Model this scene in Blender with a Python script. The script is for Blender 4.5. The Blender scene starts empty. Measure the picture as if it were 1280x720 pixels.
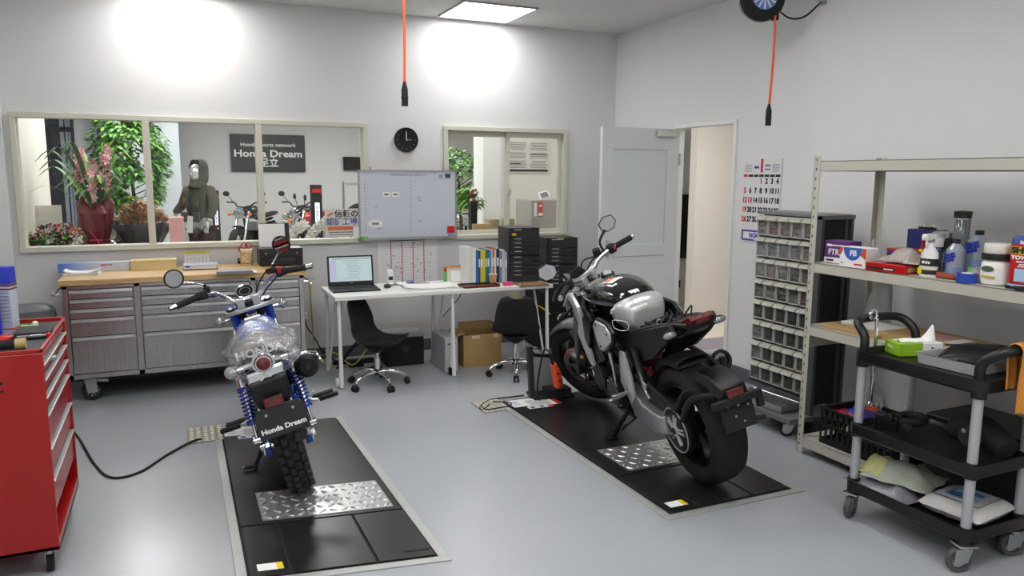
import bpy, math, random
from mathutils import Vector, Matrix, Euler, noise
random.seed(7)
PI = math.pi
sc = bpy.context.scene
COL = sc.collection
R_ = math.radians
V = Vector

# ------------------------------------------------------------------ materials
def lin(c):
    return tuple((x / 12.92 if x <= .04045 else ((x + .055) / 1.055) ** 2.4) for x in c)
def rgb(h):
    return tuple(int(h[i:i + 2], 16) / 255 for i in (0, 2, 4))
_M = {}
def mt(name, h, rough=.5, metal=0., spec=.5, var=.06, scale=30., bump=0., bscale=60., trans=0., emit=None, estr=0., coat=0., aniso=None, alpha=1., ior=1.45):
    if name in _M: return _M[name]
    m = bpy.data.materials.new(name); m.use_nodes = True; _M[name] = m
    nt = m.node_tree; b = nt.nodes['Principled BSDF']
    c = lin(rgb(h))
    tc = nt.nodes.new('ShaderNodeTexCoord'); mp = nt.nodes.new('ShaderNodeMapping')
    nt.links.new(tc.outputs['Object'], mp.inputs[0])
    if aniso: mp.inputs['Scale'].default_value = aniso
    nz = nt.nodes.new('ShaderNodeTexNoise'); nz.inputs['Scale'].default_value = scale; nz.inputs['Detail'].default_value = 3
    nt.links.new(mp.outputs[0], nz.inputs['Vector'])
    mx = nt.nodes.new('ShaderNodeMix'); mx.data_type = 'RGBA'
    mx.inputs[6].default_value = tuple(x * (1 - var) for x in c) + (1,)
    mx.inputs[7].default_value = tuple(min(1, x * (1 + var)) for x in c) + (1,)
    nt.links.new(nz.outputs['Fac'], mx.inputs[0]); nt.links.new(mx.outputs[2], b.inputs['Base Color'])
    b.inputs['Roughness'].default_value = rough; b.inputs['Metallic'].default_value = metal
    b.inputs['Specular IOR Level'].default_value = spec; b.inputs['IOR'].default_value = ior
    b.inputs['Transmission Weight'].default_value = trans; b.inputs['Coat Weight'].default_value = coat
    b.inputs['Alpha'].default_value = alpha
    if emit:
        b.inputs['Emission Color'].default_value = lin(rgb(emit)) + (1,); b.inputs['Emission Strength'].default_value = estr
    if bump:
        n2 = nt.nodes.new('ShaderNodeTexNoise'); n2.inputs['Scale'].default_value = bscale; n2.inputs['Detail'].default_value = 4
        nt.links.new(mp.outputs[0], n2.inputs['Vector'])
        bp = nt.nodes.new('ShaderNodeBump'); bp.inputs['Strength'].default_value = bump; bp.inputs['Distance'].default_value = .01
        nt.links.new(n2.outputs['Fac'], bp.inputs['Height']); nt.links.new(bp.outputs[0], b.inputs['Normal'])
    return m
def glassy(name, tint='ffffff', refl=.03, rough=.02, cloudy=0., cloud='ffffff', bump=0., bscale=20.):
    """thin sheet: sees through, reflects a little, may be milky or crinkled"""
    if name in _M: return _M[name]
    m = bpy.data.materials.new(name); m.use_nodes = True; _M[name] = m
    nt = m.node_tree; nt.nodes.clear(); N = nt.nodes.new; L = nt.links.new
    out = N('ShaderNodeOutputMaterial'); tr = N('ShaderNodeBsdfTransparent'); gl = N('ShaderNodeBsdfGlossy'); df = N('ShaderNodeBsdfDiffuse')
    tr.inputs[0].default_value = lin(rgb(tint)) + (1,); gl.inputs['Roughness'].default_value = rough
    df.inputs[0].default_value = lin(rgb(cloud)) + (1,)
    fr = N('ShaderNodeFresnel'); fr.inputs[0].default_value = 1.45
    ad = N('ShaderNodeMath'); ad.operation = 'MULTIPLY_ADD'; ad.inputs[1].default_value = .55; ad.inputs[2].default_value = refl; ad.use_clamp = True
    L(fr.outputs[0], ad.inputs[0])
    m1 = N('ShaderNodeMixShader'); m1.inputs[0].default_value = cloudy; L(tr.outputs[0], m1.inputs[1]); L(df.outputs[0], m1.inputs[2])
    m2 = N('ShaderNodeMixShader'); L(ad.outputs[0], m2.inputs[0]); L(m1.outputs[0], m2.inputs[1]); L(gl.outputs[0], m2.inputs[2])
    L(m2.outputs[0], out.inputs[0])
    if bump:
        tc = N('ShaderNodeTexCoord'); nz = N('ShaderNodeTexNoise'); nz.inputs['Scale'].default_value = bscale; nz.inputs['Detail'].default_value = 4
        L(tc.outputs['Object'], nz.inputs['Vector'])
        bp = N('ShaderNodeBump'); bp.inputs['Strength'].default_value = bump; bp.inputs['Distance'].default_value = .02
        L(nz.outputs['Fac'], bp.inputs['Height'])
        for n in (gl, fr, df): L(bp.outputs[0], n.inputs['Normal'])
    return m
def striped(name, ha, hb, rough, metal, scl, axis_scale, contrast=(.35, .65), bump=.0):
    """noise stretched along one axis: brushed steel, wood grain"""
    if name in _M: return _M[name]
    m = bpy.data.materials.new(name); m.use_nodes = True; _M[name] = m
    nt = m.node_tree; b = nt.nodes['Principled BSDF']; N = nt.nodes.new; L = nt.links.new
    tc = N('ShaderNodeTexCoord'); mp = N('ShaderNodeMapping'); mp.inputs['Scale'].default_value = axis_scale
    nz = N('ShaderNodeTexNoise'); nz.inputs['Scale'].default_value = scl; nz.inputs['Detail'].default_value = 5
    cr = N('ShaderNodeValToRGB'); cr.color_ramp.elements[0].position = contrast[0]; cr.color_ramp.elements[1].position = contrast[1]
    cr.color_ramp.elements[0].color = lin(rgb(ha)) + (1,); cr.color_ramp.elements[1].color = lin(rgb(hb)) + (1,)
    L(tc.outputs['Object'], mp.inputs[0]); L(mp.outputs[0], nz.inputs['Vector']); L(nz.outputs['Fac'], cr.inputs[0]); L(cr.outputs[0], b.inputs['Base Color'])
    b.inputs['Roughness'].default_value = rough; b.inputs['Metallic'].default_value = metal
    if bump:
        bp = N('ShaderNodeBump'); bp.inputs['Strength'].default_value = bump; bp.inputs['Distance'].default_value = .003
        L(nz.outputs['Fac'], bp.inputs['Height']); L(bp.outputs[0], b.inputs['Normal'])
    return m

# palette
WHITEWALL = mt('painted_wall', 'dddddd', .75, var=.015, scale=3, bump=.04, bscale=300)
CEIL = mt('ceiling_tile', 'dededc', .9, var=.03, scale=120, bump=.3, bscale=160)
FRAME = mt('beige_aluminium', 'cfcdbf', .45, var=.03)
CREAM = mt('cream_wall', 'dcd8d0', .8, var=.02, scale=4)
DOORW = mt('door_white', 'd3d6d6', .5, var=.02, scale=5)
BLK = mt('black_plastic', '0d0d0e', .38, var=.2)
BLKG = mt('black_gloss', '070708', .12, coat=.6, var=.1)
BLKM = mt('black_matt', '19191a', .8, var=.2)
DKGREY = mt('dark_grey_plastic', '2b2c2e', .5, var=.1)
RUB = mt('tyre_rubber', '121111', .75, var=.2, scale=60, bump=.15, bscale=120)
CHROME = mt('chrome', 'e4e6e8', .08, 1., var=.02)
STEEL = mt('satin_steel', 'b9bbbd', .3, 1., var=.05)
ALU = mt('cast_aluminium', 'a9abac', .42, .85, var=.07)
DKMET = mt('dark_metal', '3a3a3c', .4, .8, var=.15)
ENGB = mt('engine_black', '17171a', .45, .4, var=.25, scale=50, bump=.15, bscale=60)
WHITE = mt('white_plastic', 'e6e6e4', .45, var=.02)
PAPER = mt('paper', 'e9e9e6', .85, var=.02)
GREYP = mt('grey_plastic', '8f9193', .5, var=.05)
RED = mt('red_enamel', 'b4100f', .28, coat=.3, var=.05)
REDP = mt('red_print', 'c8201c', .6, var=.03)
REDLENS = mt('red_lens', '5c0407', .10, spec=.8, var=.15, scale=200, bump=.4, bscale=250)
BLUE = mt('blue_paint', '1746b0', .22, coat=.5, var=.05)
BLUEP = mt('blue_print', '1c3fae', .55, var=.03)
ORANGE = mt('orange_rubber', 'e2542a', .5, var=.04)
YEL = mt('yellow_print', 'e2c81c', .6, var=.03)
GREENP = mt('green_print', '5fae2a', .6, var=.05)
WOOD = striped('maple_worktop', 'bd9560', 'd3b584', .4, 0., 6, (1, 14, 14))
BRUSHED = striped('brushed_steel', 'a9a6a6', 'bdbbba', .27, .92, 14, (14, 14, .6))
PULL = mt('pull_bright', 'c9cacc', .35, .5)
CARD = mt('cardboard', 'a88a5c', .85, var=.06, scale=14, bump=.08)
LCREAM = mt('shelf_cream', 'bab6aa', .42, var=.03)
PINK = mt('pink_print', 'e0a8a8', .7, var=.05)
INK = mt('ink', '222226', .7, var=.05)
INKG = mt('ink_grey', '77787c', .8, var=.05)
CLEAR = glassy('clear_plastic', 'f4f6f8', .06, .05)
GLASS = glassy('window_glass', 'fcfefd', .0, .01)
FILM = glassy('wrapping_film', 'f8f8f8', .10, .10, .19, 'e4e4e4', 1., 16.)
BINWIN = glassy('bin_window', 'f6f6f6', .05, .12, .06, 'c0c0c0')
FILM2 = glassy('wrapping_film_clear', 'fafafa', .06, .08, .05, 'e4e4e4', .8, 12.)
BAGFILM = glassy('bag_film', 'f2f2f2', .08, .2, .35, 'e0e0e2', .9, 18.)
LEAF = mt('leaf_green', '57933a', .5, var=.4, scale=6)
LEAFD = mt('leaf_dark', '274d22', .45, var=.4, scale=5)
LEAFL = mt('leaf_light', '74a244', .5, var=.35, scale=8)

# ------------------------------------------------------------------ mesh builder
def frame_of(d):
    d = V(d).normalized(); a = V((0, 0, 1)) if abs(d.z) < .9 else V((1, 0, 0))
    u = d.cross(a).normalized(); return u, d.cross(u).normalized(), d
def smooth_path(pts, k=6, closed=False):
    P = [V(p) for p in pts]; n = len(P); out = []
    if n < 3: return P
    for i in range(n if closed else n - 1):
        g = lambda j: P[j % n] if closed else P[max(0, min(n - 1, j))]
        a, b, c, d = g(i - 1), g(i), g(i + 1), g(i + 2)
        for s in range(k):
            t = s / k
            out.append(.5 * ((2 * b) + (-a + c) * t + (2 * a - 5 * b + 4 * c - d) * t * t + (-a + 3 * b - 3 * c + d) * t ** 3))
    if not closed: out.append(P[-1])
    return out
class MB:
    def __init__(s): s.v = []; s.f = []; s.m = []; s.mats = []; s.T = None
    def mat(s, m):
        if m not in s.mats: s.mats.append(m)
        return s.mats.index(m)
    def add(s, vs, fs, m):
        o = len(s.v); k = s.mat(m)
        s.v += [tuple(s.T @ V(p)) if s.T else tuple(p) for p in vs]
        s.f += [tuple(o + i for i in f) for f in fs]; s.m += [k] * len(fs); return s
    def box(s, c, d, m, rot=None, taper=1.):
        x, y, z = d[0] / 2, d[1] / 2, d[2] / 2; q = Euler(rot).to_matrix() if rot else Matrix.Identity(3)
        vs = [V(c) + q @ V((a * x * (taper if e > 0 else 1), b * y * (taper if e > 0 else 1), e * z)) for e in (-1, 1) for a, b in ((-1, -1), (1, -1), (1, 1), (-1, 1))]
        return s.add(vs, [(3, 2, 1, 0), (4, 5, 6, 7), (0, 1, 5, 4), (1, 2, 6, 5), (2, 3, 7, 6), (3, 0, 4, 7)], m)
    def bx(s, a, b, m):
        return s.box([(p + q) / 2 for p, q in zip(a, b)], [abs(q - p) for p, q in zip(a, b)], m)
    def cyl(s, p0, p1, r0, m, r1=None, n=16, cap=True):
        r1 = r0 if r1 is None else r1; p0, p1 = V(p0), V(p1); u, w, d = frame_of(p1 - p0)
        vs = []
        for p, r in ((p0, r0), (p1, r1)):
            vs += [p + (u * math.cos(2 * PI * i / n) + w * math.sin(2 * PI * i / n)) * r for i in range(n)]
        fs = [(i, (i + 1) % n, n + (i + 1) % n, n + i) for i in range(n)]
        if cap: fs += [tuple(range(n - 1, -1, -1)), tuple(range(n, 2 * n))]
        return s.add(vs, fs, m)
    def tube(s, pts, r, m, n=8, k=0, closed=False, rz=None):
        P = smooth_path(pts, k, closed) if k else [V(p) for p in pts]
        N = len(P); vs = []; pu = None
        rr = r if isinstance(r, (list, tuple)) else None
        for i, p in enumerate(P):
            a = P[(i - 1) % N] if (closed or i > 0) else P[0]; b = P[(i + 1) % N] if (closed or i < N - 1) else P[-1]
            d = (b - a)
            if d.length < 1e-9: d = V((0, 0, 1))
            d.normalize()
            if pu is None: u, w, _ = frame_of(d)
            else:
                u = pu - d * pu.dot(d)
                u = u.normalized() if u.length > 1e-6 else frame_of(d)[0]
                w = d.cross(u)
            pu = u
            if rr:
                t = i / (N - 1) * (len(rr) - 1); j = min(int(t), len(rr) - 2); q = rr[j] + (rr[j + 1] - rr[j]) * (t - j)
            else: q = r
            q2 = q if rz is None else q * rz
            vs += [p + u * math.cos(2 * PI * j / n) * q + w * math.sin(2 * PI * j / n) * q2 for j in range(n)]
        fs = []
        for i in range(N if closed else N - 1):
            for j in range(n):
                a = i * n; b = ((i + 1) % N) * n
                fs.append((a + j, a + (j + 1) % n, b + (j + 1) % n, b + j))
        if not closed: fs += [tuple(range(n - 1, -1, -1)), tuple(range((N - 1) * n, N * n))]
        return s.add(vs, fs, m)
    def lathe(s, prof, o, d, m, n=24, closed=False, arc=1.):
        """prof = [(radius, height along d)]"""
        o = V(o); u, w, d = frame_of(d); k = len(prof); vs = []; full = arc >= .999; N = n if full else n + 1
        for i in range(N):
            a = 2 * PI * arc * i / n; e = u * math.cos(a) + w * math.sin(a)
            vs += [o + e * r + d * h for r, h in prof]
        fs = []
        for i in range(n):
            a, b = i * k, ((i + 1) % N) * k
            for j in range(k if closed else k - 1):
                q = (j + 1) % k; fs.append((a + j, a + q, b + q, b + j))
        return s.add(vs, fs, m)
    def sph(s, c, r, m, n=14, rot=None):
        if not isinstance(r, (list, tuple)): r = (r, r, r)
        q = Euler(rot).to_matrix() if rot else Matrix.Identity(3); k = n // 2; vs = [V(c) + q @ V((0, 0, r[2]))]; fs = []
        for i in range(1, k):
            t = PI * i / k
            vs += [V(c) + q @ V((r[0] * math.sin(t) * math.cos(2 * PI * j / n), r[1] * math.sin(t) * math.sin(2 * PI * j / n), r[2] * math.cos(t))) for j in range(n)]
        vs.append(V(c) + q @ V((0, 0, -r[2]))); L = len(vs) - 1
        for j in range(n):
            fs.append((0, 1 + j, 1 + (j + 1) % n)); b = 1 + (k - 2) * n; fs.append((L, b + (j + 1) % n, b + j))
            for i in range(k - 2):
                a = 1 + i * n; fs.append((a + j, a + n + j, a + n + (j + 1) % n, a + (j + 1) % n))
        return s.add(vs, fs, m)
    def prism(s, poly, a, b, m, plane='yz', inset=None):
        """poly 2D extruded from a to b along the remaining axis; inset shrinks the b side for a soft edge"""
        mk = {'yz': lambda p, t: (t, p[0], p[1]), 'xz': lambda p, t: (p[0], t, p[1]), 'xy': lambda p, t: (p[0], p[1], t)}[plane]
        n = len(poly); cx = sum(p[0] for p in poly) / n; cy = sum(p[1] for p in poly) / n
        lv = [(a, 1.)]
        if inset: lv = [(a, 1 - inset), (a + (b - a) * .15, 1.), (a + (b - a) * .85, 1.), (b, 1 - inset)]
        else: lv.append((b, 1.))
        vs = [mk((cx + (p[0] - cx) * q, cy + (p[1] - cy) * q), t) for t, q in lv for p in poly]
        fs = [(i + k * n, (i + 1) % n + k * n, (i + 1) % n + (k + 1) * n, i + (k + 1) * n) for k in range(len(lv) - 1) for i in range(n)]
        fs += [tuple(range(n - 1, -1, -1)), tuple(range((len(lv) - 1) * n, len(lv) * n))]
        return s.add(vs, fs, m)
    def torus(s, c, ax, R, r, m, n=32, k=8, sc2=1.):
        pr = [(R + r * math.cos(2 * PI * i / k), r * sc2 * math.sin(2 * PI * i / k)) for i in range(k)]
        return s.lathe(pr, c, ax, m, n, closed=True)
    def helix(s, p0, p1, R, r, turns, m, n=6, per=12):
        p0, p1 = V(p0), V(p1); u, w, d = frame_of(p1 - p0); L = (p1 - p0).length; N = int(turns * per)
        return s.tube([p0 + d * L * i / N + (u * math.cos(2 * PI * i / per) + w * math.sin(2 * PI * i / per)) * R for i in range(N + 1)], r, m, n)
    def loft(s, loops, m, cap=True, closed=False):
        n = len(loops[0]); vs = [p for l in loops for p in l]; fs = []
        for i in range(len(loops) - 1):
            for j in range(n):
                a, b = i * n, (i + 1) * n; fs.append((a + j, a + (j + 1) % n, b + (j + 1) % n, b + j))
        if cap: fs += [tuple(range(n - 1, -1, -1)), tuple(range((len(loops) - 1) * n, len(loops) * n))]
        return s.add(vs, fs, m)
    def sheet(s, fn, nu, nv, m, th=.0):
        vs = [fn(i / nu, j / nv) for j in range(nv + 1) for i in range(nu + 1)]
        fs = [(j * (nu + 1) + i, j * (nu + 1) + i + 1, (j + 1) * (nu + 1) + i + 1, (j + 1) * (nu + 1) + i) for j in range(nv) for i in range(nu)]
        return s.add(vs, fs, m)
def obj(name, mb, parent=None, bevel=0., seg=2, loc=None, rot=None, subd=0, solid=0., ang=38, label=None):
    me = bpy.data.meshes.new(name); me.from_pydata(mb.v, [], mb.f)
    for m in mb.mats: me.materials.append(m)
    me.polygons.foreach_set('material_index', mb.m)
    me.polygons.foreach_set('use_smooth', [True] * len(me.polygons)); me.update()
    import bmesh
    bm = bmesh.new(); bm.from_mesh(me)
    if solid == 0: bmesh.ops.recalc_face_normals(bm, faces=bm.faces)
    bm.to_mesh(me); bm.free()
    try: me.set_sharp_from_angle(angle=R_(ang))
    except Exception: pass
    o = bpy.data.objects.new(name, me); COL.objects.link(o)
    if solid:
        q = o.modifiers.new('thickness', 'SOLIDIFY'); q.thickness = solid; q.offset = 0
    if bevel:
        q = o.modifiers.new('edge', 'BEVEL'); q.width = bevel; q.segments = seg; q.limit_method = 'ANGLE'; q.angle_limit = R_(40); q.harden_normals = False
    if subd:
        q = o.modifiers.new('round', 'SUBSURF'); q.levels = subd; q.render_levels = subd
    if isinstance(parent, tuple): o.parent = parent[0]; o.matrix_local = parent[1]
    elif parent: o.parent = parent
    if loc: o.location = loc
    if rot: o.rotation_euler = rot
    if label: o['label'] = label
    return o
def tag(o, label, cat, group=None, kind=None):
    o['label'] = label; o['category'] = cat
    if group: o['group'] = group
    if kind: o['kind'] = kind
    return o
def thing(name, label, cat, loc=(0, 0, 0), rotz=0., group=None, kind=None, rot=None):
    o = bpy.data.objects.new(name, None); COL.objects.link(o); o.empty_display_size = .1
    o.location = loc; o.rotation_euler = rot if rot else (0, 0, rotz)
    return tag(o, label, cat, group, kind)
def struct(o): o['kind'] = 'structure'; return o
def dup(root, loc=None, rotz=None, label=None, group=None):
    def cp(o, par):
        c = o.copy(); COL.objects.link(c); c.parent = par
        for ch in list(o.children): cp(ch, c)
        return c
    r = cp(root, None)
    if loc is not None: r.location = loc
    if rotz is not None: r.rotation_euler = (0, 0, rotz)
    if label: r['label'] = label
    if group: r['group'] = group
    return r
def text(name, s, size, m, parent, M, bold=0., depth=.0004, sx=1., align='CENTER', cjk=False):
    """a line of lettering as thin mesh. M places the local xy plane (x right, y up, z towards the reader)"""
    cu = bpy.data.curves.new(name, 'FONT'); cu.body = s; cu.size = size; cu.extrude = depth; cu.offset = bold
    cu.align_x = align; cu.align_y = 'CENTER'; cu.resolution_u = 3
    t = bpy.data.objects.new(name, cu); COL.objects.link(t)
    dg = bpy.context.evaluated_depsgraph_get(); dg.update()
    me = bpy.data.meshes.new_from_object(t.evaluated_get(dg)); bpy.data.objects.remove(t); bpy.data.curves.remove(cu)
    me.materials.clear(); me.materials.append(m); me.transform(Matrix.Diagonal((sx, 1, 1, 1)))
    o = bpy.data.objects.new(name, me); COL.objects.link(o)
    if parent: o.parent = parent
    o.matrix_local = M; return o
def face(o, right, up):
    """4x4 matrix with origin o, x = right, y = up"""
    x = V(right).normalized(); y = V(up).normalized(); z = x.cross(y).normalized(); y = z.cross(x)
    return Matrix(((x.x, y.x, z.x, o[0]), (x.y, y.y, z.y, o[1]), (x.z, y.z, z.z, o[2]), (0, 0, 0, 1)))
FRONT = lambda x, y, z: face((x, y, z), (1, 0, 0), (0, 0, 1))       # read from -y
RIGHTW = lambda x, y, z: face((x, y, z), (0, -1, 0), (0, 0, 1))     # read from -x
TOPF = lambda x, y, z: face((x, y, z), (1, 0, 0), (0, 1, 0))
def rrect(w, h, r, k=4, cx=0, cy=0):
    out = []
    for (sx, sy, a0) in ((1, 1, 0), (-1, 1, 90), (-1, -1, 180), (1, -1, 270)):
        for i in range(k + 1):
            a = R_(a0 + 90 * i / k); out.append((cx + sx * (w / 2 - r) + r * math.cos(a), cy + sy * (h / 2 - r) + r * math.sin(a)))
    return out

# ------------------------------------------------------------------ camera
CAMH = 1.58; FPX = 946.7; YAW, PITCH, ROLL = .4217, .1479, .0053
_f = V((math.sin(YAW) * math.cos(PITCH), math.cos(YAW) * math.cos(PITCH), -math.sin(PITCH)))
_r = V((math.cos(YAW), -math.sin(YAW), 0)); _u = _r.cross(_f)
_r, _u = _r * math.cos(ROLL) + _u * math.sin(ROLL), _u * math.cos(ROLL) - _r * math.sin(ROLL)
cam = bpy.data.cameras.new('camera'); cam.sensor_width = 36; cam.lens = FPX / 1280 * 36; cam.clip_start = .05; cam.clip_end = 100
co = bpy.data.objects.new('camera', cam); COL.objects.link(co)
co.matrix_world = Matrix(((_r.x, _u.x, -_f.x, 0), (_r.y, _u.y, -_f.y, 0), (_r.z, _u.z, -_f.z, CAMH), (0, 0, 0, 1)))
sc.camera = co
def at(px, py, axis, val):
    """where the line of sight through a photo pixel meets the plane axis = val"""
    d = _f + _r * (px - 640) / FPX - _u * (py - 360) / FPX; o = V((0, 0, CAMH)); t = (val - o[axis]) / d[axis]
    return o + d * t
# ------------------------------------------------------------------ the room
XR, YB, ZC, XL, YF = 4.009, 6.496, 2.924, -1.15, -2.6
def floor_material():
    m = bpy.data.materials.new('epoxy_floor'); m.use_nodes = True; nt = m.node_tree; b = nt.nodes['Principled BSDF']; N = nt.nodes.new; L = nt.links.new
    tc = N('ShaderNodeTexCoord'); n1 = N('ShaderNodeTexNoise'); n1.inputs['Scale'].default_value = 1.1; n1.inputs['Detail'].default_value = 5
    cr = N('ShaderNodeValToRGB'); cr.color_ramp.elements[0].position = .3; cr.color_ramp.elements[1].position = .7
    cr.color_ramp.elements[0].color = lin(rgb('a0a4a9')) + (1,); cr.color_ramp.elements[1].color = lin(rgb('a5a9ae')) + (1,)
    L(tc.outputs['Object'], n1.inputs['Vector']); L(n1.outputs['Fac'], cr.inputs[0]); L(cr.outputs[0], b.inputs['Base Color'])
    n2 = N('ShaderNodeTexNoise'); n2.inputs['Scale'].default_value = 55; n2.inputs['Detail'].default_value = 2; L(tc.outputs['Object'], n2.inputs['Vector'])
    n3 = N('ShaderNodeTexNoise'); n3.inputs['Scale'].default_value = .9; n3.inputs['Detail'].default_value = 0; L(tc.outputs['Object'], n3.inputs['Vector'])
    ad = N('ShaderNodeMath'); ad.operation = 'MULTIPLY_ADD'; ad.inputs[1].default_value = .25; L(n2.outputs['Fac'], ad.inputs[0]); L(n3.outputs['Fac'], ad.inputs[2])
    bp = N('ShaderNodeBump'); bp.inputs['Strength'].default_value = .10; bp.inputs['Distance'].default_value = .012
    L(ad.outputs[0], bp.inputs['Height']); L(bp.outputs[0], b.inputs['Normal'])
    mr = N('ShaderNodeMapRange'); mr.inputs[3].default_value = .20; mr.inputs[4].default_value = .28; L(n3.outputs['Fac'], mr.inputs[0]); L(mr.outputs[0], b.inputs['Roughness'])
    b.inputs['Specular IOR Level'].default_value = .45
    return m
def wall_panel(name, u0, u1, z0, z1, holes, mk, th, m):
    """flat wall from u0..u1 with rectangular holes (u0,u1,z0,z1); mk(u,t,z) gives the point"""
    us = sorted({u0, u1, *[h[0] for h in holes], *[h[1] for h in holes]}); zs = sorted({z0, z1, *[h[2] for h in holes], *[h[3] for h in holes]})
    mb = MB(); inh = lambda u, z: any(h[0] < u < h[1] and h[2] < z < h[3] for h in holes)
    for i in range(len(us) - 1):
        for j in range(len(zs) - 1):
            if inh((us[i] + us[i + 1]) / 2, (zs[j] + zs[j + 1]) / 2): continue
            for t in (0, th):
                mb.add([mk(us[i], t, zs[j]), mk(us[i + 1], t, zs[j]), mk(us[i + 1], t, zs[j + 1]), mk(us[i], t, zs[j + 1])], [(0, 1, 2, 3)], m)
    for a, b, c, d in list(holes) + [(u0, u1, z0, z1)]:
        for p, q in (((a, c), (b, c)), ((b, c), (b, d)), ((b, d), (a, d)), ((a, d), (a, c))):
            mb.add([mk(p[0], 0, p[1]), mk(q[0], 0, q[1]), mk(q[0], th, q[1]), mk(p[0], th, p[1])], [(0, 1, 2, 3)], m)
    return struct(obj(name, mb, solid=0))
W1 = (-.985, 1.52, 1.035, 1.975); W2 = (2.27, 3.44, 1.035, 1.975)
DR = (4.74, 5.48, 0., 1.985)
struct(obj('floor', MB().bx((XL - .12, YF - .1, -.06), (XR + .12, YB + .1, 0), floor_material())))
struct(obj('ceiling', MB().bx((XL - .12, YF - .1, ZC), (XR + .12, YB + .1, ZC + .08), CEIL)))
wall_panel('wall_back', XL, XR, 0, ZC, [W1, W2], lambda u, t, z: (u, YB + t, z), .12, WHITEWALL)
wall_panel('wall_right', YF, YB, 0, ZC, [DR], lambda u, t, z: (XR + t, u, z), .065, WHITEWALL)
D2 = (1.2, 3.6, 0., 2.2)
wall_panel('wall_left', YF, YB, 0, ZC, [], lambda u, t, z: (XL - t, u, z), .12, WHITEWALL)
wall_panel('wall_behind', XL, XR, 0, ZC, [], lambda u, t, z: (u, YF - t, z), .12, WHITEWALL)
BASEM = mt('baseboard_grey', '5c5d62', .6)
struct(obj('baseboard_back', MB().bx((XL, YB - .012, 0), (XR, YB, .1), BASEM)))
struct(obj('baseboard_right', MB().bx((XR - .012, YF, 0), (XR, DR[0] - .04, .1), BASEM).bx((XR - .012, DR[1] + .04, 0), (XR, YB, .1), BASEM)))
struct(obj('baseboard_left', MB().bx((XL, YF, 0), (XL + .012, YB, .1), BASEM)))
# white corner trim where the left wall meets the back wall
struct(obj('trim_1', MB().bx((XL, YB - .06, 0), (XL + .09, YB, ZC), mt('white_trim', 'd9dcdd', .5))))
# windows
def win_frame(w, mull):
    a, b, c, d = w; t = .035; y0, y1 = YB - .03, YB + .09; mb = MB()
    mb.bx((a - t, y0, d - .004), (b + t, y1, d + t), FRAME).bx((a - t, y0 - .01, c - t), (b + t, y1, c + .004), FRAME)
    mb.bx((a - t, y0, c + .004), (a + .004, y1, d - .004), FRAME).bx((b - .004, y0, c + .004), (b + t, y1, d - .004), FRAME)
    for x in mull: mb.bx((x - .024, y0, c + .004), (x + .024, y1, d - .004), FRAME)
    return mb
w1 = thing('window_1', 'long beige-framed interior window of three fixed panes looking into the showroom', 'window', (0, 0, 0), kind='structure'); del w1['category']
obj('frame', win_frame(W1, (-.145, .672)), w1, bevel=.003)
for a, b in ((W1[0], -.169), (-.121, .648), (.696, W1[1])): obj('glass_pane', MB().bx((a, YB + .05, W1[2]), (b, YB + .056, W1[3]), GLASS), w1)
w2 = thing('window_2', 'beige-framed sliding interior window of two sashes above the desk', 'window', (0, 0, 0), kind='structure'); del w2['category']
obj('frame', win_frame(W2, ()), w2, bevel=.003)
for k, (a, b, y) in enumerate(((W2[0] + .005, 2.90, YB + .058), (2.86, W2[1] - .005, YB + .022))):
    s = obj('sash', MB().bx((a, y, W2[3] - .05), (b, y + .025, W2[3]), FRAME).bx((a, y, W2[2]), (b, y + .025, W2[2] + .04), FRAME)
            .bx((a, y, W2[2] + .04), (a + .035, y + .025, W2[3] - .05), FRAME).bx((b - .035, y, W2[2] + .04), (b, y + .025, W2[3] - .05), FRAME), w2, bevel=.002)
    obj('glass_pane', MB().bx((a + .035, y + .01, W2[2] + .04), (b - .035, y + .014, W2[3] - .05), GLASS), s)
obj('latch', MB().cyl((2.88, YB + .025, 1.41), (2.88, YB + .0, 1.41), .018, CHROME).box((2.88, YB - .003, 1.42), (.02, .012, .06), CHROME, rot=(0, .5, 0)), w2)
# door
d1 = thing('door_1', 'white door standing open with a frosted upper panel and a top closer', 'door', (XR - .005, DR[1] - .03, 0), kind='structure', rotz=0); del d1['category']
LW = .765
leaf = MB(); x0, x1 = -LW, -.005; wx0, wx1, wz0, wz1 = -.655, -.13, 1.0, 1.80
for a, b, c, d in ((x0, x1, .01, wz0), (x0, x1, wz1, 1.975), (x0, wx0, wz0, wz1), (wx1, x1, wz0, wz1)): leaf.bx((a, -.02, c), (b, .02, d), DOORW)
leaf.bx((-.66, -.0225, .09), (-.12, .0225, .1), GREYP).bx((-.66, -.0225, .9), (-.12, .0225, .905), GREYP)
obj('leaf', leaf, d1)
obj('frosted_pane', MB().bx((wx0, -.008, wz0), (wx1, .008, wz1), mt('frosted_glass', 'cfd6d6', .5, var=.01, bump=.05)), d1)
obj('closer', MB().box((-.16, -.05, 1.93), (.17, .045, .045), FRAME).cyl((-.1, -.05, 1.955), (-.1, -.05, 1.975), .018, FRAME).box((-.03, -.055, 1.965), (.2, .02, .008), FRAME, rot=(0, 0, -.15)), d1, bevel=.01)
for z in (1.72, .25): obj('hinge', MB().cyl((0, -.026, z - .05), (0, -.026, z + .05), .008, STEEL), d1)
obj('lever_handle', MB().box((-LW + .06, -.028, .98), (.03, .012, .14), STEEL).tube([(-LW + .06, -.03, .99), (-LW + .06, -.07, .99), (-LW + .17, -.07, .99)], .009, STEEL, k=3), d1, bevel=.003)
fr = MB(); a, b, _, d = DR
fr.bx((XR - .018, a - .03, 0), (XR + .075, a + .003, d + .03), WHITE).bx((XR - .018, b - .003, 0), (XR + .075, b + .03, d + .03), WHITE).bx((XR - .018, a + .003, d - .003), (XR + .075, b - .003, d + .03), WHITE)
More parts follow.
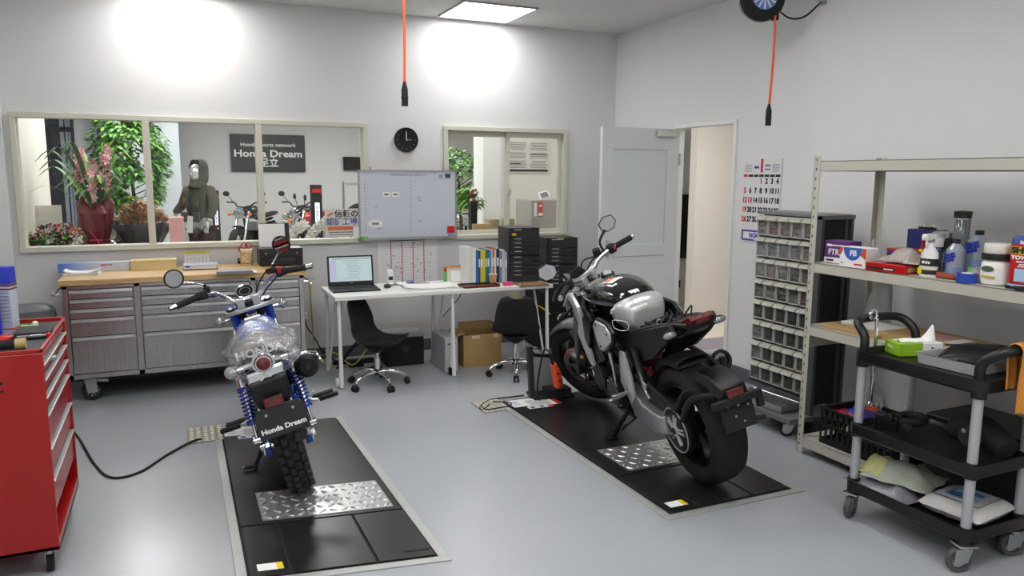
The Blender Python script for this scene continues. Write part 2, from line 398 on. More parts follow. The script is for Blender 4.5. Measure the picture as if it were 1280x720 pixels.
struct(obj('trim_2', fr, bevel=.003))
struct(obj('trim_3', MB().bx((XR, DR[0] + .004, .0), (XR + .065, DR[1] - .004, .008), STEEL)))

# ceiling panel lights
LIGHTM = mt('light_diffuser', 'ffffff', .5, var=0, emit='fffdfb', estr=10.5)
_pl = None
for i, (x, y, lab) in enumerate(((2.49, 6.09, 'square white ceiling panel light close to the back wall, above the sliding window'),
        (.13, 6.09, 'square white ceiling panel light near the back wall, above the long window'),
        (2.49, 3.55, 'square ceiling panel light over the lift of the black motorcycle'), (.13, 3.55, 'square ceiling panel light over the lift of the blue motorcycle'),
        (2.49, 1.0, 'square ceiling panel light over the front of the right half of the room'), (.13, 1.0, 'square ceiling panel light over the front of the left half of the room'),
        (2.49, -1.5, 'square ceiling panel light at the rear of the right half of the room'), (.13, -1.5, 'square ceiling panel light at the rear of the left half of the room'),
        (1.31, 3.9, 'added square fill panel, out of view, over the floor between the two lifts'), (1.31, 1.4, 'added square fill panel, out of view, over the middle of the front of the room'), (1.31, -1.1, 'added square fill panel, out of view, over the middle of the rear of the room'), (-.65, 1.9, 'added square fill panel, out of view, beside the left wall'))):  # last four panels are added unseen fill, easing the wall hot spots
    if _pl is None:
        _pl = thing('ceiling_light', lab, 'ceiling light', (x, y, ZC), group='square panel lights of the workshop')
        obj('frame', MB().bx((-.325, -.325, -.012), (.325, -.305, .002), ALU).bx((-.325, .305, -.012), (.325, .325, .002), ALU).bx((-.325, -.305, -.012), (-.305, .305, .002), ALU).bx((.305, -.305, -.012), (.325, .305, .002), ALU), _pl)
        obj('diffuser', MB().bx((-.305, -.305, -.008), (.305, .305, -.002), LIGHTM), _pl)
    else: dup(_pl, (x, y, ZC), label=lab)

def cable_drop(x, y, z0, z1, lab, bend=0.):
    c = thing('hanging_cable', lab, 'cable', (x, y, z1), group='orange cables hanging from the ceiling reels')
    obj('cord', MB().tube([(bend, 0, z0 - z1), (bend * 1.1 + .004, 0, (z0 - z1) * .6), (0, 0, .125)], .0075, ORANGE, k=8), c)
    obj('connector', MB().lathe([(.0, 0), (.019, 0), (.019, .045), (.022, .047), (.022, .053), (.019, .055), (.019, .095), (.011, .125), (.0075, .14), (0, .14)], (0, 0, 0), (0, 0, 1), BLKM, 14), c)
    return c
cable_drop(1.275, 4.38, 2.62, 1.975, 'orange cable with a black connector hanging in front of the wall clock')
cable_drop(3.655, 4.0, 2.68, 1.915, 'orange cable with a black connector hanging by the wall above the calendar', .01)
def reel(x, y, z, rz, lab):
    r = thing('cable_reel', lab, 'cable reel', (x, y, z), rz, group='black cable reels under the ceiling')
    obj('housing', MB().lathe([(0, -.055), (.1, -.055), (.14, -.045), (.15, -.02), (.15, .02), (.14, .045), (.1, .055), (0, .055)], (0, 0, 0), (0, 1, 0), BLKM, 32), r)
    obj('rim_band', MB().torus((0, 0, 0), (0, 1, 0), .15, .007, STEEL, 32, 6), r)
    b = MB().cyl((0, -.056, 0), (0, -.059, 0), .085, mt('reel_blue', '5f7cc0', .5), n=28)
    for k in range(12): a = k * PI / 6; b.box((.055 * math.cos(a), -.06, .055 * math.sin(a)), (.05, .003, .009), WHITE, rot=(0, -a, 0))
    obj('badge', b, r)
    obj('bracket', MB().box((0, 0, .16), (.05, .13, .012), DKMET).box((0, .062, .08), (.05, .008, .17), DKMET).box((0, -.062, .08), (.05, .008, .17), DKMET).cyl((0, 0, .16), (0, 0, ZC - z), .014, DKMET), r)
    obj('cord_guide', MB().box((.09, 0, -.12), (.05, .045, .04), BLKM), r, bevel=.006)
    return r
reel(3.60, 4.06, 2.735, -.35, 'black round cable reel with a blue and white badge hanging near the right wall')
reel(1.24, 4.40, 2.76, -.35, 'black round cable reel hanging from the ceiling between the two lifts')
pc = MB().tube([(3.70, 4.06, 2.70), (3.80, 4.02, 2.62), (3.90, 3.98, 2.63), (3.985, 3.93, 2.72)], .006, BLKM, k=6)
tag(obj('power_cable', pc), 'thin black cable looping from the ceiling reel to the right wall', 'cable')
ho = MB().box((4.0, 3.93, 2.74), (.012, .05, .07), STEEL).tube([(3.995, 3.93, 2.76), (3.96, 3.93, 2.78), (3.95, 3.93, 2.74), (3.97, 3.93, 2.71)], .006, STEEL, k=4)
tag(obj('wall_hook', ho), 'small steel hook screwed high on the right wall, holding a thin black cable', 'hook')

# wall clock
ck = thing('wall_clock', 'round black wall clock showing three o\'clock, between the two windows', 'clock', (1.893, YB, 1.878), kind=None)
ck['label'] = 'round black wall clock with white hands between the two windows'
obj('case', MB().lathe([(0, 0), (.1, 0), (.105, -.005), (.105, -.03), (.098, -.036), (.094, -.03), (.094, -.02), (0, -.02)], (0, 0, 0), (0, 1, 0), BLKM, 40), ck)
mk = MB()
for k in range(12):
    a = k * PI / 6; mk.box((.078 * math.sin(a), -.022, .078 * math.cos(a)), (.006, .002, .012), INKG, rot=(0, a, 0))
obj('hour_marks', mk, ck)
obj('hour_hand', MB().box((.022, -.025, 0), (.05, .002, .005), mt('hand_grey', '9a9a9a', .5)), ck)
obj('minute_hand', MB().box((0, -.027, .032), (.006, .002, .075), WHITE), ck)

# whiteboard
P0 = (1.457, 1.03); wbx0, wbx1, wbz0, wbz1 = 1.462, 2.33, 1.03, 1.612
wb = thing('whiteboard', 'monthly schedule whiteboard hanging over the gap between the windows', 'whiteboard', ((wbx0 + wbx1) / 2, YB - .05, (wbz0 + wbz1) / 2))
w, h = wbx1 - wbx0, wbz1 - wbz0
obj('board', MB().box((0, 0, 0), (w, .018, h), mt('board_white', 'ccd3dc', .25, var=.01)), wb)
obj('rim', MB().box((0, -.004, h / 2), (w + .02, .026, .012), ALU).box((0, -.004, -h / 2), (w + .02, .026, .012), ALU).box((w / 2, -.004, 0), (.012, .026, h), ALU).box((-w / 2, -.004, 0), (.012, .026, h), ALU), wb)
obj('pen_tray', MB().box((0, -.035, -h / 2 - .004), (w * .96, .06, .006), ALU).box((0, -.064, -h / 2 + .004), (w * .96, .004, .02), ALU), wb)
gl = MB(); gm = mt('ruled_line', 'a9afbb', .8)
for k in range(17): gl.box((.01, -.0095, h / 2 - .075 - k * .0285), (w - .08, .001, .0012), gm)
for x in (-.36, .03): gl.box((x, -.0095, -.03), (.0012, .001, h - .12), gm)
obj('ruled_grid', gl, wb)
dt = MB()
for k in range(16):
    for x in (-.385, .015): dt.box((x, -.0098, h / 2 - .09 - k * .0285), (.008, .001, .009), INKG)
obj('day_numbers', dt, wb)
text('lettering', 'MONTHLY SCHEDULE', .026, INKG, wb, FRONT(.0, -.0102, h / 2 - .036), sx=1.25)
obj('wall_hook', MB().box((-.33, .01, h / 2 + .018), (.012, .02, .03), STEEL).box((.33, .01, h / 2 + .018), (.012, .02, .03), STEEL), wb)
hw = mt('marker_blue', '7fa4d8', .7)
hb = MB()
for x, z, q in ((.08, .06, .05), (.085, .04, .04), (.09, -.14, .045), (-.3, -.02, .04), (-.28, -.2, .05)):
    for k in range(3): hb.box((x + k * .012, -.0099, z + random.uniform(-.006, .006)), (.009, .001, .012), hw, rot=(0, random.uniform(-.6, .6), 0))
obj('handwriting', hb, wb)
def magnet(x, z, w_, h_, m, lab, nm='magnet'):
    return tag(obj(nm, MB().box((0, 0, 0), (w_, .006, h_), m), loc=((wbx0 + wbx1) / 2 + x, YB - .063, (wbz0 + wbz1) / 2 + z), bevel=.001), lab, 'magnet')
magnet(.36, h / 2 - .04, .05, .034, mt('magnet_dark', '3c4350', .6), 'dark rectangular magnet at the upper corner of the schedule whiteboard')
magnet(.295, h / 2 - .045, .035, .03, GREYP, 'grey slanted magnet near the upper corner of the schedule whiteboard')
magnet(.385, -h / 2 + .065, .068, .062, REDP, 'square red magnet at the lower corner of the schedule whiteboard')
magnet(.385, -h / 2 + .024, .05, .026, hw, 'pale blue magnet under the square red magnet on the whiteboard')
for k, (x, z) in enumerate(((-.2, .09), (-.12, .09))):
    t_ = thing('magnet_clip', ('upper pale note magnet' if k == 0 else 'upper pale note magnet standing second in its pair') + ' on the schedule whiteboard', 'magnet', ((wbx0 + wbx1) / 2 + x, YB - .062, (wbz0 + wbz1) / 2 + z), group='pair of pale note magnets on the whiteboard')
    t_['label'] = 'pale note magnet, one of a pair high on the whiteboard'
    obj('plate', MB().box((0, 0, 0), (.06, .005, .042), PAPER), t_); obj('print', MB().box((0, -.003, 0), (.036, .001, .016), INKG), t_)
t_ = thing('magnet_clip', 'white cloud shaped note magnet low on the schedule whiteboard', 'magnet', ((wbx0 + wbx1) / 2 - .30, YB - .062, (wbz0 + wbz1) / 2 - .16))
obj('plate', MB().prism([(.065 * math.cos(a * PI / 8), .035 * math.sin(a * PI / 8)) for a in range(16)], -.003, .003, PAPER, 'xz'), t_); obj('print', MB().box((0, -.004, 0), (.06, .001, .018), INKG), t_)
def marker(x, m, lab):
    o = thing('marker_pen', lab, 'pen', (wbx0 + x, YB - .088, wbz0 + .004), group=None)
    obj('barrel', MB().cyl((0, 0, 0), (.06, 0, 0), .007, WHITE, n=10), o); obj('cap', MB().cyl((.06, 0, 0), (.09, 0, 0), .0078, m, n=10), o); return o
marker(.10, INK, 'black marker pen on the whiteboard tray'); marker(.16, REDP, 'red marker pen on the whiteboard tray')
# paper pinned beside the board, eraser
tag(obj('eraser', MB().box((wbx0 + .03, YB - .085, wbz0 + .008), (.06, .03, .03), GREENP), bevel=.004), 'small green eraser at the end of the whiteboard tray', 'eraser')
nt_ = tag(obj('paper_note', MB().box((wbx0 - .02, YB - .055, wbz0 + .06), (.075, .002, .10), PAPER)), 'small white note hanging at the lower corner of the whiteboard nearest the poster', 'note')
# printed year plan under the board
px0, px1 = at(472, 325, 1, YB).x, at(546, 325, 1, YB).x; pz1, pz0 = at(510, 299, 1, YB).z, at(510, 356, 1, YB).z
yp = thing('wall_planner', 'white printed planner with pink vertical columns taped under the whiteboard', 'poster', ((px0 + px1) / 2, YB - .003, (pz0 + pz1) / 2))
w, h = px1 - px0, pz1 - pz0
obj('sheet', MB().box((0, 0, 0), (w, .002, h), mt('planner_paper', 'f2f0f1', .85)), yp)
g = MB(); pk = mt('planner_pink', 'd94d76', .8)
for k in range(4): g.box((-w * .28 + k * w * .185, -.0015, 0), (.008, .001, h * .9), pk)
for k in range(15): g.box((0, -.0013, h * .44 - k * h * .062), (w * .84, .001, .0016), mt('planner_line', 'b9aeb4', .8))
for k in range(26): g.box((random.uniform(-.4, .4) * w, -.0017, random.uniform(-.42, .42) * h), (.012, .001, .008), random.choice([pk, INKG, INKG]))
obj('printed_grid', g, yp)
obj('printed_title', MB().box((0, -.0015, h * .475), (w * .6, .001, .008), INKG), yp)
# poster standing in the window
a, b = at(404, 264, 1, YB - .035), at(447, 298, 1, YB - .035)
ps = thing('window_poster', 'white poster with Japanese words over an orange band, standing in the window by the whiteboard', 'poster', ((a.x + b.x) / 2 + .01, YB - .045, (a.z + b.z) / 2 + .02))
w, h = b.x - a.x, a.z - b.z
obj('sheet', MB().box((0, 0, 0), (w, .003, h), mt('poster_paper', 'd6d2cb', .8)), ps)
obj('orange_band', MB().box((.01, -.002, -h * .2), (w * .92, .001, h * .13), mt('poster_orange', 'd3713f', .8)), ps)
obj('orange_emblem', MB().box((-w * .34, -.002, h * .3), (.05, .001, .02), mt('poster_orange2', 'd98a5c', .8), rot=(0, -.5, 0)), ps)
text('lettering', '信頼の', .068, INK, ps, FRONT(w * .14, -.0025, h * .3), bold=.0012)
text('lettering', '認証工場', .066, mt('poster_blue', '4a5f9a', .8), ps, FRONT(0, -.0025, h * .02), bold=.0012)
obj('small_print', MB().box((0, -.002, -h * .34), (w * .8, .001, .008), INKG).box((0, -.002, -h * .43), (w * .8, .001, .006), INKG), ps)

# dark sliding door in the left wall, only its edge shows
dd = thing('door_2', 'dark framed door in the left wall', 'door', (XL, 5.3, 0), kind='structure'); del dd['category']
obj('leaf', MB().bx((0, -.5, .0), (.03, .45, 2.0), mt('door_dark', '1e1f22', .4)), dd, bevel=.003)
obj('lever_handle', MB().cyl((.03, -.4, 1.), (.07, -.4, 1.), .01, STEEL).cyl((.07, -.4, 1.), (.07, -.28, 1.), .009, STEEL), dd)
obj('frame', MB().bx((-.01, .45, 0), (.045, .5, 2.05), WHITE).bx((-.01, -.55, 0), (.045, -.5, 2.05), WHITE).bx((-.01, -.55, 2.0), (.045, .5, 2.05), WHITE), dd)
# ------------------------------------------------------------------ steel workbench
def castor(name, parent, loc, r=.055, w=.028, m=BLKM, hub=STEEL, rz=0., h=None, spokes=0, lab=None):
    """swivel wheel: fork plate on top, wheel, hub"""
    h = h or r * 2.35
    o = bpy.data.objects.new(name, None)
    COL.objects.link(o); o.parent = parent; o.location = loc; o.rotation_euler = (0, 0, rz)
    # everything measured from the floor (z = 0)
    f = MB().box((0, 0, h - .004), (w * 2.6, w * 2.9, .008), hub).cyl((0, 0, h - .03), (0, 0, h - .006), w * .75, hub, n=14)
    for s in (-1, 1): f.prism([(-.012, r * .8), (.03 + r * .3, r * .8), (.03 + r * .2, h - .02), (-.03, h - .02)], s * (w * .5 + .003) - .0015, s * (w * .5 + .003) + .0015, hub, 'yz')
    obj('fork', f, o, bevel=.001)
    y = r * .35
    wh = obj('wheel', MB().lathe([(r * .62, -w / 2), (r * .94, -w / 2), (r, -w * .3), (r, w * .3), (r * .94, w / 2), (r * .62, w / 2)], (0, y, r), (1, 0, 0), m, 24, closed=True), o)
    hb = MB()
    if spokes:
        hb.torus((0, y, r), (1, 0, 0), r * .66, r * .06, hub, 24, 6, .8 * w / r).cyl((-w * .55, y, r), (w * .55, y, r), r * .25, hub)
        for k in range(spokes):
            a = 2 * PI * k / spokes; hb.cyl((0, y + math.cos(a) * r * .2, r + math.sin(a) * r * .2), (0, y + math.cos(a) * r * .64, r + math.sin(a) * r * .64), r * .07, hub, n=6)
    else: hb.lathe([(0, -w * .56), (r * .2, -w * .56), (r * .25, -w * .3), (r * .62, -w * .3), (r * .62, w * .3), (r * .25, w * .3), (r * .2, w * .56), (0, w * .56)], (0, y, r), (1, 0, 0), hub if m != BLKM or hub != DKMET else hub, 20)
    obj('hub', hb, o)
    return o
CX0, CX1, CY0, CY1, CZ0, CZT = -.705, .885, 5.82, 6.42, .175, .865
wbn = thing('workbench_cabinet', 'long brushed steel drawer cabinet on castors with a maple worktop', 'tool cabinet', ((CX0 + CX1) / 2, (CY0 + CY1) / 2, 0))
ox, oy = (CX0 + CX1) / 2, (CY0 + CY1) / 2; hw_, hd_ = (CX1 - CX0) / 2, (CY1 - CY0) / 2
cols = [(-hw_ + .035, -hw_ + .435), (-hw_ + .475, hw_ - .385), (hw_ - .345, hw_ - .035)]
body = MB()
body.bx((-hw_, -hd_ + .03, CZ0), (hw_, hd_, CZT - .04), BRUSHED)
for x0, x1 in ((-hw_, cols[0][0]), (cols[0][1], cols[1][0]), (cols[1][1], cols[2][0]), (cols[2][1], hw_)): body.bx((x0, -hd_, CZ0), (x1, -hd_ + .03, CZT - .04), BRUSHED)
body.bx((-hw_, -hd_, CZT - .065), (hw_, -hd_ + .03, CZT - .04), BRUSHED).bx((-hw_, -hd_, CZ0), (hw_, -hd_ + .03, CZ0 + .035), BRUSHED)
obj('body', body, wbn, bevel=.003)
obj('worktop', MB().bx((-hw_ - .02, -hd_ - .015, CZT - .04), (hw_ + .02, hd_ + .01, CZT), WOOD), wbn, bevel=.005)
rows = [(.735, .795), (.668, .731), (.60, .664), (.475, .596), (.215, .471)]
for x0, x1 in cols:
    for z0, z1 in rows:
        d = obj('drawer', MB().bx((x0 + .004, -hd_ - .008, z0), (x1 - .004, -hd_ + .2, z1), BRUSHED), wbn, bevel=.002)
        obj('handle', MB().box(((x0 + x1) / 2, -hd_ - .022, z1 - .014), (x1 - x0 - .02, .026, .014), PULL).box(((x0 + x1) / 2, -hd_ - .012, z1 - .004), (x1 - x0 - .02, .02, .006), PULL), d, bevel=.004)
for s in (-1, 1):
    x = s * hw_
    obj('side_handle', MB().tube([(x, -hd_ + .08, .76), (x + s * .055, -hd_ + .08, .76), (x + s * .06, -hd_ + .1, .76), (x + s * .06, hd_ - .1, .76), (x + s * .055, hd_ - .08, .76), (x, hd_ - .08, .76)], .011, CHROME, k=3), wbn)
for sx in (-1, 1):
    for sy in (-1, 1): castor('castor', wbn, (sx * (hw_ - .11), sy * (hd_ - .09), 0), .070, .034, BLKM, ALU, rz=-1.35 - (sx > 0) * .5, h=CZ0, spokes=10)
obj('castor_brake', MB().box((-hw_ + .20, -hd_ + .05, .15), (.075, .05, .02), ALU, rot=(0, .12, 0)), wbn, bevel=.004)
obj('power_strip', MB().box((hw_ + .012, -hd_ + .25, .55), (.02, .05, .3), BLKM).box((hw_ + .035, -hd_ + .22, .47), (.03, .03, .05), WHITE), wbn, bevel=.004)
TZ = CZT
def on_bench(px, py, dy=0.):  # point of the worktop seen at a photo pixel
    p = at(px, py, 2, TZ); return p
# blue and white long carton
c = MB(); p0, p1 = at(73, 341, 1, 6.3), at(163, 341, 1, 6.3)
bxl = thing('long_carton', 'long narrow blue and white carton lying on the maple worktop', 'box', ((p0.x + p1.x) / 2, 6.33, TZ)); L_ = p1.x - p0.x
gr = bpy.data.materials.new('blue_fade_print'); gr.use_nodes = True; nt = gr.node_tree; b_ = nt.nodes['Principled BSDF']; tcn = nt.nodes.new('ShaderNodeTexCoord'); sp = nt.nodes.new('ShaderNodeSeparateXYZ'); cr = nt.nodes.new('ShaderNodeValToRGB'); mr = nt.nodes.new('ShaderNodeMapRange')
nt.links.new(tcn.outputs['Object'], sp.inputs[0]); nt.links.new(sp.outputs[0], mr.inputs[0]); mr.inputs[1].default_value = -L_ / 2; mr.inputs[2].default_value = L_ / 2
nt.links.new(mr.outputs[0], cr.inputs[0]); nt.links.new(cr.outputs[0], b_.inputs['Base Color']); b_.inputs['Roughness'].default_value = .35
cr.color_ramp.elements[0].color = lin(rgb('4a7fd6')) + (1,); cr.color_ramp.elements[1].position = .62; cr.color_ramp.elements[1].color = lin(rgb('c9cfdf')) + (1,)
obj('carton', MB().box((0, 0, .033), (L_, .09, .065), gr), bxl, bevel=.003)
obj('printed_words', MB().box((L_ * .12, -.0455, .045), (.03, .001, .01), REDP).box((L_ * .2, -.0455, .045), (.05, .001, .008), INKG), bxl)
# papers
def paper(name, px, py, w, d, lab, cat='paper', rz=0., n=1, m=PAPER, z=TZ, th=.004, curl=.0, loc=None, group=None):
    p = loc or at(px, py, 2, z); mb = MB()
    for k in range(n): mb.box((random.uniform(-.004, .004), random.uniform(-.004, .004), th * (k + .5)), (w, d, th * .8), m, rot=(0, 0, random.uniform(-.05, .05)))
    if curl: mb.sheet(lambda u, v: ((u - .5) * w, (v - .5) * d, th * n + curl * (abs(u - .5) * 2) ** 3), 10, 3, m)
    return tag(obj(name, mb, loc=(p[0], p[1], z + .0005), rot=(0, 0, rz)), lab, cat, group)
paper('paper_stack', 103, 343, .22, .15, 'white papers with curling edges at the end of the maple worktop', n=3, th=.006, curl=.02)
p0, p1 = at(164, 340, 1, 6.27), at(221, 340, 1, 6.27)
cb = thing('cream_box', 'flat cream coloured box with a thin dark lid line on the maple worktop', 'box', ((p0.x + p1.x) / 2, 6.32, TZ)); L_ = p1.x - p0.x
YELB = mt('cream_box_card', 'd8c795', .7)
obj('body', MB().box((0, 0, .03), (L_, .13, .06), YELB), cb, bevel=.002); obj('lid', MB().box((0, 0, .066), (L_ + .006, .136, .012), YELB), cb, bevel=.002)
# desk calendar leaning at wall
p0, p1, p2 = at(231, 333, 1, 6.39), at(262, 333, 1, 6.39), at(231, 314, 1, 6.39)
dc = thing('desk_calendar', 'small standing calendar with a yellow-green header on the worktop', 'calendar', ((p0.x + p1.x) / 2, 6.385, TZ)); w = p1.x - p0.x; h = p2.z - TZ
obj('sheet', MB().box((0, 0, h / 2), (w, .012, h), PAPER, rot=(-.06, 0, 0)), dc); obj('header', MB().box((0, -.012, h * .93), (w, .006, h * .16), mt('header_yellow', 'b5a83a', .6), rot=(-.06, 0, 0)), dc)
g = MB()
for k in range(6): g.box((-w * .4 + k * w * .16, -.0075, h * .42), (.0015, .001, h * .7), INKG)
for k in range(5): g.box((0, -.0078, h * .12 + k * h * .15), (w * .85, .001, .0012), INKG)
obj('printed_grid', g, dc)
# binders lying flat
p0, p1 = at(226, 341, 1, 6.17), at(269, 341, 1, 6.17)
bd = thing('ring_binder', 'pale grey binder with a blue label lying flat in front of the standing calendar', 'binder', ((p0.x + p1.x) / 2 + .02, 6.2, TZ), -.05); w = p1.x - p0.x
obj('cover', MB().box((0, 0, .004), (w, .2, .006), mt('binder_navy', '2a2f55', .5)).box((0, 0, .034), (w, .2, .005), mt('binder_pale', 'aab0c4', .4)).box((0, .098, .019), (w, .005, .035), mt('binder_pale2', 'b6bccb', .4)), bd, bevel=.002)
obj('pages', MB().box((.0, -.004, .019), (w * .95, .18, .024), PAPER), bd); obj('blue_label', MB().box((-w * .36, -.1005, .026), (.03, .001, .011), BLUEP), bd)
paper('document_folder', 293, 341, .24, .16, 'thin grey document folders beside the flat binder', n=3, m=mt('folder_grey', '8b8d92', .5), th=.007, cat='folder')
paper('paper_sheet', 311, 340, .1, .12, 'single white sheet lying in front of the black printer', th=.003)
p = at(303, 334, 1, 6.33)
tp = thing('tape_reel', 'small black and yellow tape roll standing on the grey folders', 'tape', (p.x, 6.33, TZ + .03))
obj('roll', MB().lathe([(.02, -.02), (.034, -.02), (.034, .02), (.02, .02)], (0, 0, .0), (0, 0, 1), BLKM, 20, closed=True), tp); obj('label', MB().box((0, -.035, .012), (.05, .002, .008), YEL), tp)
# small gilt ornament (a plain gift jar stands where a figure stands)
p = at(309, 334, 1, 6.28)
gj = thing('gift_ornament', 'small cream and gold ornament with red loops beside the black printer', 'ornament', (p.x, 6.28, TZ))
GOLD = mt('gilt', 'c9a268', .3, .6); ROSE = mt('rose_enamel', 'a83f48', .35)
obj('pot', MB().lathe([(0, 0), (.042, 0), (.047, .02), (.044, .1), (.05, .125), (.044, .13), (0, .13)], (0, 0, 0), (0, 0, 1), mt('ornament_cream', 'e2d2b0', .35), 8), gj, bevel=.002)
g = MB().torus((0, 0, .02), (0, 0, 1), .047, .005, GOLD, 8, 6).torus((0, 0, .1), (0, 0, 1), .047, .005, GOLD, 8, 6)
for s in (-1, 1): g.tube([(s * .035, -.036, .1), (0, -.048, .05), (-s * .035, -.036, .03)], .004, GOLD)
obj('gilt_bands', g, gj)
obj('red_loops', MB().torus((-.016, 0, .155), (0, 1, 0), .022, .005, ROSE, 18, 6).torus((.016, 0, .155), (0, 1, 0), .022, .005, ROSE, 18, 6).tube([(-.05, 0, .11), (-.058, 0, .14), (-.05, 0, .15)], .006, ROSE), gj)
# printer
p0, p1 = at(324, 337, 1, 6.16), at(381, 337, 1, 6.16)
pr_ = thing('inkjet_printer', 'black inkjet printer with white paper in its rear feeder, at the end of the worktop', 'printer', ((p0.x + p1.x) / 2 - .005, 6.24, TZ)); w = p1.x - p0.x - .02; hh = .135
obj('body', MB().box((0, 0, hh / 2 + .004), (w, .22, hh), BLK).box((0, -.02, .004), (w * .9, .16, .008), BLK), pr_, bevel=.012, seg=3)
obj('front_panel', MB().box((0, -.1115, hh * .75), (w * .92, .004, hh * .34), BLKG), pr_, bevel=.002); obj('output_slot', MB().box((0, -.112, hh * .33), (w * .62, .004, .03), DKGREY).box((0, -.13, .02), (w * .5, .05, .012), BLK), pr_, bevel=.002)
bt = MB()
for k in range(7): bt.cyl((-w * .2 + k * .02, -.113, hh * .62), (-w * .2 + k * .02, -.116, hh * .62), .004, GREYP, n=8)
obj('button', MB().cyl((-w * .36, -.113, hh * .74), (-w * .36, -.1165, hh * .74), .008, GREYP, n=12), pr_); obj('button', MB().cyl((w * .36, -.113, hh * .74), (w * .36, -.1165, hh * .74), .006, GREYP, n=12), pr_)
obj('paper_support', MB().box((-.025, .085, hh + .09), (.235, .006, .2), BLK, rot=(-.12, 0, 0)), pr_, bevel=.003)
obj('paper', MB().box((-.045, .074, hh + .085), (.2, .004, .2), PAPER, rot=(-.12, 0, 0)), pr_)

# ------------------------------------------------------------------ desk
DX0, DX1, DY0, DY1, DZ = 1.05, 2.83, 5.48, 6.06, .695
dk = thing('office_desk', 'long white desk on slim white A-shaped legs under the whiteboard', 'desk', ((DX0 + DX1) / 2, (DY0 + DY1) / 2, 0)); hx, hy = (DX1 - DX0) / 2, (DY1 - DY0) / 2
DW = mt('desk_white', 'e2e2df', .4, var=.02)
obj('desktop', MB().box((0, 0, DZ - .015), (hx * 2, hy * 2, .03), DW), dk, bevel=.004)
obj('crossbar', MB().box((0, .3, DZ - .05), (hx * 2 - .2, .03, .03), DW), dk)
for x in (-hx + .035, 0.03, hx - .035):
    for s in (-1, 1):
        l = obj('leg', MB().cyl((x, s * (hy - .02), .01), (x, s * (hy - .05), DZ - .03), .016, DW, r1=.013, n=12).cyl((x, s * (hy - .08), .05), (x + (.05 if x < .5 else -.05), s * (hy - .2), DZ - .03), .009, DW, n=10), dk)
        if x < 0 and s < 0: obj('castor_wheel', MB().cyl((x - .03, s * (hy - .08), .035), (x - .01, s * (hy - .08), .035), .034, WHITE, n=20), l)
        elif s < 0: obj('foot', MB().box((x, s * (hy - .08), .03), (.04, .05, .06), BLKM), l, bevel=.005)
# laptop
p0, p1 = at(414, 362, 2, DZ), at(475, 361, 2, DZ)
lp = thing('laptop', 'open black laptop with a lit pale screen on the desk', 'laptop', (1.262, 5.80, DZ), -.04); w = .36
obj('base', MB().prism([(-.13, .002), (.125, .002), (.125, .02), (-.13, .013)], -w / 2, w / 2, BLK, 'yz'), lp, bevel=.003)
kb = MB()
for r in range(5):
    for k in range(14): kb.box((-.15 + k * .0215, -.03 + r * .022, .0185 + r * .0004), (.017, .017, .003), DKGREY)
obj('keyboard', kb, lp); obj('touchpad', MB().box((-.01, -.085, .0165), (.09, .05, .002), DKGREY), lp)
sc_ = bpy.data.objects.new('screen_lid', None); COL.objects.link(sc_); sc_.parent = lp; sc_.location = (0, .125, .02); sc_.rotation_euler = (-.16, 0, 0)
obj('lid_shell', MB().box((0, .004, .115), (w, .008, .235), BLK), sc_, bevel=.004)
scr = mt('screen_glow', '202020', .3, var=0, emit='c4dcdc', estr=.6); scrs = mt('screen_side', '202020', .3, var=0, emit='b8b4d8', estr=.7); scrt = mt('screen_bar', '202020', .3, var=0, emit='8ea4a8', estr=.45)
obj('display', MB().box((0, -.0008, .125), (w - .03, .002, .19), scr), sc_)
ui = MB().box((-.135, -.0022, .12), (.045, .001, .16), scrs).box((.01, -.0022, .208), (.3, .001, .006), scrt)
for k in range(9): ui.box((.03 - random.uniform(0, .03), -.0022, .19 - k * .017), (random.uniform(.08, .2), .001, .003), scrt)
obj('window_graphics', ui, sc_); obj('maker_badge', MB().box((0, -.0012, .017), (.022, .001, .006), GREYP), sc_)
tag(obj('computer_mouse', MB().sph((0, 0, .012), (.03, .045, .018), BLK), loc=(1.525, 5.80, DZ + .003), rot=(0, 0, -.4)), 'black computer mouse beside the laptop', 'computer mouse')
cz = thing('cleaning_cloth_tube', 'crumpled white tissue with a blue tip beyond the computer mouse', 'tissue', (1.66, 5.93, DZ), .1)
obj('tissue', MB().sheet(lambda u, v: ((u - .5) * .17, (v - .5) * .08, .012 + .012 * math.sin(u * 9) * math.cos(v * 5)), 14, 6, PAPER), cz, solid=.002); obj('blue_tip', MB().box((.09, 0, .016), (.05, .05, .024), mt('tip_blue', '4a6fb0', .5)), cz, bevel=.006)
cz.name = 'crumpled_tissue'
bs = thing('bottle_stand', 'small white stand with a black square display on the desk', 'timer', (1.60, 6.00, DZ)); bs.name = 'desk_timer'
obj('body', MB().box((0, 0, .06), (.05, .04, .12), WHITE), bs, bevel=.01); obj('display', MB().box((0, -.021, .05), (.035, .002, .03), INK), bs)
paper('paper_stack', 521, 357, .4, .26, 'loose white papers spread on the middle of the desk', n=4, z=DZ, th=.003, curl=.012, loc=(1.83, 5.70), rz=-.1)
paper('paper_sheet', 495, 361, .2, .15, 'grey clipboard under the loose papers on the desk', n=2, z=DZ, m=mt('board_grey', '9a9a9a', .6), loc=(1.80, 5.90), rz=.1)
# red-black tray
ty = thing('pen_tray', 'shallow black tray with a red rim on the desk in front of the standing folders', 'tray', (2.22, 5.60, DZ), -.02)
obj('base', MB().box((0, 0, .006), (.30, .16, .01), BLK), ty, bevel=.004); obj('rim', MB().box((0, -.08, .014), (.30, .01, .012), mt('tray_red', '7a1a1a', .4)).box((0, .08, .014), (.30, .01, .012), BLK).box((.15, 0, .014), (.01, .16, .012), BLK).box((-.15, 0, .014), (.01, .16, .012), mt('tray_red', '7a1a1a', .4)), ty, bevel=.003)
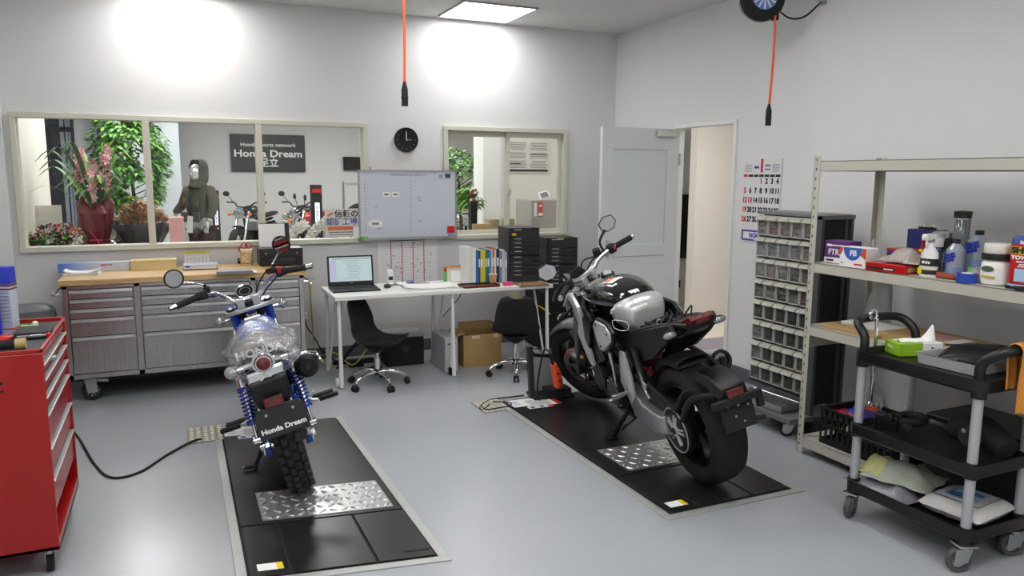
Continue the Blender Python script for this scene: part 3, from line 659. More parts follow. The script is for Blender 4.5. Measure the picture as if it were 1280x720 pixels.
# picture card in stand
p = at(570, 352, 1, 5.9)
cd = thing('photo_card', 'small green, orange and white card leaning against the wall on the desk', 'card', (p.x, 5.93, DZ)); 
obj('card', MB().box((0, 0, .07), (.2, .004, .14), mt('card_pale', 'd8d4c4', .7), rot=(-.1, 0, 0)), cd)
obj('printed_bands', MB().box((-.085, -.006, .07), (.028, .003, .13), mt('card_green', '6fa863', .7), rot=(-.1, 0, 0)).box((0, -.0125, .13), (.2, .003, .018), mt('card_orange', 'c98a5a', .7), rot=(-.1, 0, 0)).box((-.085, -.0045, .1), (.028, .003, .02), REDP, rot=(-.1, 0, 0)), cd)
obj('note', MB().box((.02, -.008, .05), (.12, .004, .09), PAPER, rot=(-.1, 0, 0)), cd)
# standing folders and books
x = 2.185; yb = 5.86
spec = [('document_folder', .028, .30, 'e2e2e0', 'white card file at the end of the row of standing folders'), ('document_folder', .03, .30, 'd9d9d6', 'second white card file in the row, next to the blue folder'), ('document_folder', .03, .29, 'e6e6e4', 'third white card file, touching the blue folder'),
    ('document_folder', .03, .27, '2f6fae', 'bright blue standing folder next to the white files'), ('document_folder', .022, .27, '1f4a7c', 'dark blue standing folder beside the yellow ones'), ('document_folder', .028, .27, 'c9bf3a', 'yellow standing folder, nearest the dark blue one'),
    ('document_folder', .026, .27, 'd2c84a', 'yellow standing folder, farther from the dark blue one'), ('document_folder', .022, .27, '2f7a4a', 'green standing folder in the row'), ('document_folder', .024, .275, '2d62a0', 'medium blue standing folder right after the green one'),
    ('document_folder', .022, .27, '38a0a8', 'thin turquoise standing folder'), ('book', .018, .275, 'e0b0b0', 'thin pink booklet in the row of folders'), ('book', .016, .28, 'b8403a', 'thin red booklet in the row of folders'), ('book', .02, .275, 'dcd8d0', 'thin cream booklet in the row of folders'),
    ('book', .035, .28, '2c2c30', 'thick black book beside the thin booklets'), ('book', .03, .26, '7080a8', 'grey-blue book beyond the thick black one'), ('book', .03, .27, 'c4c6cc', 'pale grey book near the drawer tower'), ('book', .03, .25, 'b4b8be', 'pale grey book touching the drawer tower')]
for k, (nm, t, h, colr, lab) in enumerate(spec):
    t *= .80; o = thing(nm, lab, 'folder' if nm != 'book' else 'book', (x + t / 2, yb, DZ), group='folders and books standing in a row on the desk')
    m = mt('cover_' + colr, colr, .5, var=.04)
    obj('cover', MB().box((-t * .44, 0, h / 2), (t * .12, .2, h), m).box((t * .44, 0, h / 2), (t * .12, .2, h), m).box((0, -.1, h / 2), (t, .006, h), m), o, bevel=.001)
    obj('pages', MB().box((0, .003, h / 2 + .002), (t * .76, .19, h - .012), PAPER), o)
    if k > 2: obj('spine_label', MB().box((0, -.1035, h * .62), (t * .6, .001, h * .25), PAPER if k % 3 else m), o)
    x += t
# tower of clear drawers
def drawer_tower(name, lab, loc, w, d, units, fills, rz=0., lh=.225):
    o = thing(name, lab, 'drawer cabinet', loc, rz); z = 0
    for u in range(units):
        obj('shell', MB().bx((-w / 2, -d / 2, z), (-w / 2 + .006, d / 2, z + lh), BLK).bx((w / 2 - .006, -d / 2, z), (w / 2, d / 2, z + lh), BLK).bx((-w / 2, -d / 2, z + lh - .006), (w / 2, d / 2, z + lh), BLK).bx((-w / 2, -d / 2, z), (w / 2, d / 2, z + .006), BLK).bx((-w / 2, d / 2 - .006, z), (w / 2, d / 2, z + lh), BLK), o, bevel=.002)
        n = 5; zz = [0, .035, .07, .105, .14, lh - .01] if u % 2 == 1 else [0, .065, .10, .135, .17, lh - .01]
        for k in range(n):
            a, b = z + .005 + zz[k], z + .003 + zz[k + 1]
            dr = obj('drawer', MB().bx((-w / 2 + .008, -d / 2 - .004, a), (w / 2 - .008, -d / 2 + .002, b - .002), mt('smoke_front', '2e3032', .18, var=.5, scale=18)).bx((-w / 2 + .008, -d / 2, a), (w / 2 - .008, d / 2 - .02, a + .003), BLK), o, bevel=.001)
            obj('pull', MB().box((-w * .22, -d / 2 - .008, b - .006), (w * .22, .01, .005), mt('drawer_label', 'bfc2c4', .5)), dr)
            if b - a > .03: obj('contents', MB().box((0, -d / 2 + .06, (a + b) / 2 - .004), (w * .8, .1, (b - a) * .55), PAPER), dr)
        z += lh + .002
    return o
tw = drawer_tower('drawer_tower', 'black tower of clear-fronted paper drawers standing on the desk', (2.685, 5.86, DZ), .265, .33, 2, None, lh=.225)
tw.rotation_euler[2] = -.12; obj('yellow_label', MB().box((-.09, -.1702, .40), (.035, .001, .018), YEL), tw)
st = thing('filing_cabinet', 'tall black cabinet on the floor beyond the end of the desk', 'cabinet', (3.22, 6.22, 0), -.12)
obj('body', MB().bx((-.21, -.2, .02), (.21, .24, .55), BLKM), st, bevel=.006)
for z0, z1 in ((.04, .20), (.205, .37), (.375, .54)):
    q = obj('drawer', MB().bx((-.2, -.212, z0), (.2, -.19, z1), BLK), st, bevel=.003); obj('handle', MB().box((0, -.218, z1 - .03), (.14, .012, .012), DKGREY), q, bevel=.003)
for z0, z1 in ((.62, .65),): pass
tw2 = drawer_tower('drawer_tower', 'black tower of clear-fronted paper drawers standing on the tall black cabinet', (3.22, 6.2, .552), .30, .34, 2, None, lh=.235); tw2.rotation_euler[2] = -.12
obj('yellow_label', MB().box((-.02, -.1752, .462), (.06, .001, .011), YEL), tw2)
# cup, pink sponge, wooden tray
p = at(612, 355, 1, 5.9)
cp = thing('paper_cup', 'small brown and white paper cup on the desk by the drawer tower', 'cup', (2.375, 5.68, DZ))
obj('wall', MB().lathe([(0, 0), (.024, 0), (.034, .082), (.031, .082), (.022, .004), (0, .004)], (0, 0, 0), (0, 0, 1), mt('cup_tan', 'c79a72', .6), 24), cp); obj('rim', MB().torus((0, 0, .082), (0, 0, 1), .033, .003, PAPER, 24, 6), cp)
tag(obj('sponge', MB().box((0, 0, .015), (.085, .05, .03), mt('hot_pink', 'd8457c', .7)), loc=(2.46, 5.565, DZ), bevel=.008), 'bright pink sponge at the edge of the desk', 'sponge')
tag(obj('clipboard', MB().box((0, 0, .006), (.26, .17, .01), mt('clip_brown', '8a6a42', .6)).box((-.1, 0, .014), (.03, .08, .008), STEEL), loc=(2.655, 5.545, DZ), rot=(0, 0, -.02), bevel=.003), 'brown clipboard lying in front of the drawer tower on the desk', 'clipboard')

# under the desk
bb = thing('storage_box', 'black box with a grey lid and a shield emblem under the desk', 'box', (1.72, 6.12, 0), -.03)
obj('body', MB().box((0, 0, .12), (.32, .27, .24), BLKM), bb, bevel=.008); obj('lid', MB().box((0, 0, .255), (.33, .28, .03), GREYP), bb, bevel=.008)
obj('emblem', MB().prism([(-.03, .17), (.03, .17), (.03, .14), (0, .105), (-.03, .14)], -.138, -.134, DKGREY, 'xz'), bb)
pc = thing('computer_tower', 'slim light grey computer case on the floor between the two boxes', 'computer', (1.995, 5.80, 0), -.02)
obj('case', MB().box((0, 0, .145), (.11, .36, .29), mt('pc_grey', 'a8aaab', .45)), pc, bevel=.006); obj('front_panel', MB().box((0, -.183, .145), (.1, .006, .27), mt('pc_front', 'bcbdbd', .4)), pc, bevel=.003); obj('drive_slot', MB().box((0, -.187, .24), (.07, .003, .01), DKGREY), pc)
bx = thing('cardboard_box', 'open brown cardboard box under the desk', 'box', (2.31, 5.86, 0), -.04); W, D_, H_ = .33, .26, .27
m = MB()
for s in (-1, 1): m.box((s * W / 2, 0, H_ / 2), (.005, D_, H_), CARD).box((0, s * D_ / 2, H_ / 2), (W, .005, H_), CARD)
m.box((0, 0, .004), (W, D_, .006), CARD); obj('carton', m, bx)
obj('flap', MB().box((-W / 2 - .03, 0, H_ + .005), (.09, D_, .004), CARD, rot=(0, -.35, 0)), bx); obj('flap', MB().box((W / 2 + .01, 0, H_ + .03), (.07, D_, .004), CARD, rot=(0, 1.1, 0)), bx)
obj('flap', MB().box((.02, D_ / 2 + .01, H_ + .03), (W * .9, .004, .07), CARD, rot=(-.3, 0, 0)), bx)
obj('torn_tape', MB().box((-.06, -D_ / 2 - .004, H_ - .02), (.07, .002, .025), mt('tape_pale', 'c9bda6', .4)).box((.12, -D_ / 2 - .004, H_ - .015), (.04, .002, .03), mt('tape_pale', 'c9bda6', .4)), bx)
# cables under and beside the desk
def cable(name, pts, r, m, lab, k=8, cat='cable', group=None): return tag(obj(name, MB().tube(pts, r, m, k=k, n=6)), lab, cat, group)
YC = mt('yellow_cable', 'b8a45a', .5)
cable('network_cable', [(1.06, 6.42, .71), (1.0, 6.3, .73), (.99, 6.2, .6), (1.0, 6.2, .4), (1.02, 6.25, .15), (1.1, 6.2, .02), (1.3, 6.15, .015), (1.5, 6.3, .02)], .006, YC, 'yellow network cable hanging beside the end of the desk')
cable('network_cable', [(1.03, 6.42, .66), (1.02, 6.35, .4), (1.04, 6.3, .1), (1.15, 6.1, .14), (1.27, 6.0, .05), (1.4, 6.1, .12), (1.5, 6.2, .2)], .006, YC, 'yellow network cable looping on the floor behind the first chair')
cable('power_cable', [(.93, 6.1, .47), (.95, 6.2, .36), (1.02, 6.3, .25), (1.1, 6.3, .1), (1.2, 6.2, .03)], .006, BLKM, 'black power cable running from the workbench socket to the floor')
cable('network_cable', [(2.52, 6.4, .02), (2.6, 6.35, .12), (2.66, 6.3, .24), (2.75, 6.25, .16), (2.85, 6.2, .03), (3.0, 6.1, .02)], .006, YC, 'yellow network cable arching over the floor behind the second chair')
cable('network_cable', [(2.80, 6.3, .50), (2.88, 6.1, .46), (2.95, 5.95, .42), (3.02, 5.9, .36)], .008, mt('bright_yellow_cable', 'c7ae2e', .5), 'bright yellow cable sticking out past the end of the desk')
cable('power_cable', [(2.4, 6.47, .66), (2.38, 6.45, .5), (2.28, 6.45, .38), (2.2, 6.45, .3)], .004, BLKM, 'thin dark cable hanging on the wall above the cardboard box')
cable('power_cable', [(1.15, 6.0, .03), (1.2, 5.9, .14), (1.3, 5.95, .22), (1.42, 6.05, .2), (1.5, 6.0, .1), (1.42, 5.9, .04), (1.3, 5.9, .03)], .008, BLKM, 'tangled black cable loop behind the first chair, upper coil')
cable('power_cable', [(1.2, 6.1, .06), (1.3, 6.1, .18), (1.45, 6.15, .25), (1.55, 6.1, .12)], .009, BLKM, 'black cable rising towards the black storage box')
pa = thing('power_adapter', 'black power adapter and socket strip on the floor behind the first chair', 'power adapter', (1.33, 6.12, 0)); obj('brick', MB().box((0, 0, .03), (.12, .07, .06), BLKM), pa, bevel=.008); obj('socket_strip', MB().box((.0, .1, .02), (.34, .05, .04), BLKM), pa, bevel=.004)

# office chairs
def office_chair():
    c = thing('office_chair', '', 'chair')
    sec = [(-.235, .485, .17), (-.23, .47, .20), (-.17, .455, .215), (-.06, .448, .22), (.03, .458, .22), (.09, .495, .215), (.125, .55, .205), (.16, .63, .195), (.19, .71, .18), (.215, .78, .155), (.222, .81, .12), (.225, .822, .07)]
    pr0 = smooth_path([V((0, a, b)) for a, b, _ in sec], 3); n = len(pr0)
    def f(u, v):
        i = v * (n - 1); j = min(int(i), n - 2); q = pr0[j].lerp(pr0[j + 1], i - j); t = (i / (n - 1)) * (len(sec) - 1); k = min(int(t), len(sec) - 2); hwd = sec[k][2] + (sec[k + 1][2] - sec[k][2]) * (t - k)
        s = (u - .5) * 2; lift = (abs(s) ** 2.6) * (.045 if q.y < .12 else .02); fw = (abs(s) ** 2.4) * .05 * max(0, min(1, (q.z - .5) / .15))
        return (s * hwd, q.y - fw, q.z + lift - .07)
    obj('seat_shell', MB().sheet(f, 16, n - 1, BLKM), c, solid=.012, subd=1)
    obj('seat_support', MB().lathe([(0, .30), (.03, .30), (.11, .355), (.12, .375), (0, .375)], (0, -.02, 0), (0, 0, 1), BLKM, 20), c)
    obj('gas_column', MB().cyl((0, -.02, .12), (0, -.02, .25), .026, CHROME, n=18).cyl((0, -.02, .25), (0, -.02, .33), .016, CHROME, n=14).cyl((0, -.02, .10), (0, -.02, .15), .034, BLKM, n=18), c)
    for k in range(5):
        a = 2 * PI * k / 5 + .3; dx, dy = math.cos(a), math.sin(a)
        l = obj('base_leg', MB().tube([(0, -.02, .125), (dx * .1, dy * .1 - .02, .13), (dx * .2, dy * .2 - .02, .105), (dx * .25, dy * .25 - .02, .07)], [.02, .017, .014, .012], CHROME, k=4, n=10), c)
        t = MB()
        for s in (-1, 1): t.cyl((dx * .26 - dy * s * .008, dy * .26 - .02 + dx * s * .008, .027), (dx * .26 - dy * s * .026, dy * .26 - .02 + dx * s * .026, .027), .027, BLKM, n=18)
        t.box((dx * .26, dy * .26 - .02, .045), (.03, .03, .028), BLKM, rot=(0, 0, a)); obj('castor', t, l, bevel=.002)
    return c
ch = office_chair(); ch.location = (1.34, 5.50, 0); ch.rotation_euler[2] = R_(48); ch.scale = (.86, .86, .86); ch['label'] = 'black shell office chair turned sideways, beside the black storage box'; ch['group'] = 'black shell office chairs at the desk'
ch2 = dup(ch, (2.44, 5.36, 0), R_(158), 'black shell office chair seen from behind, near the cardboard box')
# ------------------------------------------------------------------ in-floor motorcycle lifts
def lift(name, lab, corners, pl_lab, with_line=True):
    """corners: outer frame on the floor, far left, far right, near right, near left"""
    c = [V(p) for p in corners]; ctr = sum(c, V((0, 0, 0))) / 4
    o = thing(name, lab, 'motorcycle lift', ctr, group=None)
    dx_, dy_ = (c[1] - c[0]).normalized(), (c[1] - c[2]).normalized(); c[0] = c[0] - dx_ * .02 + dy_ * .012; c[1] = c[1] + dx_ * .035 + dy_ * .012
    c = [p - ctr for p in c]; u = lambda s, t: (c[3] * (1 - s) * (1 - t) + c[2] * s * (1 - t) + c[1] * s * t + c[0] * (1 - s) * t)  # s: left-right, t: near-far
    W = (c[2] - c[3]).length; L = (c[1] - c[2]).length; e, f = .042 / W, .042 / L
    def slab(s0, s1, t0, t1, z0, z1, m, mb=None):
        mb = mb or MB(); q = [u(s0, t0), u(s1, t0), u(s1, t1), u(s0, t1)]
        return mb.add([V((p.x, p.y, z)) for z in (z0, z1) for p in q], [(3, 2, 1, 0), (4, 5, 6, 7), (0, 1, 5, 4), (1, 2, 6, 5), (2, 3, 7, 6), (3, 0, 4, 7)], m)
    fr = MB(); FA = mt('lift_frame', 'b4b5b3', .45, .5)
    for a in ((0, e, f, 1 - f * .3), (1 - e, 1, f, 1 - f * .3), (0, 1, 0, f), (0, 1, 1 - f * .3, 1)):
        mb = slab(*a, .0, .006, FA, fr)
    obj('edge_frame', fr, o, bevel=.002)
    BL = mt('lift_deck', '1b1b1c', .3, var=.25, scale=9)
    obj('black_seal', slab(e, 1 - e, f, 1 - f * .3, .0, .004, BLKM), o)
    g = .010
    a, b = e + g / W, 1 - e - g / W; t0, t1 = f + g / L, 1 - f * .3 - g / L; q0, q1 = .262, .45
    s0, s1 = .255, .655
    dk = MB()
    slab(a, b, q0, t1, .004, .012, BL, dk)
    obj('deck', dk, o, bevel=.0015)
    for x0, x1 in ((a, s0 - .007), (s0 + .007, s1 - .007), (s1 + .007, b)): obj('deck_panel', slab(x0, x1, t0, q0 - .006, .004, .011, BL), o, bevel=.0015)
    obj('grip_slot', slab(.80, .93, t0 + .022, t0 + .03, .011, .0122, BLKM), o)
    # tread plate
    m0 = MB(); p = []
    CP = mt('tread_plate', 'c6c7c6', .3, .8, var=.1); slab(.18, .90, .275, .44, .012, .015, CP, m0)
    nx, ny = 12, 6
    for i in range(nx):
        for j in range(ny):
            s = .18 + .72 * (i + .5) / nx; t = .275 + .165 * (j + .5) / ny; q = u(s, t); a_ = PI / 4 * (1 if (i + j) % 2 else -1)
            m0.sph((q.x, q.y, .015), (.026, .009, .006), CP, 8, rot=(0, 0, a_))
    obj('tread_plate', m0, o)
    # printed sheets on the far left corner and a small sticker near the front
    ps_ = MB(); slab(a + .01, a + .26, .90, t1 - .01, .0122, .0128, PAPER, ps_); slab(a + .12, a + .40, .885, .945, .0126, .0134, PAPER, ps_)
    sh = obj('instruction_sheet', ps_, o); pr2 = MB(); slab(a + .36, a + .40, .885, .945, .0134, .0138, REDP, pr2)
    slab(a + .10, a + .27, .865, .89, .0126, .0134, PAPER, pr2); slab(a + .27, a + .31, .865, .89, .0126, .0134, ORANGE, pr2)
    for k in range(5):
        slab(a + .03 + .12 * (k % 2), a + .09 + .12 * (k % 2), .955 - k * .008, .960 - k * .008, .0129, .0131, BLUEP, pr2)
    for k in range(4): slab(a + .15, a + .33, .936 - k * .012, .940 - k * .012, .0135, .0137, INKG, pr2)
    for k in range(2): slab(a + .12 + .08 * k, a + .155 + .08 * k, .870, .883, .0135, .0139, BLUEP, pr2)
    obj('printed_marks', pr2, sh)
    st = MB(); slab(.10, .22, .045, .073, .011, .0118, PAPER, st); slab(.19, .22, .045, .073, .0118, .0121, YEL, st); obj('warning_sticker', st, o)
    return o
l1 = lift('motorcycle_lift', 'flush black floor lift under the blue motorcycle, with a tread plate', [at(271, 537, 2, 0), at(421, 523, 2, 0), at(565, 701, 2, 0), at(297, 735, 2, 0)], '')
l2 = lift('motorcycle_lift', 'flush black floor lift under the black motorcycle, with a tread plate', [at(622, 503, 2, 0), at(622, 503, 2, 0) + V((.83, -.01, 0)), at(1006, 614.5, 2, 0), at(835, 651, 2, 0)], '')
def tread_lid(px, py, w, d, lab, rz=0.):
    p = at(px, py, 2, 0); mb = MB(); CP = mt('floor_lid', 'a39f92', .4, .7); mb.box((0, 0, .003), (w, d, .006), CP)
    for i in range(5):
        for j in range(7): mb.sph((-w / 2 + w * (i + .5) / 5, -d / 2 + d * (j + .5) / 7, .006), (w * .085, .011, .004), mt('floor_lid_rib', 'd0ccc0', .4, .5), 8, rot=(0, 0, .35 * (1 if i % 2 else -1)))
    return tag(obj('floor_lid', mb, loc=p, rot=(0, 0, rz)), lab, 'floor plate')
tread_lid(257, 543, .20, .30, 'small ribbed metal floor plate beside the lift of the blue motorcycle')
tread_lid(614, 508, .20, .26, 'small ribbed metal floor plate beside the lift of the black motorcycle')
F = lambda px, py, z=.006: (lambda p: (p.x, p.y, z))(at(px, py, 2, z))
cable('power_cable', [F(60, 525, .03), F(92, 540), F(118, 580), F(140, 597), F(175, 590), F(210, 568), F(240, 552, .012), F(252, 549, .013)], .007, BLKM, 'black cable snaking over the floor from the red tool trolley to the ribbed plate')
cable('control_cable', [F(612, 505, .012), F(604, 512), F(600, 509), F(612, 500), F(640, 496), F(655, 494, .01)], .005, BLKM, 'thin black cable lying over the ribbed plate beside the black motorcycle\'s lift')
cable('control_cable', [F(616, 502, .014), F(637, 503, .02), F(637, 507, .02), F(622, 510, .015), F(608, 512, .012), F(602, 508, .01)], .004, BLKM, 'thin black cable loop crossing the corner of the black motorcycle\'s lift')
# front wheel stand with an orange hand control
p = at(663, 500, 2, 0)
ws = thing('wheel_clamp', 'grey metal wheel clamp in front of the black motorcycle, carrying an orange hand control', 'wheel clamp', p, -.1)
obj('upright', MB().box((0, 0, .20), (.035, .05, .40), DKGREY, rot=(.06, -.08, 0)), ws, bevel=.003)
obj('base_plate', MB().box((.16, .03, .022), (.30, .18, .02), BLKM).box((.20, .0, .055), (.18, .12, .05), BLKM), ws, bevel=.004)
obj('side_plate', MB().prism([(.06, .02), (.30, .02), (.28, .12), (.18, .30), (.06, .26)], .10, .106, mt('plate_grey', 'a0a3a6', .4), 'xz'), ws)
obj('cross_bar', MB().cyl((.02, 0, .33), (.26, .08, .28), .016, DKMET), ws)
hc = thing('hand_control', 'orange hand control hanging on a black cable in front of the black motorcycle', 'remote control', p + V((.09, -.13, .0)))
obj('grip', MB().tube([(0.02, 0, .28), (.045, 0, .22), (.06, 0, .15), (.055, 0, .11)], [.022, .034, .036, .026], ORANGE, n=12, k=3), hc); obj('button', MB().cyl((.04, -.034, .22), (.04, -.04, .22), .008, BLKM, n=10), hc); obj('button', MB().cyl((.055, -.036, .17), (.055, -.042, .17), .008, BLKM, n=10), hc)
obj('cable', MB().tube([(.02, 0, .28), (-.02, .0, .38), (-.05, .02, .36), (-.08, .04, .12), (-.05, .06, .01)], .006, BLKM, k=6, n=6), hc); obj('cable_sleeve', MB().tube([(.02, 0, .28), (0, 0, .34)], .012, BLKM), hc)
# ------------------------------------------------------------------ wall calendar
ca, cb2 = at(931, 199, 0, XR), at(979, 198, 0, XR); cw = ca.y - cb2.y; cz1 = ca.z; cz0 = at(928, 301, 0, XR).z; chh = cz1 - cz0
cal = thing('wall_calendar', 'large white wall calendar for January with red Sundays, right of the doorway', 'calendar', (XR - .006, (ca.y + cb2.y) / 2, (cz1 + cz0) / 2))
obj('sheet', MB().box((0, 0, 0), (.006, cw, chh), mt('calendar_paper', 'dcdbdc', .8)), cal)
tx = lambda s, y, z, size, m, b=.0: text('lettering', s, size, m, cal, face((-.0035, -y, z), (0, -1, 0), (0, 0, 1)), bold=b, sx=.9)
tx('1', 0, chh * .41, .13, REDP, .006)
wk = MB()
for k in range(7): wk.box((-.0035, cw * .42 - k * cw * .14, chh * .30), (.001, cw * .12, .018), REDP if k == 0 else INK)
obj('weekday_bar', wk, cal)
sm = MB().box((-.0035, .055, chh * .40), (.001, .05, .018), BLUEP).box((-.0035, -.06, chh * .42), (.001, .055, .014), INKG).box((-.0035, -.06, chh * .375), (.001, .055, .008), BLUEP)
for s in (-1, 1):
    for k in range(5): sm.box((-.0035, s * cw * .36, chh * .43 - k * .012), (.001, cw * .18, .004), INKG)
obj('month_overview', sm, cal)
d = 1
for r in range(5):
    for k in range(7):
        if (r == 0 and k < 3) or d > 31: continue
        tx(str(d), -cw * .42 + k * cw * .14, chh * (.235 - r * .115), .054, REDP if (k == 0 or d in (1, 13)) else INK, .0028); d += 1
lb = obj('advert_frame', MB().box((-.004, 0, -chh * .42), (.001, cw * .92, chh * .13), mt('advert_purple', '5b3f9a', .7)).box((-.0048, 0, -chh * .42), (.001, cw * .82, chh * .085), PAPER), cal)
tx('NGK', -.05, -chh * .42, .05, BLUEP, .002).location.x = -.0058

# ------------------------------------------------------------------ tower of tilt bins
BX, BY0, BY1, BZ0, BZ1 = 3.46, 3.385, 3.885, .235, 1.335
bt_ = thing('parts_bin_rack', 'tall grey rack of eight rows of tilting clear-fronted parts bins on a wheeled steel base', 'parts rack', ((BX + .2), (BY0 + BY1) / 2, 0))
ox_, oy_ = BX + .2, (BY0 + BY1) / 2; hy_ = (BY1 - BY0) / 2
BING = mt('bin_grey', 'aaa9a0', .45, var=.03); RACKD = mt('rack_dark', '232325', .5)
obj('back_body', MB().bx((-.10, -hy_, BZ0), (.06, hy_, BZ1), RACKD), bt_)
obj('top_cover', MB().bx((-.14, -hy_ - .02, BZ1 + .002), (.11, hy_ + .01, BZ1 + .022), mt('rack_grey', '6f7072', .45)), bt_, bevel=.003)
pit = (BZ1 - BZ0) / 8; cwid = 2 * hy_ / 5
obj('row_rail', MB().bx((-.16, -hy_, BZ0 - .012), (-.1, hy_, BZ0), RACKD), bt_)
binm = MB(); bw, bh = cwid - .004, pit - .020; d_ = .10
for a, b, c_, e_ in ((-bw / 2, -bw / 2 + .009, 0, bh), (bw / 2 - .009, bw / 2, 0, bh), (-bw / 2, bw / 2, 0, .008)): binm.bx((-.05 - d_ * .35, a, c_), (-.0, b, e_), BING)
binm.add([(-.085, -bw / 2, bh * .80), (-.085, bw / 2, bh * .80), (-.118, bw / 2 * .92, bh * .86), (-.118, -bw / 2 * .92, bh * .86), (-.06, -bw / 2, bh + .012), (-.06, bw / 2, bh + .012), (-.102, bw / 2 * .92, bh + .002), (-.102, -bw / 2 * .92, bh + .002)],
    [(0, 1, 2, 3), (7, 6, 5, 4), (0, 4, 5, 1), (1, 5, 6, 2), (2, 6, 7, 3), (3, 7, 4, 0)], mt('bin_lip', 'a9a89e', .45))
conts = [mt('bin_c1', 'b8505a', .6), mt('bin_c2', 'd9d9dc', .6), mt('bin_c3', '2a2a2e', .6), mt('bin_c4', '9a9da3', .6), mt('bin_c5', 'cfc4c6', .6)]
proto_bin = None
for r in range(8):
    z = BZ1 - (r + 1) * pit + .004
    if r: obj('row_rail', MB().bx((-.155, -hy_, z + bh + .014), (-.1, hy_, z + pit - .004), RACKD), bt_)
    for k in range(5):
        y = hy_ - cwid * (k + .5)
        if proto_bin is None:
            q = obj('parts_bin', binm, bt_, bevel=.0015); w_ = obj('window', MB().bx((-.083, -bw / 2 + .008, .006), (-.080, bw / 2 - .008, bh * .80), BINWIN), q); proto_bin = (q, w_)
        else:
            q = proto_bin[0].copy(); COL.objects.link(q); q.parent = bt_; w_ = proto_bin[1].copy(); COL.objects.link(w_); w_.parent = q
        q.location = (-.07, y, z)
        random.seed(r * 7 + k); dark = r > 3 and not (r in (5, 6) and k == 0) or random.random() < .12
        cm = conts[2] if dark else (conts[1] if (k == 0 and r > 3) else random.choice(conts))
        cc = MB().bx((-.077, -bw * .40, .01), (-.03, bw * .40, bh * (.45 + .28 * random.random()) if not dark else bh * .22), cm)
        if not dark:
            for t in range(3): cc.box((-.0785, random.uniform(-.2, .2) * bw, .03 + t * .028), (.003, bw * .5, .012), PAPER, rot=(random.uniform(-.15, .15), 0, 0))
        obj('contents', cc, q)
obj('base_tray', MB().bx((-.34, -hy_ - .07, .10), (.12, hy_ + .02, .135), mt('rack_grey', '6f7072', .45)), bt_, bevel=.004)
obj('post', MB().bx((.07, -hy_, .13), (.1, -hy_ + .03, BZ1), RACKD), bt_); obj('post', MB().bx((.07, hy_ - .03, .13), (.1, hy_, BZ1), RACKD), bt_)
for sx, sy in ((-.27, -hy_), (-.27, hy_ - .06), (.07, -hy_), (.07, hy_ - .06)): castor('castor', bt_, (sx, sy, 0), .04, .022, BLKM, STEEL, rz=.9, h=.10)
pan = thing('steel_pan', 'shallow rectangular stainless pan on the base of the parts bin rack', 'pan', (BX - .045, (BY0 + BY1) / 2 - .02, .136), .06)
pm = MB(); W, L, H = .17, .40, .05
pm.loft([[V((s * W / 2 * q, t * L / 2 * q2, z)) for s, t in ((-1, -1), (1, -1), (1, 1), (-1, 1))] for q, q2, z in ((1.04, 1.02, H), (1, 1, H - .003), (.92, .95, .002), (.9, .94, .004), (.97, .98, H - .004))], STEEL, cap=False)
pm.bx((-W * .45, -L * .47, .003), (W * .45, L * .47, .006), DKMET); obj('pan_shell', pm, pan)
tag(obj('paper_roll', MB().cyl((0, -.05, .012), (0, .05, .016), .012, PAPER, n=12), loc=(BX - .06, BY1 - .05, .172)), 'small white roll lying on the far end of the stainless pan', 'paper roll')
# black perforated rack beyond the bins
bk = thing('black_rack', 'tall black perforated steel rack standing behind the grey parts bins', 'rack', (3.645, 3.345, 0))
pf = MB().bx((-.14, -.02, .2), (.02, .02, 1.33), BLKM)
obj('panel', pf, bk); q = MB()
for k in range(22): q.box((.045, -.022, .24 + k * .05), (.008, .003, .024), GREYP)
for x in (-.16, .03, .075): q.bx((x, -.024, .12), (x + .022, .02, 1.35), mt('rack_post', '4a4a4c', .5))
q.bx((-.16, -.03, 1.33), (.1, .03, 1.355), mt('rack_grey', '6f7072', .45)); obj('post', q, bk)
obj('foot_rail', MB().bx((-.14, -.08, .0), (.10, .03, .12), BLKM), bk); obj('hook', MB().tube([(.09, -.03, 1.0), (.1, -.1, 1.0), (.12, -.11, 1.03), (.12, -.1, 1.08)], .005, STEEL, k=4), bk)

# ------------------------------------------------------------------ steel shelving
SX0, SX1, SY1, SY0 = 3.235, 3.74, 3.165, 1.36
sh = thing('steel_shelving', 'cream painted boltless steel shelving unit along the right wall', 'shelf', (SX0, SY1, 0)); D_ = SX1 - SX0; W_ = SY1 - SY0
def post(x, y, sx, sy):
    m = MB().bx((x, y, 0), (x + sx * .038, y + sy * .003, 1.69), LCREAM).bx((x, y, 0), (x + sx * .003, y + sy * .042, 1.69), LCREAM)
    for k in range(32):
        z = .06 + k * .052; m.box((x - sx * .0006, y + sy * .016, z), (.001, .006, .016), INK); m.box((x + sx * .016, y - sy * .0006, z), (.006, .001, .016), INK)
    return obj('post', m, sh)
post(0, 0, 1, -1); post(D_, 0, -1, -1); post(0, -W_, 1, 1); post(D_, -W_, -1, 1)
SZ = (.10, .752, 1.108, 1.665)
for z in SZ:
    m = MB(); t = .055
    m.bx((.003, -W_ + .001, z - .003), (D_ - .003, 0, z), LCREAM)
    for x in (.003, D_ - .005): m.bx((x, -W_, z - t), (x + .002, 0, z), LCREAM)
    for y in (-W_, -.002): m.bx((.003, y, z - t), (D_ - .003, y + .002, z), LCREAM)
    m.bx((.003, -W_, z - t), (.02, 0, z - t + .002), LCREAM)
    s_ = obj('shelf_board', m, sh); b = MB()
    for y in (-.02, -W_ + .02):
        for dz in (.015, .04): b.cyl((.004, y, z - dz), (-.001, y, z - dz), .006, GREYP, n=8)
    obj('bolt', b, s_)
obj('cross_brace', MB().bx((.0, -.002, .62), (D_, .001, .70), LCREAM), sh)
Z2 = SZ[2] + .001
def sat(px, py, X=SX0): p = at(px, py, 0, X); return p
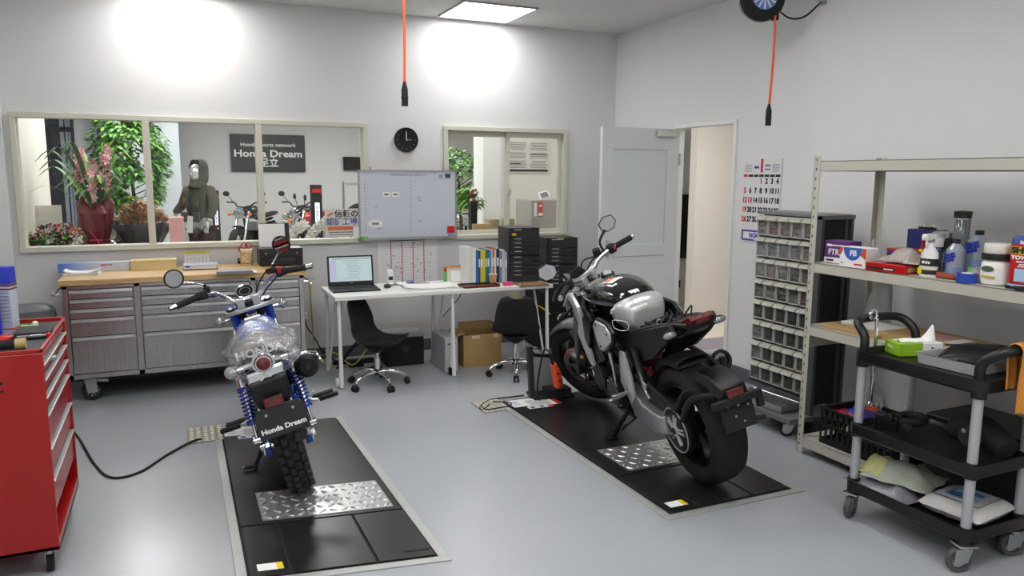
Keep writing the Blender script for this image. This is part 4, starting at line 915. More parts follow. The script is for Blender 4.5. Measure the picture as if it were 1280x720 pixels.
def pkg(name, cat, lab, x, y, z, w, d, h, m, rz=0., bevel=.002):
    """carton whose long side w lies along the shelf (y), d goes back from the shelf edge"""
    o = thing(name, lab, cat, (x, y, z), rz); obj('carton', MB().box((0, 0, h / 2), (d, w, h), m), o, bevel=bevel); return o
def stx(o, s, y, z, size, m, x, b=.001, rot=0., sx=1.): return text('lettering', s, size, m, o, face((x, -y, z), (0, -math.cos(rot), math.sin(rot)), (0, math.sin(rot), math.cos(rot))), bold=b, sx=sx)
PUR = mt('box_purple', '5c2f74', .6)
o = pkg('product_box', 'box', 'purple box with white printed letters at the end of the middle shelf', 3.36, 3.045, Z2, .155, .1, .125, PUR, .12)
obj('white_band', MB().box((-.0505, 0, .018), (.001, .156, .03), PAPER).box((-.0505, 0, .1), (.001, .12, .006), PAPER).box((0, -.0785, .018), (.1, .001, .03), PAPER), o); stx(o, 'FTR3L', .0, .062, .045, PAPER, -.0515, .001, sx=.9); obj('fine_print', MB().box((-.052, .04, .018), (.001, .045, .010), INK).box((-.0512, .05, .1), (.001, .03, .012), PAPER).box((-.0512, -.03, .03), (.001, .07, .004), PAPER), o)
tag(obj('glue_tube', MB().lathe([(0, 0), (.012, 0), (.012, .07), (.006, .09), (0, .09)], (0, 0, 0), (0, 0, 1), mt('tube_grey', '9a9fa8', .4), 14), loc=(3.42, 2.90, Z2 + .052)), 'small grey tube standing behind the purple box', 'tube')
o = pkg('product_box', 'box', 'white box with blue and red-orange swirls and the letters FB', 3.30, 2.885, Z2, .155, .1, .105, PAPER, .1)
arc = MB(); n = 14
bl = [(-.045 + .0, .105)] ; 
arc.prism([(-.055, .1045)] + [(-.055 * math.cos(PI * k / n), .1045 - .068 * math.sin(PI * k / n)) for k in range(1, n)] + [(.055, .1045)], -.0512, -.0505, mt('swirl_blue', '2f5cb0', .6), 'yz')
arc.prism([(.0775, .1045), (.058, .1045), (.060, .085), (.07, .065), (.0775, .06)], -.0511, -.0504, mt('swirl_red', 'c9482f', .6), 'yz')
arc.prism([(-.0775, .1045), (-.058, .1045), (-.054, .085), (-.045, .068), (-.0775, .045)], -.0511, -.0504, mt('swirl_red', 'c9482f', .6), 'yz'); obj('printed_swirl', arc, o)
stx(o, 'FB', .004, .074, .04, PAPER, -.052, .0015); obj('fine_print', MB().box((-.0512, -.035, .018), (.001, .05, .008), REDP).box((-.0512, .06, .02), (.001, .01, .01), INKG), o)
o = pkg('product_box', 'box', 'purple and red printed box lying behind the red box on the middle shelf', 3.52, 2.74, Z2, .22, .12, .09, PUR, -.1)
obj('red_lid', MB().box((0, 0, .093), (.125, .225, .012), mt('lid_red', 'b83a3a', .5)).box((-.06, -.06, .05), (.004, .04, .07), PAPER), o); stx(o, 'FTR', .06, .05, .03, PAPER, -.062)
o = pkg('product_box', 'box', 'flat bright red box lying in front of the crumpled bag on the middle shelf', 3.30, 2.675, Z2, .22, .12, .042, RED, .08)
obj('black_band', MB().box((-.0605, .02, .016), (.001, .16, .014), INK).box((-.0612, -.02, .016), (.001, .05, .006), PAPER).box((0, -.1105, .02), (.08, .001, .02), mt('gold_print', 'b8a24a', .5)), o)
random.seed(5)
bg = thing('crumpled_bag', 'crumpled clear and grey plastic bag lying on the flat red box', 'bag', (3.36, 2.645, Z2 + .044))
obj('film', MB().sheet(lambda u, v: ((v - .5) * .15 + .012 * math.sin(u * 17), (u - .5) * .24, .006 + .055 * math.sin(PI * u) ** 1.5 * math.sin(PI * v) + .018 * abs(math.sin(u * 11 + v * 9)) * math.sin(PI * v)), 22, 12, mt('bag_grey', 'a8a19a', .45, bump=.5, bscale=40)), bg, solid=.001)
# hanging white bag below the shelf
hbg = thing('carrier_bag', 'white translucent carrier bag hanging below the middle shelf', 'bag', (3.66, 3.02, .76))
loops = []
for k, (w, d, z, dy) in enumerate(((.16, .11, .005, .02), (.17, .12, .06, .02), (.15, .10, .14, .01), (.10, .07, .22, -.01), (.045, .03, .29, -.03), (.02, .015, .34, -.04))):
    loops.append([V((d * .5 * math.cos(2 * PI * j / 20) * (1 + .12 * math.sin(5 * 2 * PI * j / 20 + k)), dy + w * .5 * math.sin(2 * PI * j / 20) * (1 + .1 * math.cos(4 * 2 * PI * j / 20 + k)), z)) for j in range(20)])
obj('film', MB().loft(loops, BAGFILM, cap=False), hbg, subd=1); obj('contents', MB().sph((0, .02, .06), (.045, .06, .055), PAPER), hbg)
# bottles and cans
def spray_bottle(x, y, z, lab):
    o = thing('spray_bottle', lab, 'spray bottle', (x, y, z), .1)
    lp = lambda w, d, h, dx=0: [V((dx + d * math.cos(2 * PI * j / 20) * (1 if True else 0), w * math.sin(2 * PI * j / 20), h)) for j in range(20)]
    obj('body', MB().loft([lp(.04, .027, 0), lp(.042, .029, .01), lp(.042, .029, .09), lp(.040, .027, .115), lp(.022, .018, .14), lp(.014, .014, .155), lp(.014, .014, .165)], WHITE), o)
    obj('label', MB().loft([lp(.0428, .0298, .012), lp(.0428, .0298, .088)], mt('label_dark', '1f211d', .5)).loft([lp(.0432, .0302, .034), lp(.0432, .0302, .052)], mt('label_pale', 'd8d8c8', .5)).box((-.030, .025, .028), (.004, .02, .03), YEL), o); obj('label_marks', MB().box((-.0345, .008, .071), (.002, .014, .012), PAPER).box((-.0345, -.008, .071), (.002, .008, .013), PAPER, rot=(.2, 0, 0)).box((-.0345, -.02, .070), (.002, .010, .011), PAPER, rot=(-.2, 0, 0)), o)
    h = MB().box((-.012, 0, .19), (.075, .028, .03), WHITE).cyl((0, 0, .165), (0, 0, .182), .017, GREYP, n=16).tube([(-.03, 0, .185), (-.034, 0, .16), (-.028, 0, .14)], .006, WHITE, k=3).cyl((-.05, 0, .19), (-.062, 0, .19), .01, WHITE, n=12)
    obj('trigger_head', h, o, bevel=.004); obj('red_label', MB().box((-.0005, .028, .165), (.05, .008, .075), RED), o, bevel=.004); obj('yellow_band', MB().box((-.01, .030, .125), (.05, .008, .012), YEL), o); return o
spray_bottle(3.30, 2.475, Z2, 'white trigger spray bottle with a red and dark label on the middle shelf')
def can(name, lab, x, y, z, r, h, body, top, cap=None, cat='can', txt=None, tm=BLUEP, slope=True, prof=None, grp=None, px=0):
    if px: y = at(px, 300, 0, x).y
    o = thing(name, lab, cat, (x, y, z), group=grp); pf = prof or [(0, 0), (r * .94, 0), (r, .006), (r, h - .03), (r * .55, h - .008), (r * .4, h)]
    obj('body', MB().lathe(pf, (0, 0, 0), (0, 0, 1), body, 28), o)
    obj('cap', MB().lathe([(r * .42, h - .006), (r * .42, h + .016), (r * .36, h + .02), (0, h + .02)], (0, 0, 0), (0, 0, 1), top, 18), o) if cap is None else cap(o)
    return o
SILV = mt('can_silver', 'a4acba', .35, .4); 
def label_ring(o, r, z0, z1, m, name='label'): return obj(name, MB().lathe([(r + .0006, z0), (r + .0006, z1)], (0, 0, 0), (0, 0, 1), m, 28), o)
b1 = can('brake_fluid_can', 'silver can marked BF, standing behind the blue tape roll', 3.36, 2.20, Z2, .039, .165, SILV, BLKM, px=1196); label_ring(b1, .039, .012, .055, mt('can_blue_grey', '7f94b8', .4))
stx(b1, 'BF', .004, .098, .05, mt('bf_blue', '20309a', .5), -.0402, .003, rot=.3)
b2 = can('brake_fluid_can', 'larger silver can marked BF with a black cap, behind the white jar', 3.47, 2.115, Z2, .045, .205, SILV, BLKM, px=1224); label_ring(b2, .045, .02, .09, mt('can_blue_grey', '7f94b8', .4))
stx(b2, 'BF', .004, .145, .062, mt('bf_blue', '20309a', .5), -.0462, .004, rot=.25)
tt = can('measuring_tube', 'tall clear tube with a dark grey lid, tallest thing on the middle shelf', 3.60, 2.42, Z2, .037, .30, CLEAR, DKGREY, px=1201, cap=lambda o: obj('lid', MB().lathe([(0, .272), (.039, .272), (.041, .305), (0, .308)], (0, 0, 0), (0, 0, 1), DKGREY, 24), o), cat='tube')
obj('inner_roll', MB().cyl((0, 0, .005), (0, 0, .26), .03, mt('tube_fill', '8a8c90', .5), n=20), tt)
cb_ = can('parts_cleaner_can', 'clear bottle with a white cap between the spray bottle and the small BF can', 3.42, 2.40, Z2, .026, .14, CLEAR, WHITE, px=1173, cap=lambda o: obj('cap', MB().lathe([(0, .135), (.026, .135), (.028, .178), (0, .18)], (0, 0, 0), (0, 0, 1), WHITE, 20), o), cat='bottle'); cb_.name = 'clear_bottle'
cc2 = can('clear_bottle', 'clear bottle with a black honeycomb cap beside the small BF can', 3.46, 2.33, Z2, .028, .125, CLEAR, BLKM, px=1187, cap=lambda o: obj('cap', MB().lathe([(0, .122), (.028, .122), (.032, .13), (.032, .165), (.026, .175), (0, .18)], (0, 0, 0), (0, 0, 1), BLKM, 8), o), cat='bottle')
nb = pkg('product_box', 'box', 'navy blue box standing behind the white trigger spray bottle', 3.62, at(1158, 300, 0, 3.62).y, Z2, .17, .08, .20, mt('box_navy', '23306e', .5)); 
cg = can('chrome_lid_jar', 'dark blue jar with a ribbed lid behind the trigger spray bottle', 3.56, 2.52, Z2, .045, .17, mt('jar_blue', '2c3c7c', .4), STEEL, px=1177, cap=lambda o: obj('lid', MB().lathe([(0, .168), (.047, .168), (.047, .195), (.03, .2), (0, .2)], (0, 0, 0), (0, 0, 1), STEEL, 12), o), cat='jar')
tag(obj('buckle_part', MB().box((0, 0, .005), (.02, .09, .012), BLKM).torus((0, -.03, .012), (1, 0, 0), .012, .004, WHITE, 14, 6).torus((0, .03, .012), (1, 0, 0), .012, .004, WHITE, 14, 6), loc=(3.60, at(1158, 300, 0, 3.60).y, Z2 + .203)), 'small black and white buckle lying on top of the navy blue box', 'buckle')
bt2 = thing('tape_roll', 'bright blue tape roll with a white core in front of the small BF can', 'tape', (3.275, at(1209, 340, 0, 3.275).y, Z2))
obj('tape', MB().lathe([(.024, 0), (.042, 0), (.042, .042), (.024, .042)], (0, 0, 0), (0, 0, 1), mt('tape_blue', '2447a6', .45), 28, closed=True), bt2); obj('core', MB().lathe([(.021, 0), (.024, 0), (.024, .044), (.021, .044)], (0, 0, 0), (0, 0, 1), PAPER, 28, closed=True), bt2)
sb = thing('sticker_bag', 'clear bag with green and orange stickers behind the blue tape roll', 'bag', (3.35, at(1221, 330, 0, 3.35).y, Z2), .1)
obj('film', MB().sph((0, 0, .035), (.03, .04, .035), BAGFILM), sb); obj('stickers', MB().box((-.022, .01, .055), (.004, .025, .014), GREENP, rot=(.4, 0, 0)).box((-.02, -.02, .03), (.004, .02, .02), mt('st_or', 'd8893a', .5)), sb)
oz = tag(obj('plastic_tray', MB().box((0, 0, .01), (.1, .14, .012), mt('tray_orange', 'a8503c', .5)).box((-.05, 0, .018), (.004, .14, .02), mt('tray_orange', 'a8503c', .5)), loc=(3.35, at(1184, 340, 0, 3.35).y, Z2)), 'small rust coloured plastic tray in front of the clear bottles', 'tray')
# white jar with black band and lid
jr = thing('hand_cleaner_jar', 'wide white jar with a black band and white lid, next to the red towel pack', 'jar', (3.33, at(1245, 340, 0, 3.33).y, Z2)); jr.scale = (1.15, 1.15, 1.08); 
obj('body', MB().lathe([(0, 0), (.042, 0), (.05, .008), (.052, .05), (.05, .09), (.044, .1), (.044, .105), (0, .105)], (0, 0, 0), (0, 0, 1), WHITE, 32), jr)
obj('print', MB().prism([(.025 * math.cos(a * PI / 6), .068 + .012 * math.sin(a * PI / 6)) for a in range(12)], -.0535, -.050, mt('print_green', '4a5a48', .5), 'yz').box((-.052, -.005, .035), (.003, .05, .01), mt('gold_print', 'b8a24a', .5)), jr)
obj('band', MB().lathe([(.044, .103), (.053, .105), (.053, .128), (.044, .13)], (0, 0, 0), (0, 0, 1), BLKM, 32), jr); obj('lid', MB().lathe([(0, .13), (.045, .13), (.047, .134), (.047, .165), (.044, .17), (0, .17)], (0, 0, 0), (0, 0, 1), mt('lid_cream', 'd8d4cc', .45), 32), jr)
# towel pack
o = thing('towel_pack', 'red, blue and yellow pack of paper shop towels at the edge of the shelf', 'paper towel pack', (3.335, at(1287, 330, 0, 3.335).y, Z2), .12)
loopf = lambda z, s=1.: [V((p[0], p[1], z)) for p in rrect(.10 * s, .135 * s, .03 * s)]
TR = mt('pack_red', 'b5202a', .3)
obj('pack', MB().loft([loopf(0, .96), loopf(.01), loopf(.195), loopf(.215, .93), loopf(.225, .75)], TR), o)
obj('blue_top', MB().loft([loopf(.192, 1.01), loopf(.216, .95), loopf(.227, .77)], mt('pack_blue', '27408c', .4)), o); obj('yellow_band', MB().loft([loopf(.148, 1.008), loopf(.182, 1.008)], mt('pack_yellow', 'cfae22', .4)), o)
obj('pale_window', MB().box((-.0505, -.012, .06), (.001, .09, .055), mt('pack_pale', '9fc0d8', .5)), o); obj('blue_foot', MB().loft([loopf(0.002, 1.01), loopf(.02, 1.01)], mt('pack_pale', '9fc0d8', .5)), o)
stx(o, 'Scott', .0, .2, .02, PAPER, -.0515, .001); stx(o, 'SHOP', .0, .165, .034, INK, -.0525, .002, sx=1.25); stx(o, 'TOWELS', .0, .134, .022, PAPER, -.0515, .001, sx=1.2)
obj('fine_print', MB().box((-.0508, -.01, .117), (.001, .08, .005), PAPER).box((-.0508, -.012, .106), (.001, .06, .004), PAPER).box((-.0508, -.012, .097), (.001, .07, .004), PAPER), o)
tag(obj('scissors', MB().torus((0, 0, .008), (0, 0, 1), .022, .007, BLKM, 18, 8).torus((.01, .05, .008), (0, 0, 1), .018, .006, BLKM, 18, 8).box((0, -.06, .008), (.014, .09, .004), STEEL), loc=(3.262, at(1277, 355, 0, 3.262).y, Z2)), 'black-handled scissors lying at the front of the towel pack', 'scissors')
# things on the lower shelf (z .752): flat carton, papers
Z1 = SZ[1] + .001
o = pkg('flat_carton', 'carton', 'flat brown parcel with a red and white label lying on the lower shelf', 3.46, 2.50, Z1, .50, .30, .035, CARD, .0)
obj('parcel_label', MB().box((-.0, -.02, .036), (.18, .22, .001), mt('label_pinkish', 'c99a94', .6)).box((.0, -.1, .0365), (.16, .06, .001), PAPER), o)
o = pkg('flat_carton', 'carton', 'thin brown cardboard sheet under the papers on the lower shelf', 3.40, 2.90, Z1, .36, .26, .02, CARD, .05)
paper('paper_stack', 0, 0, .16, .28, 'white papers lying on the cardboard sheet on the lower shelf', n=3, z=Z1 + .021, th=.006, loc=(3.44, 2.88))
# crate of packets on the bottom shelf
Z0 = SZ[0] + .001
cr_ = thing('plastic_crate', 'black perforated plastic crate on the bottom shelf, filled with colourful packets', 'crate', (3.42, 2.80, Z0)); W, L, H = .30, .46, .20
m = MB(); lat = lambda a, b, u: a + (b - a) * u
m.bx((-W / 2, -L / 2, 0), (W / 2, L / 2, .006), BLKM)
for (ax, c_) in (('x', -W / 2), ('x', W / 2), ('y', -L / 2), ('y', L / 2)):
    n = 12 if ax == 'x' else 8; Ln = L if ax == 'x' else W
    def put(a0, a1, z0, z1):
        if ax == 'x': m.bx((c_ - .003, a0, z0), (c_ + .003, a1, z1), BLKM)
        else: m.bx((a0, c_ - .003, z0), (a1, c_ + .003, z1), BLKM)
    put(-Ln / 2, Ln / 2, H - .045, H); put(-Ln / 2, Ln / 2, .0, .03); put(-Ln / 2, Ln / 2, .095, .115)
    for k in range(n + 1): x_ = -Ln / 2 + Ln * k / n; put(x_ - .005, x_ + .005, 0, H)
m.bx((-W / 2 - .01, -L / 2 - .01, H), (W / 2 + .01, -L / 2 + .006, H + .008), BLKM).bx((-W / 2 - .01, L / 2 - .006, H), (W / 2 + .01, L / 2 + .01, H + .008), BLKM).bx((-W / 2 - .01, -L / 2, H), (-W / 2 + .006, L / 2, H + .008), BLKM).bx((W / 2 - .006, -L / 2, H), (W / 2 + .01, L / 2, H + .008), BLKM)
obj('crate_wall', m, cr_)
random.seed(11)
for k, (cn, wd) in enumerate((('b5283a', 'red packet lying on top in the black crate'), ('2a3f9a', 'blue packet lying on top in the black crate'), ('c9463a', 'orange-red packet sloping in the black crate'), ('3a2f6e', 'purple packet sloping in the black crate'), ('b8b6b8', 'pale packet at the near end of the black crate'), ('8a2030', 'dark red packet low in the black crate'))):
    q = obj('packet', MB().sheet(lambda u, v: ((u - .5) * .15, (v - .5) * .13, .014 * math.sin(PI * u) * math.sin(PI * v) + .006 * math.sin(u * 14 + k)), 10, 6, mt('packet_' + cn, cn, .3, bump=.3)), solid=.004,
        loc=(3.40 + random.uniform(-.04, .04), 2.96 - k * .055, Z0 + .15 + .012 * k + (.02 if k < 4 else -.04)), rot=(random.uniform(-.4, .4), random.uniform(-.45, .1), random.uniform(-1, 1)))
    tag(q, wd, 'packet', 'packets in the black crate')
tag(obj('clear_bag', MB().sheet(lambda u, v: ((u - .5) * .09 + .02 * math.sin(9 * v), (v - .5) * .11, .13 * math.sin(PI * u) * math.sin(PI * v) + .015 * math.sin(13 * u)), 14, 12, BAGFILM), loc=(3.55, 2.93, Z0 + .20)), 'clear crinkled plastic bag standing up behind the black crate', 'bag')

# ------------------------------------------------------------------ black service cart
pFL, pFR = at(1066, 612, 2, .13), at(1206, 676, 2, .13)
KX0, KY1, KY0 = (pFL.x + pFR.x) / 2, pFL.y, pFR.y; KX1 = KX0 + .33
ct = thing('service_cart', 'black three-tier plastic service cart with grey metal posts on castors', 'cart', ((KX0 + KX1) / 2, (KY0 + KY1) / 2, 0)); hx, hy = (KX1 - KX0) / 2, (KY1 - KY0) / 2
CARTB = mt('cart_plastic', '151516', .38, var=.15, bump=.05, bscale=200); POSTG = mt('cart_post', 'aeb0b4', .4, .3)
PANM = mt('pan_steel', 'c3c5c6', .45, .25, var=.04)
def tray(z, e=.035, h=.055, nm='tray'):
    m = MB(); X, Y = hx + e, hy + e
    m.loft([[V((p[0], p[1], zz)) for p in rrect(2 * X - i, 2 * Y - i, .05)] for i, zz in ((.02, z - h), (0, z - h + .01), (0, z), (.012, z + .002), (.03, z - .006), (.04, z - .026), (.2, z - .027))], CARTB)
    return obj(nm, m, ct)
for z in (.185, .455, .80): tray(z)
for sx in (-1, 1):
    for sy in (-1, 1):
        for a, b in ((.17, .41), (.45, .745)): obj('post', MB().cyl((sx * hx, sy * hy, a), (sx * hx, sy * hy, b), .0195, POSTG, n=20), ct)
        for a, b, r in ((.395, .46, .026), (.115, .19, .027), (.725, .80, .028)): obj('post_collar', MB().cyl((sx * hx, sy * hy, a), (sx * hx, sy * hy, b), r, CARTB, n=20), ct)
        castor('castor', ct, (sx * hx, sy * hy, 0), .052, .026, mt('castor_grey', '4a4b4c', .6), STEEL, rz=(1.9 if sy > 0 else 1.2), h=.12)
for s in (1, -1):
    y = s * hy
    obj('push_handle', MB().tube([(-hx, y, .76), (-hx, y + s * .0, .86), (-hx + .02, y + s * .06, .915), (-hx + .09, y + s * .085, .925), (hx - .09, y + s * .085, .925), (hx - .02, y + s * .06, .915), (hx, y, .86), (hx, y, .76)], .02, CARTB, n=12, k=4), ct)
CZ = .775
def oncart(px, py, z=CZ): return at(px, py, 2, z)
p = oncart(1141, 442); tb = thing('tissue_box', 'green and white box with a tissue sticking out, on the top cart tray', 'tissue box', p, -.30)
obj('carton', MB().box((0, 0, .03), (.215, .105, .06), mt('tissue_green', '8fbe2c', .55)), tb, bevel=.003); obj('white_side', MB().box((.06, -.0005, .03), (.1, .107, .061), PAPER), tb, bevel=.003)
obj('blue_print', MB().box((.055, -.0555, .032), (.012, .001, .018), BLUEP, rot=(0, .3, 0)).box((.072, -.0555, .031), (.014, .001, .010), BLUEP, rot=(0, -.2, 0)).box((.088, -.0555, .032), (.010, .001, .012), BLUEP), tb)
obj('end_mark', MB().box((-.1085, .01, .035), (.001, .04, .012), mt('pale_lime', 'd8e4a8', .6), rot=(.2, 0, 0)), tb)
obj('tissue', MB().sheet(lambda u, v: ((u - .5) * .17, (v - .5) * .08 * (1 - .4 * abs(u - .5)), .062 + .012 * math.sin(u * 12 + v * 6) * math.sin(PI * v) + max(0, u - .78) * .30 * math.sin(PI * v)), 22, 10, PAPER), tb, solid=.001)
p = oncart(1185, 458); pn = thing('steel_pan', 'rectangular stainless steel pan on the top tray of the cart', 'pan', p + V((.045, -.03, 0)), .05); W, L, H = .22, .27, .05
pm = MB().loft([[V((s * W / 2 * q, t * L / 2 * q2, z)) for s, t in ((-1, -1), (1, -1), (1, 1), (-1, 1))] for q, q2, z in ((1.04, 1.03, H), (1, 1, H - .003), (.94, .95, .0), (.92, .93, .003), (.97, .97, H - .004))], PANM, cap=False)
pm.bx((-W * .46, -L * .46, .002), (W * .46, L * .46, .005), PANM); obj('pan_shell', pm, pn, bevel=.002)
# black moulded part in pan
bp = thing('seat_cowl', 'curved black seat cowl lying in the stainless pan on the cart', 'motorcycle part', pn.location + V((.07, -.05, .012)), .4)
obj('shell', MB().sheet(lambda u, v: ((v - .5) * .20, (u - .5) * .32, .03 + .075 * math.sin(PI * (.15 + .7 * v)) * (1 - (2 * u - 1) ** 4 * .5) - .03 * u), 16, 10, BLK), bp, solid=.006, subd=1)
obj('rib', MB().tube([(-.05, -.14, .07), (-.06, 0, .095), (-.05, .14, .075)], .004, BLKM, k=4), bp)
# wrench hanging on the handle
wr = thing('ring_spanner', 'long chrome ring spanner hanging on the far handle of the cart', 'spanner', (KX0 + .12, KY1 + .062, 0))
obj('shaft', MB().box((0, -.022, .80), (.016, .01, .26), CHROME).box((0, -.022, .63), (.012, .01, .2), CHROME), wr, bevel=.003); obj('ring_end', MB().torus((0, -.0, .945), (0, 1, 0), .022, .007, CHROME, 20, 8), wr); obj('ring_end', MB().torus((0, -.022, .52), (0, 1, 0), .014, .005, CHROME, 16, 8), wr)
# middle tray clutter
z = .43
ml = thing('brake_caliper', 'black machined motorcycle part on the middle tray of the cart, near post', 'motorcycle part', ((KX0 + KX1) / 2 + .05, KY0 + .12, z))
obj('housing', MB().tube([(0, -.12, .05), (.02, 0, .09), (0, .12, .07)], [.05, .065, .05], BLKM, k=4, n=12), ml); obj('cover', MB().cyl((-.075, 0, .08), (-.04, 0, .08), .045, DKGREY, n=20), ml); obj('bolt', MB().cyl((-.08, .02, .10), (-.07, .02, .10), .01, STEEL, n=8), ml)
ml.name = 'starter_motor'
mh = thing('muffler_bracket', 'black curved hose and bracket on the middle tray of the cart, far post', 'motorcycle part', ((KX0 + KX1) / 2 + .02, KY1 - .12, z)); mh.name = 'rubber_hose'
obj('hose', MB().tube([(-.1, .1, .03), (-.06, 0, .05), (0, -.06, .06), (.06, -.02, .06), (.05, .06, .05), (-.02, .04, .04), (-.08, -.08, .03)], .02, BLKM, k=6, n=10), mh); obj('bracket', MB().box((-.1, .04, .04), (.02, .1, .07), BLK, rot=(0, 0, .3)).cyl((-.12, .02, .07), (-.08, .02, .07), .02, DKMET, n=14), mh, bevel=.004)
bxx = thing('parts_case', 'black lidded case standing behind the cart beside the shelving', 'case', (KX1 + .22, KY0 + .03, .101)); bxx.location = (3.5, 2.2, Z0)
obj('body', MB().box((0, 0, .15), (.34, .46, .30), BLKM), bxx, bevel=.015); obj('lid', MB().box((0, 0, .32), (.36, .48, .05), BLK), bxx, bevel=.012); obj('latch', MB().box((-.185, .0, .29), (.012, .05, .05), DKGREY), bxx)
# bottom tray: cloths, bags
z = .165
random.seed(3)
def heap(name, lab, cat, loc, w, d, h, m, seed, rz=0., nu=22, nv=18, amp=1., sub=None):
    o = thing(name, lab, cat, loc, rz)
    def f(u, v):
        x, y = (u - .5) * w, (v - .5) * d; e = min(u, 1 - u, .32) / .32 * min(v, 1 - v, .32) / .32; q = noise.noise(V((x * 9, y * 9, seed))) * .5 + noise.noise(V((x * 22, y * 22, seed))) * .25
        return (x + .02 * noise.noise(V((y * 14, seed, 1))), y + .02 * noise.noise(V((x * 14, seed, 3))), max(.003, h * (math.sin(e * PI / 2) * (.75 + amp * q))))
    obj('cloth' if 'cloth' in name or 'towel' in name else 'film', MB().sheet(f, nu, nv, m), o, solid=.004, subd=1); return o
heap('plastic_bag', 'crumpled translucent plastic bag under the pale green cloth on the bottom tray', 'bag', (KX0 + .11, KY1 - .11, z), .25, .34, .07, mt('bag_shiny', '8b8a92', .15, bump=.6, bscale=25), 4)
heap('cleaning_cloth', 'folded pale green cleaning cloth on the bottom tray of the cart', 'cloth', (KX0 + .14, KY1 - .15, z + .06), .26, .30, .085, mt('cloth_green', 'a3aa9c', .95, var=.12, scale=6, bump=.2), 9, .3)
heap('cleaning_cloth', 'yellowish cleaning cloth folded under the corner of the pale green one', 'cloth', (KX0 + .11, KY1 - .07, z + .065), .2, .16, .085, mt('cloth_yellow', 'b8b67c', .95, var=.1, scale=6, bump=.2), 21, .2)
rb = thing('rag_pack', 'white sealed pack of rags with a blue label on the bottom tray of the cart', 'rag pack', (KX0 + .17, KY0 + .12, z), .12)
def fb(sgn):
    return lambda u, v: ((u - .5) * .30, (v - .5) * .26, .04 + sgn * .04 * (max(0, 1 - (2 * u - 1) ** 4) * max(0, 1 - (2 * v - 1) ** 4)) ** .5 + .004 * noise.noise(V((u * 12, v * 12, 2))))
obj('pack', MB().sheet(fb(1), 18, 18, mt('rag_white', 'c4c2c0', .8, bump=.6, bscale=35)).sheet(fb(-1), 18, 18, mt('rag_white', 'c4c2c0', .8)), rb)
obj('blue_label', MB().box((0, 0, .0835), (.13, .13, .0015), mt('lab_grey', '9fb2c4', .5)).box((-.03, .03, .0845), (.05, .06, .001), mt('lab_blue', '3a6ea8', .5)).box((.03, -.02, .0845), (.03, .07, .001), mt('lab_blue', '3a6ea8', .5)), rb)
obj('label_marks', MB().box((-.05, .035, .0865), (.012, .02, .001), INK).box((-.05, .01, .0865), (.010, .016, .001), INK).box((-.05, -.012, .0865), (.010, .016, .001), INK), rb)
obj('black_outline', MB().box((-.095, 0, .082), (.002, .19, .002), INK).box((.09, 0, .082), (.002, .19, .002), INK).box((0, -.095, .082), (.19, .002, .002), INK), rb)
# orange towels over the near handle
def towel(name, y, x, w, lab, m, l1, l2, seed):
    o = thing(name, lab, 'towel', (x, y, .925))
    def f(u, v):
        s = (v - .42) * (l1 + l2); xx = (u - .5) * w; wv = .008 * math.sin(u * 13 + seed) * min(1, abs(s) * 6)
        a = max(-1., min(1., s / .05)); ang = a * PI / 2
        yy = -.0 - math.sin(ang) * .032; zz = math.cos(ang) * .03 + .0 - max(0, abs(s) - .05)
        return (xx + .012 * s * (u - .5) * 3, yy + wv * (1 if s > 0 else -1), zz)
    obj('cloth', MB().sheet(f, 16, 40, m), o, solid=.005, subd=1); return o
TO = mt('towel_orange', 'd28a3a', .95, var=.1, bump=.5, bscale=220); TO2 = mt('towel_amber', 'cfa264', .95, var=.1, bump=.5, bscale=220)
towel('hand_towel', KY0 - .085, KX0 + .115, .11, 'deep orange towel draped over the near handle of the cart', TO, .24, .26, 1)
towel('hand_towel', KY0 - .09, KX0 + .20, .13, 'paler amber towel draped over the near handle of the cart beside the orange one', TO2, .30, .26, 3)
# grey box foot visible behind near castor
# ------------------------------------------------------------------ red tool trolley
TX1, TY0, TY1, TZ0, TZ1 = -.475, 3.28, 3.98, .11, .905; TX0 = XL + .06
tr = thing('tool_trolley', 'red enamelled drawer trolley on castors at the left edge of the room', 'tool trolley', ((TX0 + TX1) / 2, (TY0 + TY1) / 2, 0)); hx, hy = (TX1 - TX0) / 2, (TY1 - TY0) / 2
REDE = mt('trolley_red', '9c0c0b', .32, coat=.3, var=.05); REDI = mt('trolley_red_inner', '8d0b0b', .5)
m = MB()
m.bx((-hx, -hy, TZ0), (hx, -hy + .012, TZ1), REDE).bx((-hx, hy - .012, TZ0), (hx, hy, TZ1), REDE).bx((-hx, -hy, TZ0), (-hx + .012, hy, TZ1), REDE).bx((-hx, -hy, TZ0), (hx, hy, TZ0 + .02), REDE)
m.bx((hx - .03, -hy + .012, TZ1 - .035), (hx - .006, hy - .012, TZ1 - .012), REDE); m.bx((-hx + .012, -hy + .012, TZ0 + .02), (hx - .30, hy - .012, TZ1 - .04), REDI); obj('body', m, tr, bevel=.004)
obj('rim', MB().bx((hx - .012, -hy, TZ1), (hx, hy, TZ1 + .016), REDE).bx((-hx, -hy, TZ1), (hx, -hy + .012, TZ1 + .016), REDE).bx((-hx, hy - .012, TZ1), (hx, hy, TZ1 + .02), REDE).bx((-hx, -hy, TZ1), (-hx + .012, hy, TZ1 + .016), REDE), tr, bevel=.003)
obj('rubber_mat', MB().bx((-hx + .012, -hy + .012, TZ1 - .014), (hx - .012, hy - .012, TZ1 + .002), mt('mat_grey', '4e5256', .7)), tr)
zs = [(.815, .865), (.745, .805), (.675, .735), (.54, .665), (.415, .53), (.255, .40)]
for k, (a, b) in enumerate(zs):
    q = obj('drawer', MB().bx((hx - .04, -hy + .016, a), (hx - .008, hy - .016, b - .02), REDE), tr, bevel=.002)
    obj('pull_rail', MB().bx((hx - .02, -hy + .016, b - .016), (hx + .003, hy - .016, b - .009), PULL), q, bevel=.003)
